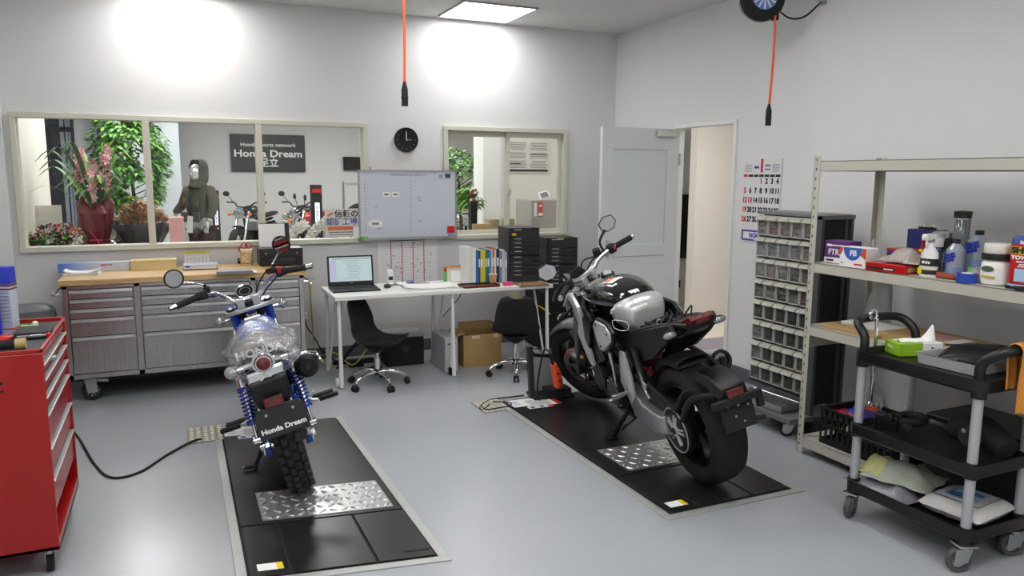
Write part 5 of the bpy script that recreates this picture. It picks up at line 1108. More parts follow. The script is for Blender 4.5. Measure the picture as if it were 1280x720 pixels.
obj('storage_bay', MB().bx((hx - .30, -hy + .012, TZ0 + .02), (hx - .01, hy - .012, TZ0 + .035), REDE), tr); obj('front_lip', MB().bx((hx - .015, -hy + .012, TZ0), (hx, hy - .012, TZ0 + .045), REDE), tr)
obj('lock', MB().cyl((hx - .01, -hy + .2, .842), (hx + .018, -hy + .2, .842), .012, STEEL, n=14), tr); obj('rivet', MB().cyl((hx - .14, -hy - .003, .80), (hx - .14, -hy, .80), .005, BLKM, n=8).cyl((hx - .14, -hy - .003, .77), (hx - .14, -hy, .77), .005, BLKM, n=8), tr)
for sx in (-1, 1):
    for sy in (-1, 1): castor('castor', tr, (sx * (hx - .045), sy * (hy - .06), 0), .042, .026, BLKM, STEEL, rz=.2, h=.11)
TT = TZ1 + .003
ont = lambda px, py: at(px, py, 2, TT)
# blue carton can and bottle
sb = thing('spray_can', 'tall blue and white carton standing on the red trolley at the room\'s edge', 'carton', (-.90, 3.70, TT)); sb.name = 'cleaner_carton'
p = at(8, 420, 2, TT); sb.location = (p.x, p.y, TT); sb.rotation_euler[2] = -.25
obj('carton', MB().box((0, 0, .11), (.085, .06, .22), mt('carton_pale', 'b7bccb', .5)).box((0, 0, .255), (.086, .061, .07), mt('carton_blue', '2438b4', .4)), sb, bevel=.002)
obj('printed_bands', MB().box((0, 0, .215), (.087, .062, .008), mt('band_maroon', '6b1f3a', .5)).box((0, 0, .20), (.087, .062, .006), mt('band_maroon', '6b1f3a', .5)).box((0, 0, .035), (.087, .062, .005), REDP), sb)
g = MB()
for k in range(9): g.box((.005, -.0306, .185 - k * .015), (.06, .001, .003), INKG)
obj('fine_print', g, sb)
p = at(-8, 425, 2, TT); bl = thing('spray_can', 'bright blue spray can beside the tall blue and white carton', 'spray can', (p.x, p.y, TT))
obj('body', MB().lathe([(0, 0), (.033, 0), (.033, .2), (.02, .215), (0, .22)], (0, 0, 0), (0, 0, 1), mt('can_blue', '1f35b8', .3), 24), bl); obj('cap', MB().cyl((0, 0, .215), (0, 0, .25), .02, WHITE), bl)
gs = thing('work_glove', 'lime green tool pouch tip on the red trolley', 'glove', ont(26, 414)); gs.name = 'lime_squeegee'; gs['label'] = 'lime green wedge lying on the red trolley behind the black box'; gs['category'] = 'wedge'
obj('blade', MB().prism([(-.06, -.03), (.02, -.028), (.075, .0), (.02, .03), (-.06, .03)], .0, .022, mt('lime', '9fce3a', .6), 'xy'), gs, bevel=.004); obj('grip', MB().box((-.07, 0, .012), (.03, .05, .02), BLKM), gs, bevel=.004)
cs = thing('tool_case', 'flat dark grey tool case with a chrome edge on the red trolley', 'case', ont(43, 420), .08)
obj('shell', MB().box((0, 0, .016), (.13, .16, .03), DKGREY), cs, bevel=.004); obj('chrome_edge', MB().box((0, -.082, .016), (.11, .006, .01), CHROME), cs, bevel=.002); obj('red_cap', MB().sph((.055, -.08, .016), .011, RED), cs)
tag(obj('white_ball', MB().sph((0, 0, .012), .013, WHITE), loc=ont(44, 408)), 'small white ball at the back of the red trolley', 'ball')
fl = thing('hand_torch', 'black and tan hand torch lying at the corner of the red trolley', 'torch', ont(12, 437) + V((0, 0, .02)), .02)
obj('barrel', MB().cyl((-.12, 0, 0), (.02, .0, 0), .018, BLKM, n=18), fl); obj('tan_collar', MB().cyl((.02, 0, 0), (.055, 0, 0), .021, mt('tan', 'b3a06a', .6), n=18), fl)
pl = thing('pliers', 'red and grey handled pliers lying across the red trolley', 'pliers', ont(20, 424) + V((0, 0, .012)), .75)
obj('handle', MB().tube([(-.12, -.01, 0), (-.06, -.02, 0), (0, -.006, 0)], [.011, .013, .008], RED, k=4).tube([(-.02, -.012, 0), (.02, -.004, 0)], .011, DKGREY), pl); obj('handle', MB().tube([(-.12, .03, 0), (-.05, .03, 0), (0, .006, 0)], [.011, .013, .008], RED, k=4), pl); obj('jaw', MB().box((.04, 0, 0), (.06, .02, .01), DKGREY, rot=(0, 0, .1)), pl, bevel=.003)
sd = thing('screwdriver', 'red handled screwdriver beside the blue and white carton', 'screwdriver', ont(4, 420) + V((0, 0, .012)), .3)
obj('handle', MB().cyl((-.05, 0, 0), (.04, 0, 0), .012, RED, n=12), sd, bevel=.002); obj('blade', MB().cyl((.04, 0, 0), (.11, 0, 0), .004, STEEL, n=8), sd)
# waste bin on floor behind trolley
wbp = thing('waste_bin', 'dark grey waste bin with a lid, between the red trolley and the back wall', 'waste bin', (lambda p: (p.x, p.y, 0))(at(30, 388, 2, .66)), .2)
obj('body', MB().loft([[V((p[0], p[1], z)) for p in rrect(w, d, .05)] for w, d, z in ((.26, .2, 0), (.3, .24, .56), (.31, .25, .57), (.29, .23, .565))], mt('bin_dark', '56575a', .55)), wbp); obj('lid', MB().loft([[V((p[0], p[1], z)) for p in rrect(w, d, .06)] for w, d, z in ((.36, .29, .57), (.37, .30, .60), (.35, .28, .665), (.26, .2, .69))], mt('bin_lid', '606164', .5)), wbp)
# ------------------------------------------------------------------ shared motorcycle pieces
def tyre(mb, c, R, r, w, m=RUB, n=48, flat=.7):
    """rounded tyre section: outer radius R, rim radius r, width w, axle along x"""
    pr = [(r, -w * .36), (r + (R - r) * .35, -w * .5), (R - (R - r) * .38, -w * .5), (R - (R - r) * .14, -w * .40), (R - (R - r) * .03, -w * .22), (R, 0), (R - (R - r) * .03, w * .22), (R - (R - r) * .14, w * .40), (R - (R - r) * .38, w * .5), (r + (R - r) * .35, w * .5), (r, w * .36), (r - .012, w * .3), (r - .018, 0), (r - .012, -w * .3)]
    mb.lathe(pr, c, (1, 0, 0), m, n, closed=True); return mb
def disc(mb, c, R, r, m, t=.005, holes=0):
    mb.lathe([(r, -t / 2), (R, -t / 2), (R, t / 2), (r, t / 2)], c, (1, 0, 0), m, 36, closed=True)
    for ring in range(2 if holes else 0):
        for k in range(holes):
            a = 2 * PI * (k + ring * .5) / holes; q = r + (R - r) * (.35 + .3 * ring)
            for s in (-1, 1): mb.cyl((c[0] + s * t * .5, c[1] + math.cos(a) * q, c[2] + math.sin(a) * q), (c[0] + s * (t * .5 + .0012), c[1] + math.cos(a) * q, c[2] + math.sin(a) * q), .0055, BLKM if m != DKMET else CHROME, n=8)
    return mb
def steered(parent, axis_pt, rake, ang):
    """parts built in bike coordinates are turned about the steering axis"""
    ax = V((0, -math.sin(rake), math.cos(rake))); T = Matrix.Translation(V(axis_pt)); return (parent, T @ Matrix.Rotation(ang, 4, ax) @ T.inverted())
def part_empty(name, par):
    e = bpy.data.objects.new(name, None); COL.objects.link(e)
    if isinstance(par, tuple): e.parent = par[0]; e.matrix_local = par[1]
    else: e.parent = par
    return e

# ------------------------------------------------------------------ small blue motorcycle
mk = thing('motorcycle', 'small bright blue retro motorcycle seen from behind, its seat wrapped in clear film', 'motorcycle', (.531, 3.754, .013), rot=(0, 0, 0), group=None)
mk.rotation_mode = 'XYZ'
mk.matrix_world = Matrix.Translation((.531, 3.754, .021)) @ Matrix.Rotation(R_(-3.8), 4, 'Z') @ Matrix.Rotation(R_(-14.2), 4, 'Y')
RW, FW, WB = .256, .250, 1.155
rw = part_empty('rear_wheel', mk)
c = (0, 0, RW)
t = tyre(MB(), c, RW - .006, .155, .128)
random.seed(1); TB = mt('tread_rubber', '262523', .7, var=.15, bump=.1)
for k in range(30):
    a = 2 * PI * k / 30
    for j, (x, wd) in enumerate(((-.046, .03), (-.015, .028), (.018, .03), (.047, .028))):
        aa = a + (.5 if j % 2 else 0) * 2 * PI / 30 * .9; rr = RW - .006 - (abs(x) / .064) ** 2 * .016
        t.box((x, math.cos(aa) * rr, RW + math.sin(aa) * rr), (wd * .84, .034, .016), TB, rot=(aa - PI / 2, (x * 5.), (.28 if j % 2 else -.2)))
obj('tyre', t, rw, bevel=.0)
w = MB().lathe([(.156, -.045), (.148, -.04), (.135, -.02), (.135, .02), (.148, .04), (.156, .045), (.150, .046), (.13, .03), (.13, -.03), (.150, -.046)], c, (1, 0, 0), DKMET, 36, closed=True)
for k in range(5): a = 2 * PI * k / 5; w.box((0, math.cos(a) * .09, RW + math.sin(a) * .09), (.035, .10, .03), DKMET, rot=(a, 0, 0))
w.cyl((-.05, 0, RW), (.05, 0, RW), .045, DKMET, n=24); obj('rim', w, rw)
obj('brake_disc', disc(MB(), (.058, 0, RW), .11, .06, STEEL, .004, 12), rw)
obj('sprocket', disc(MB(), (-.062, 0, RW), .085, .05, STEEL, .005, 8), rw); obj('chain', MB().torus((-.062, 0, RW), (1, 0, 0), .088, .006, DKMET, 36, 6).tube([(-.062, 0, RW + .088), (-.062, .45, .33)], .007, DKMET).tube([(-.062, 0, RW - .088), (-.062, .45, .25)], .007, DKMET), rw)
sw = MB()
for s in (-1, 1): sw.box((s * .098, .2, .285), (.026, .50, .042), BLUE, rot=(.13, 0, 0)).box((s * .098, -.045, .256), (.03, .07, .05), BLUE)
sw.cyl((-.10, .44, .32), (.10, .44, .32), .025, BLUE); obj('swingarm', sw, mk, bevel=.006)
obj('axle', MB().cyl((-.13, 0, RW), (.13, 0, RW), .011, CHROME).cyl((.115, 0, RW), (.135, 0, RW), .018, CHROME, n=6).cyl((-.135, 0, RW), (-.115, 0, RW), .018, CHROME, n=6).box((.118, -.07, RW), (.006, .05, .018), CHROME).box((-.118, -.07, RW), (.006, .05, .018), CHROME), mk)
obj('brake_caliper', MB().box((.075, -.08, RW + .05), (.05, .06, .07), BLK, rot=(.5, 0, 0)).cyl((.09, -.09, RW + .04), (.115, -.09, RW + .04), .018, ALU), mk, bevel=.006)
for s in (-1, 1):
    p0, p1 = V((s * .135, .015, .30)), V((s * .125, .125, .655)); d = (p1 - p0).normalized()
    sa = obj('shock_absorber', MB().cyl(p0, p0 + d * .10, .012, CHROME).cyl(p0 - V((s * .02, 0, 0)), p0 + V((s * .02, 0, 0)), .019, CHROME).cyl(p0 + d * .10, p1 - d * .09, .017, CHROME).cyl(p1 - d * .10, p1 - d * .01, .026, CHROME, n=18).cyl(p1 - d * .112, p1 - d * .10, .033, BLUE, n=18).cyl(p0 + d * .08, p0 + d * .095, .03, BLUE, n=18).cyl(p1 - V((s * .02, 0, 0)), p1 + V((s * .02, 0, 0)), .018, CHROME), mk)
    obj('spring', MB().helix(p0 + d * .095, p1 - d * .115, .0285, .0050, 8.5, BLUE, n=8, per=14), sa)
# fender, plate, lamps
def arc_pts(R, a0, a1, n, cy=0, cz=RW): return [(cy + R * math.cos(a0 + (a1 - a0) * k / n), cz + R * math.sin(a0 + (a1 - a0) * k / n)) for k in range(n + 1)]
fd = MB(); L = []
for y, z in [(.12, .60), (.0, .62), (-.10, .645), (-.17, .64), (-.225, .60), (-.262, .53), (-.28, .47)]:
    wv = .085 if z > .6 else .078; L.append([V((wv * math.cos(PI * j / 10), y - .0 * j, z + .025 * math.sin(PI * j / 10) - (.03 if j in (0, 10) else 0))) for j in range(11)])
fd.loft(L, CHROME, cap=False); obj('rear_fender', fd, mk, solid=.004)
cw = MB().prism([(-.085, .655), (.09, .665), (.082, .55), (.055, .515), (-.055, .51), (-.078, .545)], -.285, -.20, BLK, 'xz', inset=.06); obj('tail_cowl', cw, mk, bevel=.008)
obj('cowl_mark', MB().prism([(-.085, .70), (-.082, .648), (.09, .660), (.088, .712)], -.262, -.19, CHROME, 'xz', inset=.03), mk, bevel=.01)
obj('brand_emblem', MB().prism([(-.028, .658), (-.005, .690), (.025, .664), (.012, .664), (-.004, .678), (-.016, .659)], -.268, -.262, WHITE, 'xz'), mk)
obj('rear_reflector', MB().box((.002, -.335, .566), (.082, .012, .040), REDLENS, rot=(-.1, 0, 0)).box((.002, -.326, .566), (.09, .012, .048), BLK, rot=(-.1, 0, 0)), mk, bevel=.003)
pl_ = bpy.data.objects.new('number_plate', None); COL.objects.link(pl_); pl_.parent = mk; pl_.location = (.012, -.345, .472); pl_.rotation_euler = (-.18, 0, 0)
obj('plate', MB().prism([(-.112, -.062), (.112, -.062), (.112, .05), (.090, .076), (-.090, .076), (-.112, .05)], -.004, .004, mt('plate_black', '1f2022', .5), 'xz'), pl_, bevel=.003)
text('lettering', 'Honda Dream', .031, WHITE, pl_, FRONT(.0, -.0048, -.026), bold=.0012, sx=1.12)
for s in (-1, 1): obj('bolt', MB().cyl((s * .06, -.004, .045), (s * .06, -.009, .045), .0065, ALU, n=10), pl_)
tl = obj('tail_lamp', MB().lathe([(0, .02), (.035, .02), (.045, .005), (.047, -.02), (.035, -.05), (.0, -.055)], (.008, -.262, .742), (0, 1, 0), CHROME, 28).lathe([(.040, -.004), (.050, -.004), (.050, .008), (.040, .01)], (.008, -.285, .742), (0, 1, 0), CHROME, 28, closed=True), mk)
obj('red_lens', MB().lathe([(0, -.038), (.022, -.034), (.039, -.022), (.043, 0), (0, .002)], (.008, -.285, .742), (0, 1, 0), REDLENS, 28), tl)
obj('lamp_bracket', MB().tube([(-.12, -.22, .72), (-.05, -.235, .735), (.05, -.235, .735), (.12, -.22, .72)], .014, CHROME, k=3).box((.008, -.22, .70), (.05, .04, .05), CHROME), mk, bevel=.004)
LENS = glassy('clear_lens', 'eef0f2', .15, .05, .25, 'd8dade')
def indicator(x, y, z, m=None, par=mk, s=1):
    i = obj('turn_signal', MB().cyl((x - s * .05, y, z), (x, y, z), .009, CHROME, n=10).lathe([(.004, .03), (.022, .024), (.029, .004), (.0295, -.006)], (x + s * .012, y, z), (0, 1, 0), m or CHROME, 20), par)
    obj('lens', MB().lathe([(.0295, -.006), (.024, -.018), (.012, -.024), (0, -.025)], (x + s * .012, y, z), (0, 1, 0), LENS, 20), i); obj('bulb', MB().sph((x + s * .012, y, z), .012, CHROME, 10), i); return i
indicator(-.125, -.235, .728, s=-1); indicator(.135, -.235, .728)
# seat with film
SB = mt('seat_vinyl', '3a3a3c', .6, var=.1, bump=.2, bscale=140)
def seat_sec(y, w, z0, z1): return [V((w * math.cos(a) * (1 if math.sin(a) > -.2 else .92), y, (z0 + z1) / 2 + (z1 - z0) / 2 * (abs(math.sin(a)) ** .7) * (1 if math.sin(a) > 0 else -1))) for a in [2 * PI * k / 24 for k in range(24)]]
S_ = [(-.155, .085, .715, .775), (-.14, .115, .70, .79), (-.10, .132, .69, .80), (.0, .138, .69, .80), (.12, .13, .68, .785), (.25, .11, .67, .765), (.36, .085, .67, .76), (.42, .055, .68, .755)]
st_ = obj('seat', MB().loft([seat_sec(*q) for q in S_], SB), mk, subd=1)
obj('seat_piping', MB().tube([(x, y, .765 if y > -.1 else .775) for x, y in ((-.07, .38), (-.125, .15), (-.135, .0), (-.128, -.1), (-.08, -.157), (0, -.166), (.08, -.157), (.128, -.1), (.135, 0), (.125, .15), (.07, .38))], .004, INKG, k=3), st_)
text('lettering', 'HONDA', .050, WHITE, st_, face((.005, -.176, .772), (1, 0, -.02), (0, .30, 1)), bold=.0022, sx=1.15)
def film(u, v):
    a = -.25 * PI + u * 1.5 * PI; y = -.215 + v * .57; q = math.sin(min(1., v * 2.2) * PI / 2) ** .5; t = max(0, v - .6)
    w = (.085 + .072 * q) * (1 - t * 1.1); h = .05 + .035 * q
    n = noise.noise(V((u * 7, v * 6, 1.3))) * .018
    return ((w + n) * math.cos(a) * (1.12 if math.sin(a) < .2 else 1) + .012, y + n, .745 + (h + n * .7) * (math.sin(a) * 1.05) - (.05 if math.sin(a) < 0 else 0) * abs(math.cos(a)))
obj('wrapping_film', MB().sheet(film, 36, 22, FILM), mk)
# hood of film closing the back
def film2(u, v):
    a = u * 2 * PI; r = v; n = noise.noise(V((u * 9, v * 5, 4))) * .012
    poly = (.150 * math.cos(a) * (1.1 if math.sin(a) < 0 else 1.), .075 * math.sin(a) + (.02 if math.sin(a) > 0 else -.02))
    return (.01 + poly[0] * r + n, -.205 - .022 * (1 - r * r) + n, .742 + poly[1] * r + n)
obj('wrapping_film', MB().sheet(film2, 36, 8, FILM2), mk)
# frame, tank, engine
fr = MB(); fr.tube([(0, .93, .74), (0, .75, .70), (0, .5, .62), (0, .35, .52), (0, .42, .33)], .026, BLUE, k=5).tube([(0, .91, .70), (0, .80, .55)], .02, BLUE)
for s in (-1, 1): fr.tube([(s * .07, .45, .60), (s * .10, .2, .655), (s * .11, .0, .66), (s * .10, -.14, .665)], .015, BLUE, k=5).tube([(s * .11, -.0, .66), (s * .09, .25, .50), (s * .08, .40, .36)], .013, BLUE, k=4)
fr.cyl((0, .885, .82), (0, .945, .66), .028, BLUE); obj('frame', fr, mk)
TS = [(.40, .06, .67, .735), (.44, .085, .65, .755), (.54, .112, .62, .78), (.66, .118, .60, .79), (.75, .10, .60, .78), (.80, .07, .62, .755), (.82, .04, .64, .73)]
tk = obj('fuel_tank', MB().loft([seat_sec(*q) for q in TS], BLUE), mk, subd=1)
obj('filler_cap', MB().cyl((0, .70, .782), (0, .70, .80), .03, CHROME, n=24), tk); obj('white_stripe', MB().box((-.0, .61, .792), (.085, .035, .004), WHITE, rot=(.08, 0, 0)), tk)
for s in (-1, 1): obj('side_band', MB().prism([(.48, .66), (.54, .72), (.72, .73), (.76, .70), (.66, .66)], s * .112, s * .119, WHITE, 'yz'), tk)
en = MB().box((0, .62, .35), (.20, .26, .17), ENGB).cyl((-.125, .56, .33), (.12, .56, .33), .085, ENGB, n=24).cyl((-.13, .68, .34), (.125, .68, .34), .07, ENGB, n=24).cyl((-.14, .56, .33), (-.125, .56, .33), .06, ALU, n=24)
for k in range(6): en.box((0, .80 + k * .018, .385), (.14, .008, .14), ALU, rot=(.1, 0, 0))
en.box((0, .90, .40), (.11, .04, .11), ENGB); obj('engine', en, mk, bevel=.006)
obj('air_cleaner', MB().box((0, .42, .50), (.14, .12, .12), BLKM), mk, bevel=.02)
for s in (-1, 1): obj('side_cover', MB().prism([(.08, .50), (.16, .62), (.36, .64), (.40, .52), (.26, .45)], s * .085, s * .11, BLKM if s > 0 else BLUE, 'yz', inset=.1), mk, bevel=.008)
ex = MB().tube([(.03, .93, .40), (.06, 1.0, .36), (.11, .93, .34), (.15, .75, .40), (.165, .5, .49), (.175, .30, .535)], .019, BLKM, k=6, n=12).cyl((.178, .36, .52), (.192, .02, .585), .052, BLKM, r1=.058, n=28).cyl((.192, .02, .585), (.194, -.03, .592), .058, BLKM, r1=.040, n=28).cyl((.194, -.03, .592), (.195, -.045, .594), .013, DKMET, n=14)
m_ = obj('exhaust', ex, mk)
obj('heat_shield', MB().tube([(.24, .30, .56), (.255, .15, .60), (.25, .0, .64), (.20, -.05, .67), (.14, -.05, .66)], .008, CHROME, k=5).tube([(.24, .30, .56), (.265, .12, .57), (.262, -.02, .60), (.25, .0, .64)], .008, CHROME, k=5).tube([(.14, -.05, .66), (.11, .0, .66)], .008, CHROME), m_)
for s in (-1, 1):
    obj('foot_peg', MB().box((s * .235, .46, .285), (.12, .042, .022), BLKM).cyl((s * .10, .47, .285), (s * .19, .46, .285), .012, STEEL).box((s * .15, .47, .28), (.02, .02, .05), DKMET), mk, bevel=.003)
    obj('foot_peg', MB().tube([(s * .11, .22, .42), (s * .16, .20, .36), (s * .20, .2, .345)], .010, STEEL, k=3).box((s * .255, .20, .345), (.10, .032, .02), BLKM), mk, bevel=.003)
obj('gear_lever', MB().tube([(-.13, .48, .27), (-.15, .60, .27), (-.19, .64, .285)], .007, STEEL, k=3), mk); obj('brake_pedal', MB().tube([(.13, .44, .25), (.16, .60, .25), (.2, .64, .265)], .007, STEEL, k=3), mk)
# side stand reaches the floor on the left
sa_ = MB().tube([(-.09, .44, .24), (-.15, .38, .13), (-.215, .33, .05)], .011, BLKM, n=10).box((-.235, .33, .066), (.07, .035, .008), BLKM, rot=(0, .25, 0)).cyl((-.27, .33, .077), (-.262, .33, .077), .008, STEEL, n=8); obj('side_stand', sa_, mk, bevel=.002)
# steering
RK = R_(25); SP = V((0, .915, .74)); fa = steered(mk, SP, RK, R_(2.)); fdr = V((0, -math.sin(RK), math.cos(RK)))
ax0 = V((0, WB, FW)); fw = part_empty('front_wheel', fa)
t = tyre(MB(), ax0, FW - .006, .155, .12)
for k in range(28):
    a = 2 * PI * k / 28
    for j, x in enumerate((-.04, -.013, .015, .042)):
        aa = a + (.5 if j % 2 else 0) * 2 * PI / 28; rr = FW - .007 - (abs(x) / .06) ** 2 * .016; t.box((x, WB + math.cos(aa) * rr, FW + math.sin(aa) * rr), (.023, .034, .014), TB, rot=(aa - PI / 2, x * 5, .2 if j % 2 else -.2))
obj('tyre', t, fw)
w = MB().lathe([(.156, -.042), (.14, -.03), (.132, 0), (.14, .03), (.156, .042), (.15, .045), (.128, 0), (.15, -.045)], ax0, (1, 0, 0), DKMET, 32, closed=True)
for k in range(5): a = 2 * PI * k / 5; w.box((0, WB + math.cos(a) * .09, FW + math.sin(a) * .09), (.03, .10, .028), DKMET, rot=(a, 0, 0))
w.cyl(ax0 - V((.05, 0, 0)), ax0 + V((.05, 0, 0)), .04, DKMET, n=20); obj('rim', w, fw); obj('brake_disc', disc(MB(), ax0 + V((-.06, 0, 0)), .115, .07, STEEL, .004, 12), fw)
off = V((0, -.035, 0)); FT = SP + fdr * .115
for s in (-1, 1):
    b0 = ax0 + V((s * .10, 0, 0)); b1 = V((s * .10, FT.y + .04, FT.z - .015))
    d = (b1 - b0); obj('fork_leg', MB().cyl(b0 - d * .03, b0 + d * .45, .022, STEEL, n=18).cyl(b0 + d * .43, b0 + d * 1.0, .027, BLUE, n=18), fa)
obj('front_axle', MB().cyl(ax0 - V((.125, 0, 0)), ax0 + V((.125, 0, 0)), .01, CHROME), fa)
L = []
for k in range(11):
    a = R_(150 - k * 13); L.append([V((.07 * math.cos(PI * j / 8), WB + (FW + .035 + .02 * math.sin(PI * j / 8)) * math.cos(a), FW + (FW + .035 + .02 * math.sin(PI * j / 8)) * math.sin(a))) for j in range(9)])
obj('front_fender', MB().loft(L, CHROME, cap=False), fa, solid=.003)
TBm = mt('bridge_silver', 'c6c8ca', .3, .7)
br = MB().prism([(-.145, .875), (-.13, .91), (-.05, .915), (.05, .915), (.13, .91), (.145, .875), (.12, .845), (.06, .83), (-.06, .83), (-.12, .845)], .792, .815, TBm, 'xy'); obj('top_bridge', br, fa, bevel=.005)
for s in (-1, 1): obj('fork_cap', MB().cyl((s * .108, .88, .812), (s * .108, .878, .828), .024, BLKM, n=20).cyl((s * .108, .88, .826), (s * .108, .878, .832), .012, STEEL, n=6), fa); obj('bar_clamp', MB().box((s * .045, .855, .845), (.045, .04, .06), TBm), fa, bevel=.005)
obj('stem_nut', MB().cyl((0, .875, .812), (0, .872, .83), .018, CHROME, n=6), fa)
obj('ignition_lock', MB().cyl((0, .85, .82), (0, .845, .842), .016, BLKM, n=16), fa)
hb = MB().tube([(-.375, .735, .955), (-.24, .785, .965), (-.165, .82, .955), (-.105, .86, .90), (-.06, .862, .865), (.06, .862, .865), (.105, .86, .90), (.165, .82, .955), (.24, .785, .965), (.375, .735, .955)], .0125, CHROME, k=6, n=14); obj('handlebar', hb, fa)
for s in (-1, 1):
    g = MB().cyl((s * .25, .782, .965), (s * .365, .738, .956), .0185, BLKM, n=20).cyl((s * .235, .787, .965), (s * .25, .782, .965), .024, BLKM, n=20); obj('grip', g, fa, bevel=.002)
    obj('bar_end', MB().cyl((s * .365, .738, .956), (s * .40, .725, .954), .016, CHROME, n=16), fa)
    obj('lever', MB().tube([(s * .20, .83, .955), (s * .23, .86, .955), (s * .30, .85, .955), (s * .385, .815, .945)], .0065, BLKM if s < 0 else STEEL, k=4), fa)
    obj('switch_box', MB().box((s * .215, .79, .965), (.04, .04, .05), BLKM, rot=(0, 0, -s * .35)), fa, bevel=.008)
    obj('mirror_mount', MB().box((s * .19, .81, .985), (.035, .04, .035), BLKM).cyl((s * .19, .81, .99), (s * .195, .812, 1.02), .009, BLKM), fa, bevel=.005)
mrr = ((-.185, .815, 1.01, -.335, .80, 1.10), (.185, .815, 1.01, .275, .80, 1.115))
MIR = mt('mirror_glass', 'c8cacc', .02, 1., var=0)
for x0, y0, z0, x1, y1, z1 in mrr:
    m_ = part_empty('mirror', fa)
    s = 1 if x1 > 0 else -1
    obj('stem', MB().tube([(x0, y0, z0), (x0 + (x1 - x0) * .5, y0 + .01, z0 + (z1 - z0) * .45), (x1 - s * .03, y1 + .012, z1 - .035)], .005, CHROME, k=4), m_)
    dr = V((.25, -1, -.05)).normalized() if s < 0 else V((-.42, -1, .0)).normalized()
    obj('housing', MB().lathe([(0, .022), (.03, .018), (.05, .006), (.054, -.004), (.052, -.008), (.048, -.006)], (x1, y1, z1), -dr, BLK, 32).torus(V((x1, y1, z1)) + dr * .008, dr, .050, .0045, BLK, 36, 8), m_); obj('glass', MB().lathe([(0, -.0065), (.0475, -.0065)], (x1, y1, z1), -dr, MIR, 32), m_)
obj('kill_switch', MB().box((.215, .768, .975), (.02, .012, .024), RED, rot=(0, 0, -.35)).box((.215, .788, .995), (.026, .03, .012), RED), fa, bevel=.003)
obj('brake_reservoir', MB().box((.175, .83, .985), (.06, .035, .03), BLKM), fa, bevel=.006)
me_ = obj('meter', MB().lathe([(0, .0), (.048, .0), (.058, .01), (.058, .045), (.053, .052), (.047, .05)], (0, .93, .865), (0, -.75, 1), CHROME, 30), fa)
dd_ = V((0, -.75, 1)).normalized(); obj('dial', MB().cyl(V((0, .93, .865)) + dd_ * .045, V((0, .93, .865)) + dd_ * .047, .048, BLKG, n=30).torus(V((0, .93, .865)) + dd_ * .048, dd_, .03, .0015, GREYP, 24, 6), me_)
obj('meter_body', MB().lathe([(0, -.04), (.035, -.04), (.047, .0), (.047, .02), (0, .02)], (0, .93, .865), (0, -.75, 1), BLKM, 24), fa)
hl = obj('headlamp', MB().lathe([(0, -.09), (.05, -.08), (.08, -.04), (.088, .01), (.085, .03)], (0, 1.03, .77), (0, 1, 0), BLKM, 30).torus((0, 1.06, .77), (0, 1, 0), .086, .006, CHROME, 30, 6), fa); obj('lens', MB().lathe([(.084, .03), (.06, .042), (0, .048)], (0, 1.03, .77), (0, 1, 0), LENS, 28), hl)
indicator(-.175, .965, .755, par=fa, s=-1); indicator(.175, .965, .755, par=fa)
hs = MB()
for pts in (((-.2, .82, .955), (-.17, .93, .93), (-.08, 1.0, .86), (-.03, .98, .74)), ((.2, .82, .955), (.19, .93, .92), (.1, 1.0, .84), (.04, .98, .72)), ((.18, .83, .98), (.15, .96, .97), (.05, 1.0, .85), (-.06, 1.0, .6), (-.09, 1.1, .4)), ((-.19, .84, .94), (-.1, .95, .9), (.02, .99, .82), (.08, .93, .6))): hs.tube(pts, .0045, BLKM, k=6, n=6)
obj('control_cables', hs, fa)

# ------------------------------------------------------------------ big black motorcycle
cb = thing('motorcycle', 'large black naked motorcycle with silver side plates, its seat removed, leaning on its stand', 'motorcycle', (0, 0, 0))
cb.matrix_world = Matrix.Translation((2.498, 3.019, .022)) @ Matrix.Rotation(R_(-7.5), 4, 'Z') @ Matrix.Rotation(R_(-13.9), 4, 'Y')
RW2, FW2, WB2 = .318, .30, 1.455
SILVP = mt('silver_panel', 'c3c5c8', .32, .45, var=.03); GRM = mt('graphite', '4b4d4f', .4, .6); BLKP = mt('black_paint', '060607', .08, coat=1., var=.0); FRB = mt('frame_black', '121213', .42, .3, var=.1)
rw = part_empty('rear_wheel', cb); c = (0, 0, RW2)
tb = tyre(MB(), c, RW2, .215, .19, n=64); 
obj('tyre', tb, rw)
g = MB()
for k in range(14):
    a = 2 * PI * k / 14
    for s in (-1, 1):
        pts = []
        for q in range(4):
            x = s * (.018 + .018 * q); aa = a + (.11 * q + (.22 if s > 0 else 0)); rr = RW2 + .0006 - (RW2 - .215) * (.03 * (x / .042) ** 2 if x * s < .042 else .03 + .11 * (x * s - .042) / .034); pts.append((x, math.cos(aa) * rr, RW2 + math.sin(aa) * rr))
        g.tube(pts, .0022, INK, n=5)
obj('tread_groove', g, rw)
w = MB().lathe([(.217, -.07), (.205, -.06), (.198, -.02), (.198, .02), (.205, .06), (.217, .07), (.21, .076), (.19, .03), (.19, -.03), (.21, -.076)], c, (1, 0, 0), FRB, 40, closed=True)
for k in range(5):
    for e in (-.09, .09):
        a = 2 * PI * k / 5 + e; w.tube([(-.02, math.cos(2 * PI * k / 5) * .05, RW2 + math.sin(2 * PI * k / 5) * .05), (-.0, math.cos(a) * .2, RW2 + math.sin(a) * .2)], .013, FRB, n=8)
w.cyl((-.06, 0, RW2), (.08, 0, RW2), .055, FRB, n=24); obj('rim', w, rw)
obj('brake_disc', disc(MB(), (.095, 0, RW2), .12, .07, STEEL, .005, 14), rw)
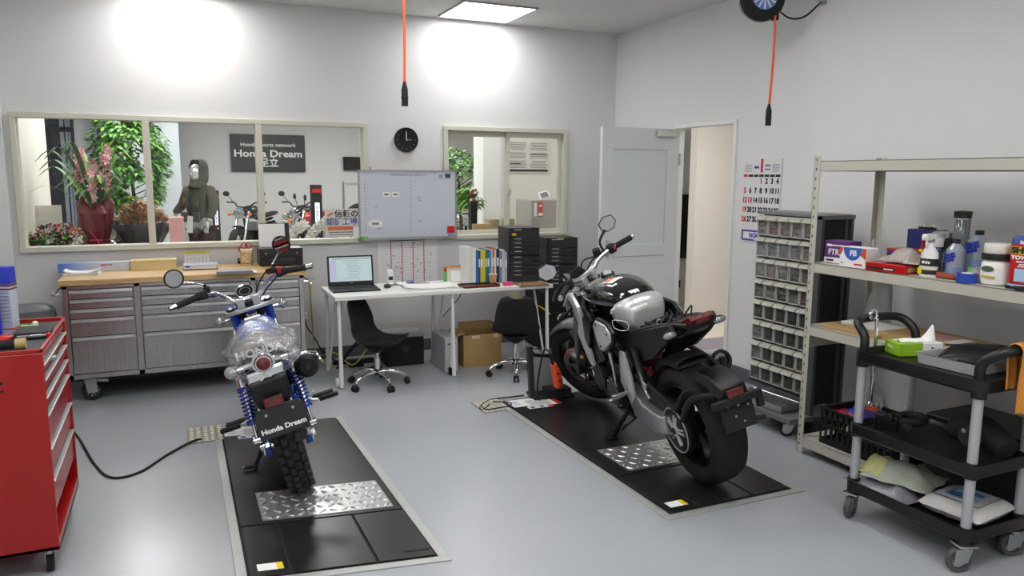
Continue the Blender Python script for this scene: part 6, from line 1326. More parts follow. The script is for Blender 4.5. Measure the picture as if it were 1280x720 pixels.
# left side hub: black carrier, thin ring, silver five-spoke star
h = MB().lathe([(0, -.02), (.115, -.02), (.128, -.01), (.128, .01), (.115, .02), (0, .02)], (-.118, 0, RW2), (1, 0, 0), FRB, 40).torus((-.14, 0, RW2), (1, 0, 0), .118, .004, GREYP, 40, 6); obj('hub_carrier', h, rw)
h = MB().cyl((-.150, 0, RW2), (-.135, 0, RW2), .028, SILVP, n=20).cyl((-.156, 0, RW2), (-.150, 0, RW2), .017, BLKM, n=6)
for k in range(5):
    a = 2 * PI * k / 5 + .5; dy, dz = math.cos(a), math.sin(a)
    for e in (-.012, .012): h.tube([(-.143, dy * .022 - dz * e * .6, RW2 + dz * .022 + dy * e * .6), (-.139, dy * .082 - dz * e, RW2 + dz * .082 + dy * e)], .0055, SILVP, n=6)
obj('hub_star', h, rw)
# swingarm: thick silver single arm on the left
def strip(pts, x0, x1, m, name, par=cb, bev=.006, ins=None, **k): return obj(name, MB().prism(pts, x0, x1, m, 'yz', inset=ins), par, bevel=bev, **k)
strip([(.47, .50), (.40, .52), (.30, .50), (.20, .46), (.10, .455), (.02, .445), (-.07, .42), (-.105, .34), (-.09, .255), (-.03, .215), (.05, .215), (.20, .24), (.36, .27), (.46, .36)], -.115, -.055, FRB, 'swingarm', ins=.06)
strip([(.50, .49), (.42, .50), (.39, .42), (.32, .37), (.20, .36), (.09, .365), (.07, .27), (.20, .235), (.34, .225), (.45, .26), (.51, .38)], -.168, -.10, mt('swingarm_silver', '9b9d9f', .35, .6), 'swingarm_cover', ins=.07, bev=.014)
ch_ = MB().tube([(-.125, .02, RW2 + .118), (-.125, .35, .50), (-.125, .52, .45)], .010, FRB, k=4, rz=.6).tube([(-.125, -.02, RW2 - .118), (-.125, .35, .26), (-.125, .52, .33)], .010, GOLD, k=4, rz=.6); obj('chain', ch_, cb)
obj('chain_guard', MB().prism([(.44, .53), (.25, .525), (.05, .475), (-.06, .455), (-.06, .435), (.05, .45), (.25, .495), (.44, .50)], -.15, -.135, BLKM, 'yz'), cb, bevel=.003)
gd = MB()
for k in range(5): gd.box((-.13, .18 + k * .04, .235 - k * .0), (.02, .026, .02), GOLD, rot=(.2 * k, 0, 0))
obj('gold_adjuster', gd, cb, bevel=.003)
# plate hanger hugging the tyre
hg = MB().tube([(-.13, -.06, .36), (-.13, -.16, .50), (-.12, -.24, .56), (-.06, -.33, .585)], .016, BLKM, k=5, n=10, rz=1.).tube([(-.13, -.02, .42), (-.125, -.14, .56), (-.10, -.24, .60)], .012, BLKM, k=4)
obj('plate_hanger', hg, cb)
L = []
for k in range(9):
    a = R_(48 + k * 6.2); R0 = RW2 + .032
    L.append([V((.088 * math.cos(PI * j / 10), R0 * math.cos(a) * (1 if True else 0) + 0, RW2 + (R0 + .022 * math.sin(PI * j / 10)) * math.sin(a) - (.02 if j in (0, 10) else 0))) for j in range(11)])
obj('hugger', MB().loft([l for l in L], BLKM, cap=False), cb, solid=.004)
pb = MB().loft([[V((x, y, z)) for x, z in ((-.075, z0), (.075, z0), (.065, z1), (-.065, z1))] for y, z0, z1 in ((-.18, .63, .665), (-.30, .595, .665), (-.39, .575, .63))], BLK); obj('tail_box', pb, cb, bevel=.006)
obj('rear_reflector', MB().box((.0, -.40, .598), (.085, .012, .04), REDLENS, rot=(-.2, 0, 0)), cb, bevel=.003)
obj('plate_bracket', MB().box((.0, -.395, .50), (.17, .01, .16), BLKM, rot=(-.22, 0, 0)).box((.0, -.405, .565), (.26, .025, .035), BLKM).box((.12, -.40, .52), (.03, .03, .05), BLKM).cyl((.09, -.40, .44), (.13, -.41, .44), .012, BLKM), cb, bevel=.004)
bm_ = MB()
for x, z in ((-.055, .55), (.0, .54), (.05, .53), (-.02, .49), (.02, .455)): bm_.cyl((x, -.405, z), (x, -.413, z), .006, ALU, n=8)
obj('bolt', bm_, cb)
# engine and frame
en = MB().box((0, .72, .40), (.30, .34, .26), ENGB).cyl((-.19, .62, .36), (.18, .62, .36), .10, ENGB, n=28).cyl((-.195, .82, .40), (.19, .82, .40), .085, ENGB, n=28).box((0, .83, .60), (.36, .20, .22), ENGB, rot=(-.45, 0, 0)).box((0, .87, .70), (.35, .18, .07), ENGB, rot=(-.45, 0, 0))
for s in (-1, 1):
    for k in range(8):
        a = k * PI / 4; en.cyl((s * .192, .62 + .085 * math.cos(a), .36 + .085 * math.sin(a)), (s * .20, .62 + .085 * math.cos(a), .36 + .085 * math.sin(a)), .007, STEEL, n=6)
obj('engine', en, cb, bevel=.01)
obj('clutch_cover', MB().cyl((-.205, .62, .36), (-.19, .62, .36), .075, GRM, n=28).cyl((-.212, .62, .36), (-.205, .62, .36), .03, GRM, n=20), cb, bevel=.003)
obj('oil_pan', MB().prism([(.60, .27), (.90, .27), (.86, .17), (.66, .17)], -.10, .10, ENGB, 'yz'), cb, bevel=.01)
hd = MB()
for k in range(4):
    x = -.12 + .08 * k; hd.tube([(x, .96, .60), (x * 1.05, 1.05, .50), (x, 1.02, .32), (x * .7, .90, .17), (x * .5, .70, .14)], .019, GRM, k=5, n=12)
hd.tube([(0, .72, .14), (.06, .5, .15), (.13, .40, .24)], .035, DKMET, k=5, n=14); obj('exhaust_header', hd, cb)
mf = MB().loft([[V((.235 + a * math.cos(t) * 1.0, y, z + b * math.sin(t))) for t in [2 * PI * k / 20 for k in range(20)]] for y, z, a, b in ((.66, .37, .04, .05), (.58, .40, .055, .07), (.35, .47, .065, .08), (.16, .535, .06, .07), (.12, .55, .055, .062))], SILVP); m_ = obj('muffler', mf, cb)
obj('muffler_tip', MB().lathe([(.040, .0), (.058, .0), (.060, .03), (.050, .04), (.042, .035)], (.24, .13, .545), (0, -1, .35), BLKM, 26, closed=True).cyl((.24, .12, .548), (.24, .115, .55), .042, INK, n=20), m_)
obj('radiator', MB().box((0, 1.04, .60), (.34, .04, .28), FRB, rot=(-.25, 0, 0)), cb, bevel=.006)
# main frame spars, backbone
sp = MB()
for s in (-1, 1): sp.tube([(s * .06, 1.13, .84), (s * .14, .95, .80), (s * .17, .70, .72), (s * .15, .50, .62), (s * .13, .46, .42), (s * .12, .48, .30)], .026, FRB, k=6, n=12).tube([(s * .15, .88, .78), (s * .17, .95, .60)], .02, FRB)
sp.cyl((0, 1.10, .92), (0, 1.18, .74), .038, FRB, n=20); obj('frame', sp, cb)
sf = MB()
for s in (-1, 1): sf.tube([(s * .13, .50, .70), (s * .12, .25, .80), (s * .10, .0, .87), (s * .07, -.20, .90)], .014, FRB, k=5, n=10).tube([(s * .13, .46, .55), (s * .115, .20, .70), (s * .09, -.02, .84)], .012, FRB, k=4, n=10)
obj('subframe', sf, cb)
# left and right side panels under the missing seat
for s in (-1, 1):
    strip([(.50, .62), (.46, .70), (.36, .765), (.22, .81), (.05, .86), (-.11, .905), (-.14, .87), (-.06, .80), (.03, .74), (.12, .68), (.24, .63), (.38, .56)], s * .10, s * .135, mt('panel_black', '0a0a0b', .55), 'side_panel', ins=.05)
    strip([(.56, .50), (.52, .60), (.42, .66), (.36, .58), (.40, .47), (.48, .43)], s * .13, s * .165, FRB, 'frame_cover', ins=.1)
    # brushed intake plates with black surround
    q = strip([(.66, .79), (.60, .835), (.46, .83), (.40, .78), (.41, .72), (.55, .63), (.62, .63), (.645, .68)], s * .195, s * .222, FRB, 'intake_cover', ins=.05, bev=.008)
    obj('silver_plate', MB().prism([(.648, .782), (.595, .822), (.465, .818), (.412, .775), (.425, .726), (.555, .645), (.612, .642), (.632, .685)], s * .215, s * .231, SILVP, 'yz', inset=.06), q, bevel=.004)
    bb_ = MB()
    for y, z in ((.59, .80), (.45, .77), (.58, .67)): bb_.cyl((s * .230, y, z), (s * .236, y, z), .006, BLKM, n=8)
    obj('bolt', bb_, q)
    # long silver shroud down to the radiator foot
    strip([(1.06, .90), (.98, .84), (.94, .74), (.99, .66), (.93, .56), (.88, .48), (.84, .47), (.86, .56), (.90, .64), (.88, .74), (.90, .84), (1.0, .92)], s * .185, s * .215, SILVP, 'radiator_shroud', ins=.04, bev=.005)
    strip([(.92, .60), (.86, .58), (.80, .70), (.74, .78), (.78, .83), (.88, .78)], s * .17, s * .205, BLK, 'inner_shroud', ins=.06)
# tank
def tsec(y, w, z0, z1, e=.75): return [V((w * (abs(math.cos(a)) ** .85) * (1 if math.cos(a) > 0 else -1) * (1 if math.sin(a) > -.1 else .72), y, (z0 + z1) / 2 + (z1 - z0) / 2 * (abs(math.sin(a)) ** e) * (1 if math.sin(a) > 0 else -1))) for a in [2 * PI * k / 28 for k in range(28)]]
tk = obj('fuel_tank', MB().loft([tsec(*q) for q in ((1.09, .06, .83, .88), (1.04, .12, .80, .925), (.94, .170, .78, .975), (.82, .178, .77, 1.0), (.70, .172, .76, 1.01), (.60, .158, .78, 1.0), (.50, .13, .80, .978), (.44, .10, .84, .95))], BLKP), cb, subd=1)
obj('filler_cap', MB().cyl((0, .84, .985), (0, .835, 1.008), .042, BLKM, n=24).cyl((0, .84, 1.004), (0, .835, 1.012), .026, STEEL, n=20), tk)
sk = obj('warning_sticker', MB().box((-.06, .66, 1.001), (.06, .085, .0015), WHITE, rot=(-.06, -.15, .35)), tk); obj('orange_print', MB().box((-.06, .68, 1.0025), (.056, .035, .0015), mt('sticker_orange', 'e07a4a', .5), rot=(-.06, -.15, .35)), sk)
obj('tank_badge', MB().prism([(.92, .93), (.80, .955), (.78, .94), (.88, .915)], -.201, -.197, SILVP, 'yz'), tk)
cv = MB().loft([tsec(*q) for q in ((.53, .155, .75, .90, .6), (.51, .160, .72, .93, .5), (.45, .150, .71, .945, .5), (.40, .124, .71, .93, .5), (.37, .098, .72, .905, .5), (.36, .085, .73, .88, .55))], mt('silver_wrapped_cover', 'c2c3c3', .3, .45, var=.04, bump=.35, bscale=22)); tc_ = obj('tank_rear_cover', cv, cb, subd=1)
obj('embossed_frame', MB().tube([(-.162, .50, .78), (-.150, .44, .77), (-.124, .39, .78), (-.122, .39, .82), (-.150, .44, .83), (-.162, .50, .82), (-.162, .50, .78)], .0025, WHITE, k=2, n=6).tube([(-.160, .50, .86), (-.158, .49, .885), (-.15, .46, .89)], .004, WHITE, k=3, n=6), tc_)
# wiring and latch under the missing seat
random.seed(8); wr_ = MB()
for k in range(12):
    y0 = .34 - k * .03; x0 = random.uniform(-.08, .08); z0 = .785 + (.34 - y0) * .26
    wr_.tube([(x0, y0, z0), (x0 + random.uniform(-.05, .05), y0 - .03, z0 + random.uniform(.02, .07)), (x0 + random.uniform(-.06, .06), y0 - .08, z0 + .015)], random.uniform(.004, .008), BLKM, k=4, n=6)
wr_.box((-.0, .22, .80), (.16, .22, .05), BLKM, rot=(-.25, 0, 0)).box((.02, .03, .855), (.12, .14, .04), BLKM, rot=(-.25, 0, 0)).box((-.04, .13, .85), (.05, .06, .04), BLK).torus((-.07, .10, .865), (0, 1, .3), .014, .004, GREYP, 16, 6)
obj('wiring_tray', wr_, cb, bevel=.003)
tlb = MB().loft([[V((x, y, z)) for x, z in ((-.10 * q, z0), (.10 * q, z0), (.085 * q, z1), (-.085 * q, z1))] for y, z0, z1, q in ((.04, .79, .87, .85), (-.10, .82, .905, .72), (-.20, .875, .935, .6))], BLK); tl_ = obj('tail_cowl', tlb, cb, bevel=.006)
rl = MB()
for s in (-1, 1): rl.prism([(-.09, .845), (-.10, .90), (-.205, .945), (-.232, .93), (-.19, .885), (-.14, .85)], s * .062, s * .02, REDLENS, 'yz')
rl.box((0, -.212, .918), (.07, .03, .03), REDLENS); obj('tail_lamp', rl, cb, bevel=.004)
for s in (-1, 1):
    i = obj('turn_signal', MB().tube([(s * .05, -.10, .85), (s * .10, -.12, .86)], .010, BLKM).sph((s * .135, -.125, .86), (.042, .016, .020), BLKM, 14), cb); obj('lens', MB().sph((s * .137, -.135, .86), (.038, .014, .017), LENS, 14), i)
obj('rear_shock', MB().cyl((0, .38, .62), (0, .42, .40), .022, STEEL, n=14).helix((0, .385, .62), (0, .418, .42), .036, .007, 6, mt('spring_red', '6e181c', .4), n=8), cb)
obj('red_linkage', MB().tube([(-.10, .36, .555), (-.11, .28, .575), (-.11, .22, .565)], .011, mt('spring_red', '6e181c', .4), k=3).cyl((-.12, .25, .55), (-.105, .25, .55), .016, STEEL, n=12), cb)
# foot controls, stand
ft = MB().prism([(.51, .46), (.44, .66), (.39, .66), (.36, .52), (.36, .40), (.42, .34)], -.185, -.165, SILVP, 'yz', inset=.05); obj('heel_plate', ft, cb, bevel=.004)
obj('foot_peg', MB().tube([(-.18, .43, .42), (-.23, .42, .42)], .010, STEEL, n=10).box((-.25, .42, .425), (.07, .022, .012), STEEL), cb, bevel=.003)
obj('foot_peg', MB().tube([(.18, .43, .42), (.28, .42, .42)], .014, STEEL, n=10), cb)
obj('gear_lever', MB().tube([(-.19, .46, .40), (-.20, .53, .36), (-.21, .62, .32), (-.25, .63, .32)], .009, STEEL, k=4).tube([(-.19, .58, .34), (-.185, .58, .55)], .007, STEEL).cyl((-.185, .58, .55), (-.185, .58, .62), .012, STEEL), cb)
obj('pillion_hanger', MB().tube([(-.15, .28, .60), (-.16, .24, .48), (-.16, .20, .44)], .010, STEEL, k=3).prism([(.33, .70), (.27, .69), (.22, .50), (.25, .47), (.30, .52)], -.16, -.145, FRB, 'yz').cyl((-.165, .24, .50), (-.14, .24, .50), .022, STEEL, n=14), cb, bevel=.003)
obj('side_stand', MB().tube([(-.13, .60, .24), (-.19, .66, .14), (-.235, .70, .05)], .015, FRB, n=10).box((-.245, .70, .055), (.07, .045, .01), FRB, rot=(0, .3, 0)).tube([(-.12, .55, .20), (-.20, .62, .12), (-.21, .50, .20)], .007, FRB, n=6), cb, bevel=.003)
# rear right hand bars (exhaust side) seen over the tyre
rg = MB().tube([(.12, .35, .66), (.16, .15, .61), (.18, -.02, .55), (.17, -.02, .60)], .014, BLKM, k=4, n=10).tube([(.10, .32, .62), (.14, .12, .56), (.16, -.0, .52)], .012, BLKM, k=4).box((.17, -.03, .60), (.02, .02, .06), BLKM); obj('right_pillion_hanger', rg, cb, bevel=.003)
# steering
RK2 = R_(25); SP2 = V((0, 1.145, .84)); fb_ = steered(cb, SP2, RK2, R_(30)); ax = V((0, WB2, FW2))
fw = part_empty('front_wheel', fb_)
obj('tyre', tyre(MB(), ax, FW2, .215, .12, n=56), fw)
w = MB().lathe([(.217, -.045), (.202, -.035), (.198, 0), (.202, .035), (.217, .045), (.21, .05), (.192, 0), (.21, -.05)], ax, (1, 0, 0), FRB, 40, closed=True)
for k in range(5):
    for e in (-.09, .09): a = 2 * PI * k / 5; w.tube([(0, WB2 + math.cos(a) * .05, FW2 + math.sin(a) * .05), (0, WB2 + math.cos(a + e) * .2, FW2 + math.sin(a + e) * .2)], .012, FRB, n=8)
w.cyl(ax - V((.055, 0, 0)), ax + V((.055, 0, 0)), .045, FRB, n=20); obj('rim', w, fw)
for s in (-1, 1):
    q = obj('brake_disc', disc(MB(), ax + V((s * .075, 0, 0)), .155, .12, STEEL, .005, 24), fw); c_ = MB().cyl(ax + V((s * .062, 0, 0)), ax + V((s * .072, 0, 0)), .06, BLKM, n=20)
    for k in range(8): a = k * PI / 4; c_.tube([ax + V((s * .07, math.cos(a) * .05, math.sin(a) * .05)), ax + V((s * .074, math.cos(a + .15) * .125, math.sin(a + .15) * .125))], .009, GRM, n=6)
    obj('disc_carrier', c_, fw)
    b0 = ax + V((s * .105, 0, 0)); up = V((0, -math.sin(RK2), math.cos(RK2))); b0o = b0 + V((0, -.0, 0))
    obj('fork_leg', MB().cyl(b0 - up * .03, b0 + up * .20, .021, GRM, n=16).cyl(b0 + up * .16, b0 + up * .66, .029, mt('fork_grey', '6a6b6c', .3, .8), n=20), fb_)
    obj('brake_caliper', MB().box(ax + V((s * .10, -.10, .10)), (.05, .055, .13), FRB, rot=(.6, 0, 0)).cyl(ax + V((s * .12, -.10, .12)), ax + V((s * .135, -.10, .12)), .016, GOLD, n=14), fb_, bevel=.006)
    obj('fender_stay', MB().prism([(WB2 - .13, FW2 + .06), (WB2 - .07, FW2 + .05), (WB2 - .03, FW2 + .30), (WB2 - .10, FW2 + .31)], s * .075, s * .082, GRM, 'yz'), fb_, bevel=.003)
L = []
for k in range(13):
    a = R_(165 - k * 9.5); L.append([V((.072 * math.cos(PI * j / 8), WB2 + (FW2 + .012 + .02 * math.sin(PI * j / 8)) * math.cos(a), FW2 + (FW2 + .012 + .02 * math.sin(PI * j / 8)) * math.sin(a))) for j in range(9)])
obj('front_fender', MB().loft(L, GRM, cap=False), fb_, solid=.004)
up = V((0, -math.sin(RK2), math.cos(RK2)))
tp_ = ax + up * .66 + V((0, .0, 0))
tri = MB().prism([(-.14, tp_.y + .02), (-.12, tp_.y + .045), (.12, tp_.y + .045), (.14, tp_.y + .02), (.12, tp_.y - .03), (.04, tp_.y - .075), (-.04, tp_.y - .075), (-.12, tp_.y - .03)], tp_.z - .01, tp_.z + .012, BLKM, 'xy'); obj('top_bridge', tri, fb_, bevel=.004)
for s in (-1, 1): obj('fork_cap', MB().cyl((s * .105, tp_.y, tp_.z + .01), (s * .105, tp_.y - .006, tp_.z + .03), .026, SILVP, n=20), fb_); obj('bar_clamp', MB().box((s * .05, tp_.y - .04, tp_.z + .045), (.045, .045, .07), SILVP), fb_, bevel=.006)
HY, HZ = tp_.y - .04, tp_.z + .075
BARS = mt('bar_silver', 'c3c6c8', .25, .9); obj('handlebar', MB().tube([(-.385, HY - .12, HZ + .05), (-.24, HY - .065, HZ + .055), (-.15, HY - .01, HZ + .03), (-.07, HY, HZ), (.07, HY, HZ), (.15, HY - .01, HZ + .03), (.24, HY - .065, HZ + .055), (.385, HY - .12, HZ + .05)], [.013, .013, .016, .018, .018, .016, .013, .013], BARS, k=6, n=14), fb_)
for s in (-1, 1):
    obj('grip', MB().cyl((s * .265, HY - .075, HZ + .054), (s * .385, HY - .12, HZ + .05), .019, BLKM, n=20), fb_, bevel=.002); obj('bar_end', MB().cyl((s * .385, HY - .12, HZ + .05), (s * .40, HY - .126, HZ + .05), .016, STEEL, n=16), fb_)
    obj('lever', MB().tube([(s * .20, HY - .0, HZ + .04), (s * .23, HY + .02, HZ + .04), (s * .30, HY + .01, HZ + .035), (s * .385, HY - .035, HZ + .02)], .007, BLKM, k=4), fb_)
    obj('switch_box', MB().box((s * .235, HY - .065, HZ + .055), (.05, .05, .06), BLKM, rot=(0, 0, -s * .35)), fb_, bevel=.01)
    m_ = part_empty('mirror', fb_); x1, y1, z1 = s * .325, HY - .03, HZ + .195
    obj('stem', MB().tube([(s * .195, HY - .03, HZ + .06), (s * .215, HY - .01, HZ + .12), (s * .29, HY - .02, z1 - .03)], [.009, .008, .010], BLKM, k=4), m_)
    pol = [V((-.055, 0, -.028)), V((-.06, 0, .018)), V((-.015, 0, .052)), V((.045, 0, .042)), V((.06, 0, -.005)), V((.03, 0, -.045)), V((-.02, 0, -.05))]
    q = Euler((-.12 + .0, .0, -.42 * 1 - .15)).to_matrix(); f_ = lambda sc_, dy: [V((x1, y1, z1)) + q @ V((p.x * s * sc_, dy, p.z * sc_)) for p in pol]
    obj('housing', MB().loft([f_(.70, .024), f_(1.0, .006), f_(1.02, -.006), f_(.93, -.006)], BLK), m_); obj('glass', MB().loft([f_(.91, -.0062), f_(.91, -.0072)], MIR), m_)
obj('kill_switch', MB().box((.235, HY - .09, HZ + .06), (.022, .012, .026), RED, rot=(0, 0, -.35)), fb_, bevel=.003)
obj('brake_reservoir', MB().cyl((.17, HY + .01, HZ + .04), (.17, HY + .005, HZ + .09), .026, BLKM, n=20), fb_); obj('clutch_reservoir', MB().cyl((-.15, HY + .03, HZ + .05), (-.15, HY + .015, HZ + .075), .024, CHROME, n=20), fb_)
me_ = obj('meter', MB().box((0, HY + .09, HZ + .0), (.14, .04, .08), BLKM, rot=(-.9, 0, 0)), fb_, bevel=.012); obj('display', MB().box((0, HY + .075, HZ + .016), (.12, .004, .06), BLKG, rot=(-.9, 0, 0)), me_)
hlc = V((0, WB2 - .16, .80)); hl = obj('headlamp', MB().lathe([(0, -.07), (.06, -.06), (.088, -.02), (.094, .01)], hlc, (0, 1, -.15), BLK, 32).torus(hlc + V((0, .01, 0)), (0, 1, -.15), .094, .009, SILVP, 32, 8), fb_); obj('lens', MB().lathe([(.09, .012), (.06, .03), (0, .04)], hlc, (0, 1, -.15), LENS, 28), hl)
for s in (-1, 1):
    obj('headlamp_stay', MB().tube([(s * .115, WB2 - .24, .93), (s * .12, WB2 - .17, .84), (s * .10, WB2 - .13, .74)], .010, SILVP, k=4).tube([(s * .135, WB2 - .22, .90), (s * .14, WB2 - .16, .83)], .008, SILVP), fb_)
    i = obj('turn_signal', MB().tube([(s * .10, WB2 - .17, .78), (s * .17, WB2 - .17, .78)], .009, BLKM).sph((s * .20, WB2 - .17, .78), (.04, .018, .02), BLKM, 14), fb_); obj('lens', MB().sph((s * .20, WB2 - .152, .78), (.036, .014, .017), LENS, 12), i)
hs = MB()
for pts in (((-.2, HY - .02, HZ + .05), (-.17, HY + .08, HZ + .02), (-.08, HY + .12, HZ - .08), (-.03, HY + .05, HZ - .2)), ((.2, HY - .02, HZ + .05), (.19, HY + .10, HZ), (.1, HY + .12, HZ - .08), (.04, HY + .05, HZ - .2)), ((.17, HY, HZ + .04), (.15, HY + .14, HZ + .02), (.1, HY + .16, HZ - .1), (.11, HY + .16, HZ - .3), (.12, WB2 - .1, .5)), ((-.19, HY, HZ + .03), (-.1, HY + .1, HZ + .01), (.02, HY + .12, HZ - .06), (.08, HY, HZ - .2))): hs.tube(pts, .005, BLKM, k=6, n=6)
obj('control_cables', hs, fb_)
# ------------------------------------------------------------------ showroom behind the windows
SW = mt('showroom_wall', 'cfcfd1', .8, var=.02); SF = mt('showroom_floor', 'c9c4b8', .35, var=.03)
SY, SXL, SXR = 17.0, -3.2, 9.5
struct(obj('floor_showroom', MB().bx((SXL, YB + .12, -.06), (SXR, SY, -.002), SF).bx((XR + .12, 3.8, -.06), (SXR, YB + .12, -.002), SF)))
struct(obj('ceiling_showroom', MB().bx((SXL, YB + .12, 3.0), (SXR, SY, 3.1), CEIL).bx((XR + .12, 3.8, 2.6), (SXR, YB + .12, 2.7), CEIL)))
struct(obj('wall_showroom_far', MB().bx((-1.05, SY, 0), (SXR, SY + .1, 3.0), SW)))
struct(obj('wall_showroom_right', MB().bx((SXR, 3.8, 0), (SXR + .1, SY, 3.0), SW)))
struct(obj('wall_showroom_left', MB().bx((XL - .3, YB + .12, 0), (XL, 9.3, 3.0), CREAM)))
struct(obj('wall_corridor_end', MB().bx((XR + .12, 3.7, 0), (SXR, 3.8, 3.0), SW)))
struct(obj('carpet_trim_1', MB().bx((XR + .125, 3.8, 0), (7.4, 5.85, .008), mt('carpet_grey', '86808c', .95, var=.2, scale=90, bump=.4, bscale=200))))
# walls seen through the sliding window and the doorway
c0, c1 = at(592, 240, 1, 8.4), at(626, 240, 1, 8.1)
struct(obj('wall_column', MB().bx((c0.x, 8.1, 0), (c1.x, 8.4, 3.0), WHITEWALL)))
struct(obj('wall_partition', MB().bx((c1.x, 8.2, 0), (4.6, 8.3, 3.0), CREAM)))
struct(obj('wall_corridor', MB().bx((4.6, 7.65, 0), (6.6, 7.75, 2.98), WHITEWALL)))
struct(obj('wall_corridor_cream', MB().bx((5.40, 7.0, 0), (SXR, 7.12, 2.98), CREAM).bx((4.55, 7.65, 0), (4.65, 8.3, 2.98), CREAM)))
# storefront glazing with dark frames at the far left
p0, p1 = at(62, 200, 1, 15.0), at(93, 200, 1, 15.0); gfr = mt('storefront_dark', '23262a', .4, .3); NIGHT = mt('night_glass', '2a3038', .08, spec=.8)
sf = thing('window_3', 'dark framed tall storefront glazing at the far end of the showroom', 'window', (0, 15.0, 0), kind='structure'); del sf['category']
m = MB()
for k in range(6): x = p0.x - 1.6 + (p1.x - p0.x + 1.6) * k / 5; m.box((x, 0, 1.5), (.06, .1, 3.0), gfr)
for k, f in enumerate((.55, .62, .78, .9)): m.box((p0.x + (p1.x - p0.x) * f, -.03, 1.5), (.03, .04, 3.0), mt('mullion_pale', '8d99a8', .4))
for z in (.05, 2.3, 2.95): m.bx((p0.x - 1.6, -.05, z - .04), (p1.x, .05, z + .04), gfr)
obj('frame', m, sf); obj('glass_pane', MB().bx((p0.x - 1.6, .02, 0), (p1.x, .03, 3.0), NIGHT), sf)
struct(obj('wall_showroom_bright', MB().bx((p1.x, 15.0, 0), (at(125, 200, 1, 15.0).x, 15.1, 3.0), mt('bright_wall', 'c2c8ce', .7)).bx((at(125, 200, 1, 15.0).x + .1, 15.4, 0), (.2, 15.5, 3.0), mt('bright_wall', 'c2c8ce', .7))))
struct(obj('trim_4', MB().box((at(125, 200, 1, 14.9).x, 14.9, 1.5), (.10, .12, 3.0), mt('post_grey', '6a717a', .4))))
LS = mt('showroom_lamp', 'ffffff', .5, var=0, emit='fffdfc', estr=21.); LS2 = mt('showroom_fill_lamp', 'ffffff', .5, var=0, emit='fffdfc', estr=9.)
q0 = None
for i, (x, y, w) in enumerate(((-.3, 7.35, 'added out of view as fill right behind the long window'), (1.5, 7.35, 'added out of view as fill behind the window poster'), (3.2, 7.35, 'added out of view as fill right behind the sliding window'), (-.4, 9.2, 'over the flower gifts'), (1.4, 9.2, 'over the front of the showroom'), (3.0, 9.2, 'before the white column'), (-.2, 12.0, 'over the mannequin'), (1.8, 12.2, 'over the display banners'), (4.5, 12.2, 'behind the white column'), (.0, 14.3, 'near the dark storefront'), (2.2, 14.6, 'before the black dealer sign'), (4.6, 14.6, 'over the far corner of the showroom'))):  # first three are added unseen fill for the dim fronts behind the windows
    lab = 'square showroom ceiling light ' + w
    if i == 3: q0 = None
    if q0 is None:
        q0 = thing('showroom_light', lab, 'ceiling light', (x, y, 2.99), group='showroom ceiling lights'); obj('frame', MB().bx((-.36, -.36, -.006), (.36, .36, .005), ALU), q0); obj('diffuser', MB().bx((-.33, -.33, -.012), (.33, .33, -.006), LS if i > 2 else LS2), q0)
    else: dup(q0, (x, y, 2.99), label=lab)
k_ = thing('corridor_light', 'round ceiling light in the corridor beyond the open door', 'ceiling light', (4.9, 5.5, 2.595)); obj('diffuser', MB().cyl((0, 0, -.02), (0, 0, 0), .3, mt('corridor_lamp', 'ffffff', .5, var=0, emit='fffaf2', estr=42.), n=28), k_); obj('rim', MB().torus((0, 0, -.01), (0, 0, 1), .31, .012, WHITE, 28, 6), k_)
# black dealer sign on the far wall
a, b = at(287, 167, 1, SY - .03), at(382, 215, 1, SY - .03)
sg = thing('wall_sign', 'large black sign with white words on the far showroom wall', 'sign', ((a.x + b.x) / 2, SY - .03, (a.z + b.z) / 2)); w, h = b.x - a.x, a.z - b.z
obj('board', MB().box((0, 0, 0), (w, .04, h), mt('sign_black', '2b2b2e', .4)), sg)
text('lettering', 'Honda sports network', .105, WHITE, sg, FRONT(0, -.022, h * .22), bold=.002, sx=1.15); text('lettering', 'Honda Dream', .20, WHITE, sg, FRONT(0, -.022, -h * .02), bold=.005, sx=1.2); text('lettering', '足立', .20, WHITE, sg, FRONT(0, -.022, -h * .27), bold=.004)
a, b = at(429, 196, 1, SY - .06), at(455, 213, 1, SY - .06)
mo = thing('wall_monitor', 'small dark monitor on the far showroom wall beside the whiteboard', 'monitor', ((a.x + b.x) / 2, SY - .06, (a.z + b.z) / 2)); obj('bezel', MB().box((0, 0, 0), (b.x - a.x, .06, a.z - b.z), BLK), mo); obj('screen', MB().box((0, -.032, 0), ((b.x - a.x) * .93, .004, (a.z - b.z) * .9), BLKG), mo)
# mannequin in a hooded riding jacket
def vx(px, py, Y): return at(px, py, 1, Y)
MY = 11.4; c = vx(249, 240, MY); mx_ = c.x
mn = thing('mannequin', 'silver faced mannequin in a dark olive hooded riding jacket behind the window', 'mannequin', (mx_, MY, 0), -.75); mn.scale = (.96, .96, .96)
JK = mt('jacket_olive', '4b4a42', .8, var=.15, scale=8, bump=.3, bscale=14); SKN = mt('mannequin_silver', 'c5c8cc', .3, .5)
def skin(name, verts, edges, radii, m, par, sub=2, root=0):
    me = bpy.data.meshes.new(name); me.from_pydata(verts, edges, []); o = bpy.data.objects.new(name, me); COL.objects.link(o); o.parent = par
    md = o.modifiers.new('skin', 'SKIN'); md.use_smooth_shade = True
    for i, r in enumerate(radii): me.skin_vertices[0].data[i].radius = (r, r * .85) if not isinstance(r, tuple) else r
    me.skin_vertices[0].data[root].use_root = True
    sb = o.modifiers.new('sub', 'SUBSURF'); sb.levels = sub; sb.render_levels = sub
    me.materials.append(m); return o
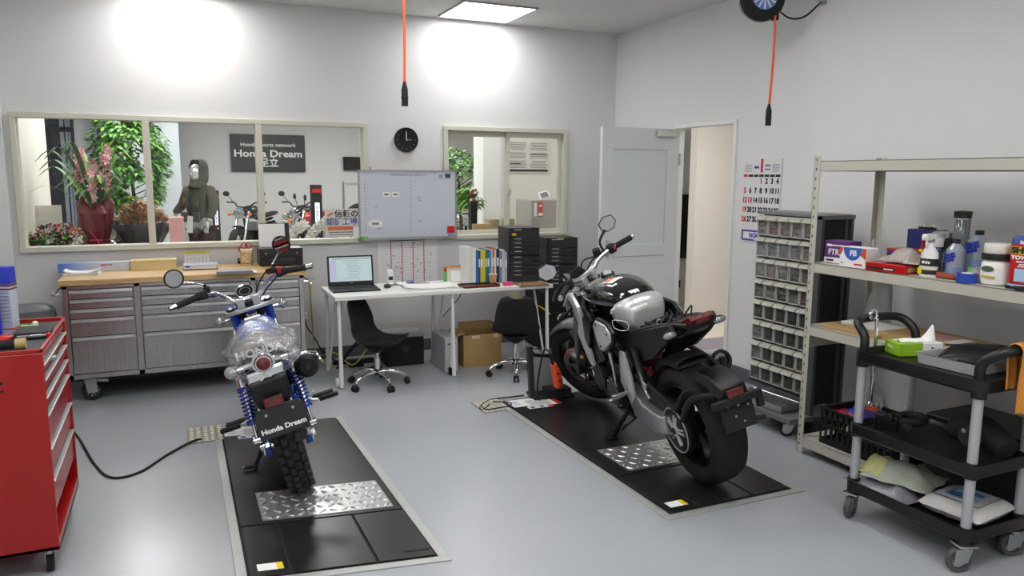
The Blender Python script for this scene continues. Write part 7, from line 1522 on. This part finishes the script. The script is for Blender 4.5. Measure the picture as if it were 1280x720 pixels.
vb = [(0, 0, .98), (0, 0, 1.15), (0, 0, 1.34), (0, -.01, 1.46), (0, -.02, 1.55), (.19, 0, 1.41), (.25, -.02, 1.18), (.22, -.10, .97), (-.19, 0, 1.41), (-.27, -.02, 1.20), (-.38, -.10, 1.03), (.10, 0, .90), (.11, .01, .5), (.11, .02, .08), (-.10, 0, .90), (-.12, .01, .5), (-.13, .02, .08)]
eb = [(0, 1), (1, 2), (2, 3), (3, 4), (2, 5), (5, 6), (6, 7), (2, 8), (8, 9), (9, 10), (0, 11), (11, 12), (12, 13), (0, 14), (14, 15), (15, 16)]
skin('body', vb, eb, [.15, .145, .165, .07, .06, .07, .058, .04, .07, .058, .04, .09, .07, .05, .09, .07, .05], SKN, mn)
vj = [(0, 0, .93), (0, 0, 1.12), (0, 0, 1.33), (0, .0, 1.47), (.2, 0, 1.41), (.265, -.02, 1.18), (.225, -.10, 1.0), (-.2, 0, 1.41), (-.28, -.02, 1.20), (-.38, -.10, 1.06)]
skin('jacket', vj, [(0, 1), (1, 2), (2, 3), (2, 4), (4, 5), (5, 6), (2, 7), (7, 8), (8, 9)], [.19, .185, .20, .11, .095, .08, .062, .095, .08, .062], JK, mn)
skin('trousers', [(0, 0, .92), (.10, 0, .82), (.115, .0, .48), (.115, .0, .12), (-.10, 0, .82), (-.12, 0, .48), (-.13, 0, .12)], [(0, 1), (1, 2), (2, 3), (0, 4), (4, 5), (5, 6)], [.17, .115, .09, .075, .115, .09, .075], mt('trousers_maroon', '33181c', .8), mn)
hd_ = MB().sph((0, -.05, 1.655), (.085, .10, .125), SKN, 20).sph((0, -.145, 1.64), (.016, .02, .03), SKN, 10).box((0, -.140, 1.595), (.045, .012, .012), mt('lip_grey', '8a8c90', .4)); obj('head', hd_, mn, subd=1)
hoodp = MB().lathe([(.0, .155), (.07, .145), (.12, .09), (.135, .0), (.125, -.08), (.10, -.15)], (0, .01, 1.66), (0, .12, 1), JK, 28, arc=1.); 
hm = MB().sheet(lambda u, v: ((.125 + .012 * math.sin(v * 9)) * math.cos(-PI * .25 + 1.5 * PI * u) * (math.sin(PI * (.10 + .82 * v)) ** .45), .015 + .14 * math.sin(-PI * .25 + 1.5 * PI * u) * (math.sin(PI * (.10 + .82 * v)) ** .45), 1.845 - .37 * v), 24, 16, JK)
obj('hood', hm, mn, solid=.012, subd=1); obj('neck_warmer', MB().lathe([(.07, .05), (.10, .04), (.115, -.02), (.14, -.06)], (0, -.02, 1.51), (0, 0, 1), JK, 20), mn, solid=.01)
for s in (-1, 1):
    o = MB().sph((s * .225 if s > 0 else -.385, -.135, .92 if s > 0 else 1.0), (.035, .03, .05), SKN, 12)
    hx_ = s * .225 if s > 0 else -.385; hz_ = .92 if s > 0 else 1.0
    for k in range(4): o.tube([(hx_ - .027 + .018 * k, -.145, hz_ - .03), (hx_ - .030 + .020 * k, -.165, hz_ - .075), (hx_ - .028 + .018 * k, -.15, hz_ - .105 - .006 * (k in (1, 2)))], [.010, .009, .007], SKN, n=8)
    o.tube([(hx_ - s * .03, -.15, hz_), (hx_ - s * .055, -.17, hz_ - .035), (hx_ - s * .05, -.18, hz_ - .06)], [.011, .010, .008], SKN, n=8); obj('hand', o, mn)
pk_ = MB().box((-.09, -.19, 1.24), (.10, .03, .13), JK).box((.09, -.19, 1.24), (.10, .03, .13), JK).box((-.1, -.2, 1.03), (.12, .03, .14), JK).box((.1, -.2, 1.03), (.12, .03, .14), JK).box((0, -.195, 1.18), (.02, .02, .5), BLKM); obj('pocket', pk_, mn, bevel=.01)
obj('orange_flash', MB().box((-.09, -.209, 1.27), (.02, .004, .06), ORANGE).box((-.12, -.218, 1.03), (.02, .004, .06), ORANGE), mn); obj('swing_tag', MB().box((.02, -.24, .97), (.09, .006, .16), WHITE, rot=(0, .15, 0)).box((.0, -.235, .86), (.10, .006, .10), WHITE), mn)
# display banners
def banner(px0, py0, px1, Y, lab, top=REDP):
    a, b = vx(px0, py0, Y), vx(px1, py0, Y); w = b.x - a.x
    o = thing('display_pillar', lab, 'display pillar', ((a.x + b.x) / 2, Y, 0)); obj('pillar', MB().box((0, 0, a.z / 2), (w, .16, a.z), BLKM), o, bevel=.008); obj('red_cap_mark', MB().box((0, -.083, a.z - .09), (w * .85, .004, .06), top), o)
    obj('lit_panel', MB().box((0, -.084, a.z * .68), (w * .42, .004, a.z * .25), mt('lit_panel', 'ffffff', .5, emit='dfe4ff', estr=1.2)), o); text('lettering', 'HONDA', w * .40, mt('pillar_navy', '1c1f52', .5), o, face((0, -.088, a.z * .68), (0, 0, 1), (-1, 0, 0)), bold=.002); return o
banner(264, 238, 273, 12.6, 'narrow black display pillar with a lit white panel behind the mannequin')
banner(388, 231, 401, 12.2, 'black display pillar with a lit white panel between the two far motorcycles')
# simple far motorcycles, each in full parts but light
def far_bike(lab, loc, rz, accent, seatm=BLKM):
    o = thing('motorcycle', lab, 'motorcycle', loc, rz)
    for nm, y in (('rear_wheel', 0.), ('front_wheel', 1.44)):
        w = part_empty(nm, o); obj('tyre', tyre(MB(), (0, y, .31), .31, .215, .12 if y else .14, n=36), w); r = MB().lathe([(.217, -.04), (.2, -.03), (.2, .03), (.217, .04), (.21, .045), (.21, -.045)], (0, y, .31), (1, 0, 0), DKMET, 30, closed=True).cyl((-.05, y, .31), (.05, y, .31), .045, DKMET)
        for k in range(9): a = 2 * PI * k / 9; r.cyl((0, y + math.cos(a) * .04, .31 + math.sin(a) * .04), (0, y + math.cos(a) * .2, .31 + math.sin(a) * .2), .007, STEEL, n=6)
        obj('rim', r, w); obj('brake_disc', disc(MB(), (.06, y, .31), .14, .09, STEEL, .004), w)
    for s in (-1, 1): obj('fork_leg', MB().cyl((s * .10, 1.44, .31), (s * .10, 1.30, .62), .022, STEEL).cyl((s * .10, 1.32, .58), (s * .10, 1.18, .90), .027, CHROME), o); obj('shock_absorber', MB().cyl((s * .14, .02, .33), (s * .12, .16, .68), .03, BLKM), o)
    obj('engine', MB().box((0, .72, .42), (.30, .36, .30), ENGB).cyl((-.17, .62, .38), (.17, .62, .38), .09, ALU).box((0, .82, .62), (.24, .18, .16), ALU), o, bevel=.01)
    obj('frame', MB().tube([(0, 1.2, .86), (0, .95, .82), (0, .4, .70), (0, -.05, .72)], .028, BLKM, k=4).tube([(0, 1.18, .78), (0, 1.0, .4), (0, .6, .24), (0, .4, .30), (0, .3, .6)], .022, BLKM, k=4), o)
    obj('fuel_tank', MB().loft([tsec(*q) for q in ((1.08, .06, .80, .90, .75), (.98, .14, .76, 1.0, .75), (.82, .155, .75, 1.02, .75), (.62, .12, .76, .95, .75))], accent), o, subd=1)
    obj('seat', MB().loft([seat_sec(*q) for q in ((.64, .10, .76, .84), (.4, .12, .74, .81), (.1, .12, .76, .83), (-.15, .10, .78, .86), (-.22, .06, .80, .85))], seatm), o, subd=1)
    for y, a0 in ((0., 60), (1.44, 75)): obj('fender', MB().loft([[V((.065 * math.cos(PI * j / 6), y + (.34 + .015 * math.sin(PI * j / 6)) * math.cos(R_(a0 + k * 12)), .31 + (.34 + .015 * math.sin(PI * j / 6)) * math.sin(R_(a0 + k * 12)))) for j in range(7)] for k in range(8)], accent if y == 0 else BLKM, cap=False), o, solid=.004)
    hl = obj('headlamp', MB().lathe([(0, -.10), (.06, -.09), (.09, -.03), (.095, .02)], (0, 1.36, .88), (0, 1, 0), CHROME, 24), o); obj('lens', MB().lathe([(.09, .02), (.05, .035), (0, .04)], (0, 1.36, .88), (0, 1, 0), LENS, 20), hl)
    obj('handlebar', MB().tube([(-.38, 1.02, 1.06), (-.2, 1.1, 1.06), (-.1, 1.18, .99), (.1, 1.18, .99), (.2, 1.1, 1.06), (.38, 1.02, 1.06)], .013, BLKM, k=4), o)
    for s in (-1, 1):
        obj('mirror', MB().tube([(s * .22, 1.1, 1.06), (s * .30, 1.12, 1.18)], .006, BLKM).sph((s * .34, 1.12, 1.22), (.065, .02, .048), BLKM, 14), o)
        i = obj('turn_signal', MB().cyl((s * .08, 1.32, .86), (s * .17, 1.32, .86), .009, BLKM).sph((s * .19, 1.33, .86), (.035, .03, .035), mt('amber_lens', 'd8742a', .3), 12), o)
    obj('exhaust', MB().tube([(.10, .95, .60), (.13, 1.05, .45), (.14, .9, .26), (.17, .4, .28), (.2, -.1, .36)], [.02, .02, .022, .045, .045], CHROME, k=5, n=12), o)
    obj('side_stand', MB().cyl((-.10, .62, .26), (-.28, .58, .012), .012, BLKM), o); return o
def bk_at(px, py, Y): return vx(px, py, Y)
p = vx(318, 250, 15.0); far_bike('far dark retro motorcycle seen from the front, beneath the black dealer sign', (p.x + .35, 15.6, 0), R_(150), mt('tank_dark', '1d1c20', .2, coat=.6))
p = vx(381, 250, 14.6); far_bike('far retro motorcycle with a bright headlamp, left of the black display pillar', (p.x + .45, 15.5, 0), R_(150), mt('tank_grey', '3a3b3e', .2, coat=.6))
p = vx(432, 250, 12.6); far_bike('far red and black motorcycle beside the whiteboard', (p.x + .35, 12.5, 0), R_(95), mt('tank_red', 'b01824', .2, coat=.6))
p = vx(165, 280, 11.0); far_bike('far dark motorcycle behind the wrapped flower gifts', (p.x - 1.3, 12.4, 0), R_(-80), mt('tank_black', '17171a', .2, coat=.6))
# roll up gate shaped rack behind whiteboard edge
p = vx(438, 240, 14.2); tr_ = thing('tyre_rack', 'arched steel tyre rack near the far showroom wall, beside the whiteboard', 'tyre rack', (p.x + .15, 14.2, 0)); obj('frame', MB().tube([(-.28, 0, 0), (-.28, 0, 1.33), (-.22, 0, 1.40), (.3, 0, 1.40), (.36, 0, 1.33), (.36, 0, 0)], .02, STEEL, k=2), tr_)
ty_ = thing('spare_tyre', 'black spare tyre held in the arched steel rack', 'tyre', (p.x + .20, 14.25, .72), 1.4); obj('tread', tyre(MB(), (0, 0, 0), .33, .2, .16, BLKM, 32), ty_); obj('inner_rim', MB().torus((0, 0, 0), (1, 0, 0), .2, .01, DKMET, 24, 6), ty_)
# plants
def leaf_quads(mb, c, d, L, w, m, droop=.3):
    d = V(d).normalized(); s = d.cross(V((0, 0, 1)));
    if s.length < .1: s = V((1, 0, 0))
    s.normalize(); c = V(c); mid = c + d * L * .5 + V((0, 0, L * .06)); tip = c + d * L - V((0, 0, L * droop))
    mb.add([c, mid + s * w, tip, mid - s * w, mid + V((0, 0, w * .3))], [(0, 1, 4), (1, 2, 4), (2, 3, 4), (3, 0, 4)], m)
def bushy(name, lab, cat, loc, h, r, n, cz, rz_, mats, lw=.05, ll=.13, pot=None, seed=1, trunk=True, group=None):
    random.seed(seed); o = thing(name, lab, cat, loc, group=group); f = MB(); tk_ = MB()
    if trunk:
        tk_.tube([(0, 0, .25), (.03, .02, cz * .6), (0, 0, cz)], [.03, .022, .015], mt('bark', '6a5238', .9), k=3)
        for k in range(14):
            a = random.uniform(0, 6.28); tk_.tube([(0, 0, cz - rz_ * (.7 - k * .08)), (r * .6 * math.cos(a), r * .6 * math.sin(a), cz - rz_ * .6 + k * rz_ * .1)], .006, mt('bark', '6a5238', .9), n=5)
        obj('trunk', tk_, o)
    for k in range(n):
        a = random.uniform(0, 2 * PI); e = math.asin(random.uniform(-1, 1)); q = random.uniform(.35, 1.) ** .5
        P_ = (r * q * math.cos(a) * math.cos(e), r * q * math.sin(a) * math.cos(e), cz + rz_ * q * math.sin(e)); lump = noise.noise(V((P_[0] * 5, P_[1] * 5, P_[2] * 4 + seed)))
        if lump < -.12: continue
        leaf_quads(f, P_, (math.cos(a) + random.uniform(-.6, .6), math.sin(a) + random.uniform(-.6, .6), random.uniform(-.5, .5)), ll * random.uniform(.6, 1.2), lw * .5, random.choice(mats))
    obj('foliage', f, o, solid=0)
    if pot: obj('pot', MB().lathe([(0, 0), (pot[0] * .8, 0), (pot[0], pot[1]), (pot[0] * .93, pot[1]), (pot[0] * .9, pot[1] - .03), (0, pot[1] - .03)], (0, 0, 0), (0, 0, 1), pot[2], 28), o)
    return o
p = vx(163, 220, 9.8); bushy('potted_tree', 'tall leafy green tree behind the wrapped orchid in the showroom', 'potted plant', (p.x, 9.8, 0), 2.3, .40, 5200, 1.72, .74, [LEAF, LEAF, LEAFL, LEAFD], .05, .095, (.2, .34, WHITE), 2)
p = vx(572, 220, 9.0); bushy('potted_tree', 'round-crowned green potted tree behind the sliding window', 'potted plant', (p.x + .02, 9.0, 0), 2.0, .30, 1900, 1.50, .44, [LEAF, LEAFL, LEAFD], .04, .08, (.17, .85, mt('pot_dark', '3a2a2a', .5)), 3)
p = vx(602, 245, 8.1); bushy('potted_plant', 'smaller green potted plant beside the white column', 'potted plant', (p.x - .19, 7.85, 0), 1.4, .13, 420, 1.33, .13, [LEAF, LEAFL], .04, .12, (.10, .95, WHITE), 6)
stn = lambda name, lab, x, y, w, d, h, m: tag(obj(name, MB().box((0, 0, h / 2), (w, d, h), m), loc=(x, y, 0), bevel=.006), lab, 'display stand')
def flowers(f, pts, r, mats, n, seed):
    random.seed(seed)
    for c in pts:
        for k in range(n):
            v = V((random.gauss(0, 1), random.gauss(0, 1), random.gauss(0, 1))).normalized(); q = V(c) + v * r * random.uniform(.6, 1.); m = random.choice(mats)
            for j in range(5): a = 2 * PI * j / 5; e1, e2, _ = frame_of(v); d = e1 * math.cos(a) + e2 * math.sin(a); f.add([q, q + d * .035 + e2.cross(d) * 0 + v * .01 + d.cross(v) * .014, q + d * .045 + v * .015, q + d * .035 + v * .01 - d.cross(v) * .014], [(0, 1, 2, 3)], m)
OP = mt('orchid_pink', 'e2b2b4', .6, var=.1); OP2 = mt('orchid_rose', 'c98a90', .6, var=.1)
OY = 8.0; p = vx(118, 260, OY); stn('low_counter', 'pale low display counter just behind the long window, carrying the flower gifts', -.35, 7.95, 1.5, .9, .78, mt('counter_pale', 'b9ad9c', .6))
oc = thing('wrapped_orchid', 'tall pink orchid wrapped in dark red paper with a pink ribbon', 'potted plant', (p.x, OY, .78)); oc.scale = (.74, .74, .94)
f = MB(); random.seed(4)
for k in range(44):
    a = random.uniform(0, 6.28) if k > 8 else (-.4 + k * .4); sp_ = random.uniform(.25, .62); hgt = random.uniform(.35, .85)
    pts = [(0, 0, .35), (math.cos(a) * sp_ * .35, math.sin(a) * sp_ * .35, .35 + hgt * .6), (math.cos(a) * sp_ * .8, math.sin(a) * sp_ * .8, .35 + hgt * .95), (math.cos(a) * sp_ * 1.2, math.sin(a) * sp_ * 1.2, .35 + hgt * .8)]
    P_ = smooth_path(pts, 4); d = V((-math.sin(a), math.cos(a), 0)); nn = len(P_); vs = []
    for i, q in enumerate(P_): wq = .026 * math.sin(PI * (i + .6) / (nn + .2)) + .003; vs += [q + d * wq, q - d * wq]
    f.add(vs, [(2 * i, 2 * i + 1, 2 * i + 3, 2 * i + 2) for i in range(nn - 1)], LEAFD if k % 3 else LEAFL)
obj('leaf', f, oc); fl_ = MB()
for x, y, z0, z1 in ((.0, -.03, .62, .92), (.10, -.02, .75, 1.06), (-.09, .0, .82, 1.04)): flowers(fl_, [(x * 1.5 + (z - .7) * .08, y - .17, z) for z in [z0 + (z1 - z0) * k / 6 for k in range(7)]], .055, [OP, OP, OP2], 6, int(z1 * 100))
obj('blossom', fl_, oc)
WR = mt('wrap_red', '67101f', .45, bump=.3, bscale=20)
lp = lambda r, z, a1=.14, k0=0: [V((r * math.cos(t) * (1 + a1 * math.sin(5 * t + k0)), r * math.sin(t) * (1 + a1 * math.sin(5 * t + k0)), z + (.10 * max(0, math.sin(2 * t + 1.2)) if z > .42 else 0))) for t in [2 * PI * k / 40 for k in range(40)]]
obj('wrapping_paper', MB().loft([lp(.13, 0, .03), lp(.15, .08, .06), lp(.135, .2, .1), lp(.18, .34, .12, .4), lp(.20, .46, .14, .8), lp(.15, .53, .16, 1.), lp(.08, .56, .2, 1.2)], WR, cap=False), oc, solid=.004); obj('ribbon', MB().torus((0, 0, .2), (0, 0, 1), .142, .008, mt('ribbon_pink', 'c84a72', .4), 28, 6).tube([(.02, -.14, .2), (-.04, -.17, .27), (-.06, -.16, .3)], .006, mt('ribbon_pink', 'c84a72', .4)).tube([(.02, -.14, .2), (.05, -.17, .12), (.07, -.16, .08)], .006, mt('ribbon_pink', 'c84a72', .4)), oc)
# pink and white arrangement, dried bouquet in dark paper
def arrangement(name, lab, px, Y, z, r, h, mats, base, seed, rim=None):
    p = vx(px, 280, Y); o = thing(name, lab, 'flower arrangement', (p.x, Y, z)); f = MB(); random.seed(seed)
    pts = [(r * .8 * math.cos(a) * q, r * .8 * math.sin(a) * q, h * (.8 + .25 * random.random() - .2 * q)) for a, q in [(random.uniform(0, 6.28), random.random() ** .5) for _ in range(16)]]
    flowers(f, pts, .035, mats, 9, seed); obj('blossom', f, o); g = MB()
    for k in range(90):
        a = random.uniform(0, 6.28); leaf_quads(g, (r * .5 * math.cos(a), r * .5 * math.sin(a), h * random.uniform(.35, .8)), (math.cos(a), math.sin(a), random.uniform(0, .8)), .10, .018, random.choice([LEAF, LEAFD]))
    obj('foliage', g, o); obj('basket', MB().lathe([(0, 0), (r * .55, 0), (r * .8, h * .5), (r * .75, h * .5), (0, h * .4)], (0, 0, 0), (0, 0, 1), base, 24), o); return o
arrangement('flower_basket', 'small white and pink flower basket at the end of the long window', 55, 7.7, .78, .13, .34, [mt('fl_white', 'e4dcd4', .7), OP, mt('fl_plum', '5c2a3c', .7)], mt('basket_green', '3c4a34', .7), 12)
arrangement('flower_basket', 'mixed flower basket in a magenta wrap beside the red wrapped orchid', 83, 7.65, .78, .15, .32, [mt('fl_white', 'e4dcd4', .7), mt('fl_plum', '5c2a3c', .7), mt('fl_rust', 'a8603a', .7)], mt('basket_magenta', '8a2a55', .6), 15)
p = vx(178, 270, 7.9); dbq = thing('dried_bouquet', 'brown dried bouquet in black paper standing between the orchid and the pink box', 'bouquet', (p.x, 7.9, .78)); f = MB(); random.seed(9)
TAN = [mt('dried_tan', 'b08a68', .8), mt('dried_rose', 'a8766a', .8), mt('dried_straw', 'c0a070', .8)]
for k in range(420):
    a = random.uniform(0, 6.28); q = random.random() ** .5; leaf_quads(f, (.19 * q * math.cos(a), .15 * q * math.sin(a), .30 + .20 * (1 - q * q) * random.random() + .03), (math.cos(a), math.sin(a), .8), .09, .02, random.choice(TAN), .1)
obj('dried_flower', f, dbq); obj('wrapping_paper', MB().loft([[V((r_ * math.cos(t) * (1 + .12 * math.sin(6 * t)), r_ * .8 * math.sin(t) * (1 + .12 * math.sin(6 * t)), z)) for t in [2 * PI * k / 36 for k in range(36)]] for r_, z in ((.10, 0), (.12, .1), (.17, .2), (.24, .33))], mt('wrap_black', '221c24', .5), cap=False), dbq, solid=.004)
obj('ribbon', MB().torus((0, 0, .13), (0, 0, 1), .13, .007, OP2, 24, 6), dbq)
p = vx(220, 275, 7.6); pb_ = tag(obj('gift_box', MB().box((0, 0, .20), (.125, .12, .40), PINK).box((0, 0, .398), (.13, .125, .012), PINK), loc=(p.x, 7.6, .78), bevel=.003), 'upright pink gift box standing before the mannequin', 'box')
wp = vx(168, 275, 8.3); arrangement('flower_basket', 'black and white wrapped flower basket behind the dried bouquet', 160, 8.2, .78, .14, .30, [mt('fl_white', 'e4dcd4', .7)], mt('wrap_black', '221c24', .5), 18)
cw_ = tag(obj('display_board', MB().box((0, 0, .25), (.30, .02, .5), CREAM), loc=(vx(55, 280, 8.25).x, 8.25, .78)), 'cream board standing behind the small flower baskets', 'board')
# white garlands: balloon-like flower strings in front of the far bikes
for px0, py0, px1, py1, lab in ((362, 296, 380, 281, 'white flower garland at the foot of the far motorcycle with the bright headlamp'), (388, 297, 408, 276, 'white flower garland leaning beside the window poster')):
    a, b = vx(px0, py0, 7.9), vx(px1, py1, 7.9); g = thing('flower_garland', lab, 'garland', (a.x, 7.9, a.z)); f = MB()
    flowers(f, [((b.x - a.x) * t, 0, (b.z - a.z) * (t ** .7)) for t in [k / 7 for k in range(8)]], .03, [PAPER, mt('fl_white', 'e4dcd4', .7)], 9, px0); obj('blossom', f, g)
    obj('stem', MB().tube([(0, 0, 0), ((b.x - a.x) * .4, .02, (b.z - a.z) * .55), (b.x - a.x, .02, b.z - a.z)], .01, LEAFD).cyl(((b.x - a.x) * .5, .03, .0), ((b.x - a.x) * .5, .03, -a.z + .785), .012, STEEL), g)
stn('low_counter', 'pale low display counter behind the window poster', 1.25, 7.95, .9, .5, .78, mt('counter_pale', 'b9ad9c', .6))
# things seen through the sliding window
a, b = at(632, 176, 1, 8.19), at(687, 216, 1, 8.19); wpn = thing('notice_board', 'large printed notice on the cream partition seen through the sliding window', 'notice', ((a.x + b.x) / 2, 8.19, (a.z + b.z) / 2)); w, h = b.x - a.x, a.z - b.z
obj('sheet', MB().box((0, 0, 0), (w, .012, h), mt('notice_paper', 'd6cfca', .8)), wpn); g = MB(); random.seed(6)
for c_ in (-1, 1):
    for k in range(16):
        if k in (5, 10): continue
        g.box((c_ * w * .24, -.007, h * .44 - k * h * .052), (w * .42 * random.uniform(.7, 1), .001, h * .02), INKG)
g.box((w * .24, -.008, -h * .02 + h * .1), (w * .42, .001, h * .03), INK).box((-w * .3, -.008, -h * .22), (w * .26, .001, h * .03), INK).box((0, -.008, -h * .43), (w * .9, .001, h * .07), INK); obj('print', g, wpn)
a = vx(664, 250, 7.3); b = vx(695, 250, 7.3); ctn = thing('reception_desk', 'grey cabinet with a red label seen through the sliding window', 'cabinet', ((a.x + b.x) / 2 + .08, 7.45, 0)); ctn.name = 'grey_cabinet'
obj('body', MB().box((0, 0, a.z / 2), (b.x - a.x + .2, .4, a.z), mt('cabinet_taupe', '9d9793', .6)), ctn, bevel=.004); lx = vx(676, 260, 7.24).x - ctn.location.x
obj('red_label', MB().box((lx, -.203, a.z - .10), (.055, .003, .15), mt('label_red', 'c2463c', .6)).box((lx, -.206, a.z - .06), (.03, .002, .02), PAPER).box((lx, -.206, a.z - .15), (.05, .002, .03), PAPER), ctn); obj('paper_note', MB().box((lx - .06, -.203, a.z - .1), (.03, .003, .14), PAPER), ctn); obj('lever', MB().sph((.10, -.22, a.z - .30), .018, BLKM), ctn)
tbt = thing('tablet', 'white framed tablet on a tilted stand on top of the grey cabinet', 'tablet', (vx(680, 245, 7.4).x, 7.4, a.z)); obj('frame', MB().box((0, 0, .05), (.12, .012, .085), WHITE, rot=(-.5, -.25, 0)), tbt, bevel=.003); obj('screen', MB().box((0, -.008, .05), (.09, .004, .06), INKG, rot=(-.5, -.25, 0)), tbt); obj('stand', MB().box((0, .02, .01), (.06, .06, .02), WHITE), tbt)
for px0, px1, lab in ((611, 624, 'cream storage carton on the sill side, left of the sash'), (632, 643, 'cream storage carton right of the sash rail')):
    a, b, c_ = vx(px0, 267, 6.9), vx(px1, 267, 6.9), vx(px0, 282, 6.9); tag(obj('document_tray', MB().box((0, 0, 0), (b.x - a.x, .12, a.z - c_.z), mt('tray_khaki', 'a89b7c', .7)), loc=((a.x + b.x) / 2, 6.95, 1.031 + (a.z - c_.z) / 2)), lab.replace('storage carton', 'carton'), 'carton')
a = vx(600, 281, 6.85); wdc = tag(obj('menu_stand', MB().box((0, 0, 0), (.20, .02, .07), mt('menu_wood', 'bfa27a', .7)).box((.06, .005, -.02), (.25, .02, .04), mt('menu_wood', 'bfa27a', .7)), loc=(a.x, 6.80, 1.08), bevel=.003), 'low pale wooden stand at the foot of the sliding window', 'stand')
stn('side_shelf', 'narrow grey shelf running outside the sliding window', 2.95, 6.86, 1.1, .28, 1.03, mt('shelf_taupe', '8f8a84', .6))
a = vx(591, 240, 7.6); eg = thing('pen_stand', 'black column with small red and white dots seen through the sliding window', 'display stand', (a.x, 7.6, 0)); obj('column', MB().box((0, 0, .65), (.075, .08, 1.30), BLKM), eg, bevel=.006); q = MB(); random.seed(14)
for k in range(16): q.sph((random.uniform(-.04, .04), random.uniform(-.05, .0), 1.30 + random.uniform(0, .14)), .014, random.choice([RED, WHITE, BLKM]), 8)
obj('trinket', q, eg)
p = vx(583, 285, 11.4); far_bike('far silver motorcycle partly hidden by the black column beyond the sliding window', (p.x + .1, 12.3, 0), R_(170), mt('tank_silver', 'b4b6ba', .25, .5))
# television in the corridor
a, b = at(846, 243, 1, 7.6), at(861, 322, 1, 7.6); tv = thing('wall_television', 'black flat television on the corridor wall, seen through the open doorway', 'television', (b.x - .42, 7.60, (a.z + b.z) / 2)); h = a.z - b.z
obj('bezel', MB().box((0, 0, 0), (.84, .06, h), BLK), tv, bevel=.004); obj('screen', MB().box((0, -.032, 0), (.80, .004, h * .93), BLKG), tv); obj('wall_bracket', MB().box((.3, .04, 0), (.2, .04, h * .9), GREYP), tv)
tag(obj('wall_socket', MB().box((0, 0, 0), (.05, .012, .09), BLK), loc=(at(848, 355, 1, 7.64).x, 7.64, at(848, 355, 1, 7.64).z)), 'small black wall socket below the television in the corridor', 'socket')
# ------------------------------------------------------------------ light and exposure
wd = bpy.data.worlds.new('world'); sc.world = wd; wd.use_nodes = True; b = wd.node_tree.nodes['Background']; b.inputs[0].default_value = (.85, .86, .9, 1); b.inputs[1].default_value = .15
vs = sc.view_settings; vs.view_transform = 'Standard'; vs.look = 'None'; vs.gamma = 1; vs.use_curve_mapping = False; vs.exposure = .38
sc.cycles.max_bounces = 8; sc.cycles.diffuse_bounces = 4; sc.cycles.glossy_bounces = 4; sc.cycles.transparent_max_bounces = 16; sc.cycles.sample_clamp_indirect = 4; sc.cycles.caustics_reflective = False; sc.cycles.caustics_refractive = False
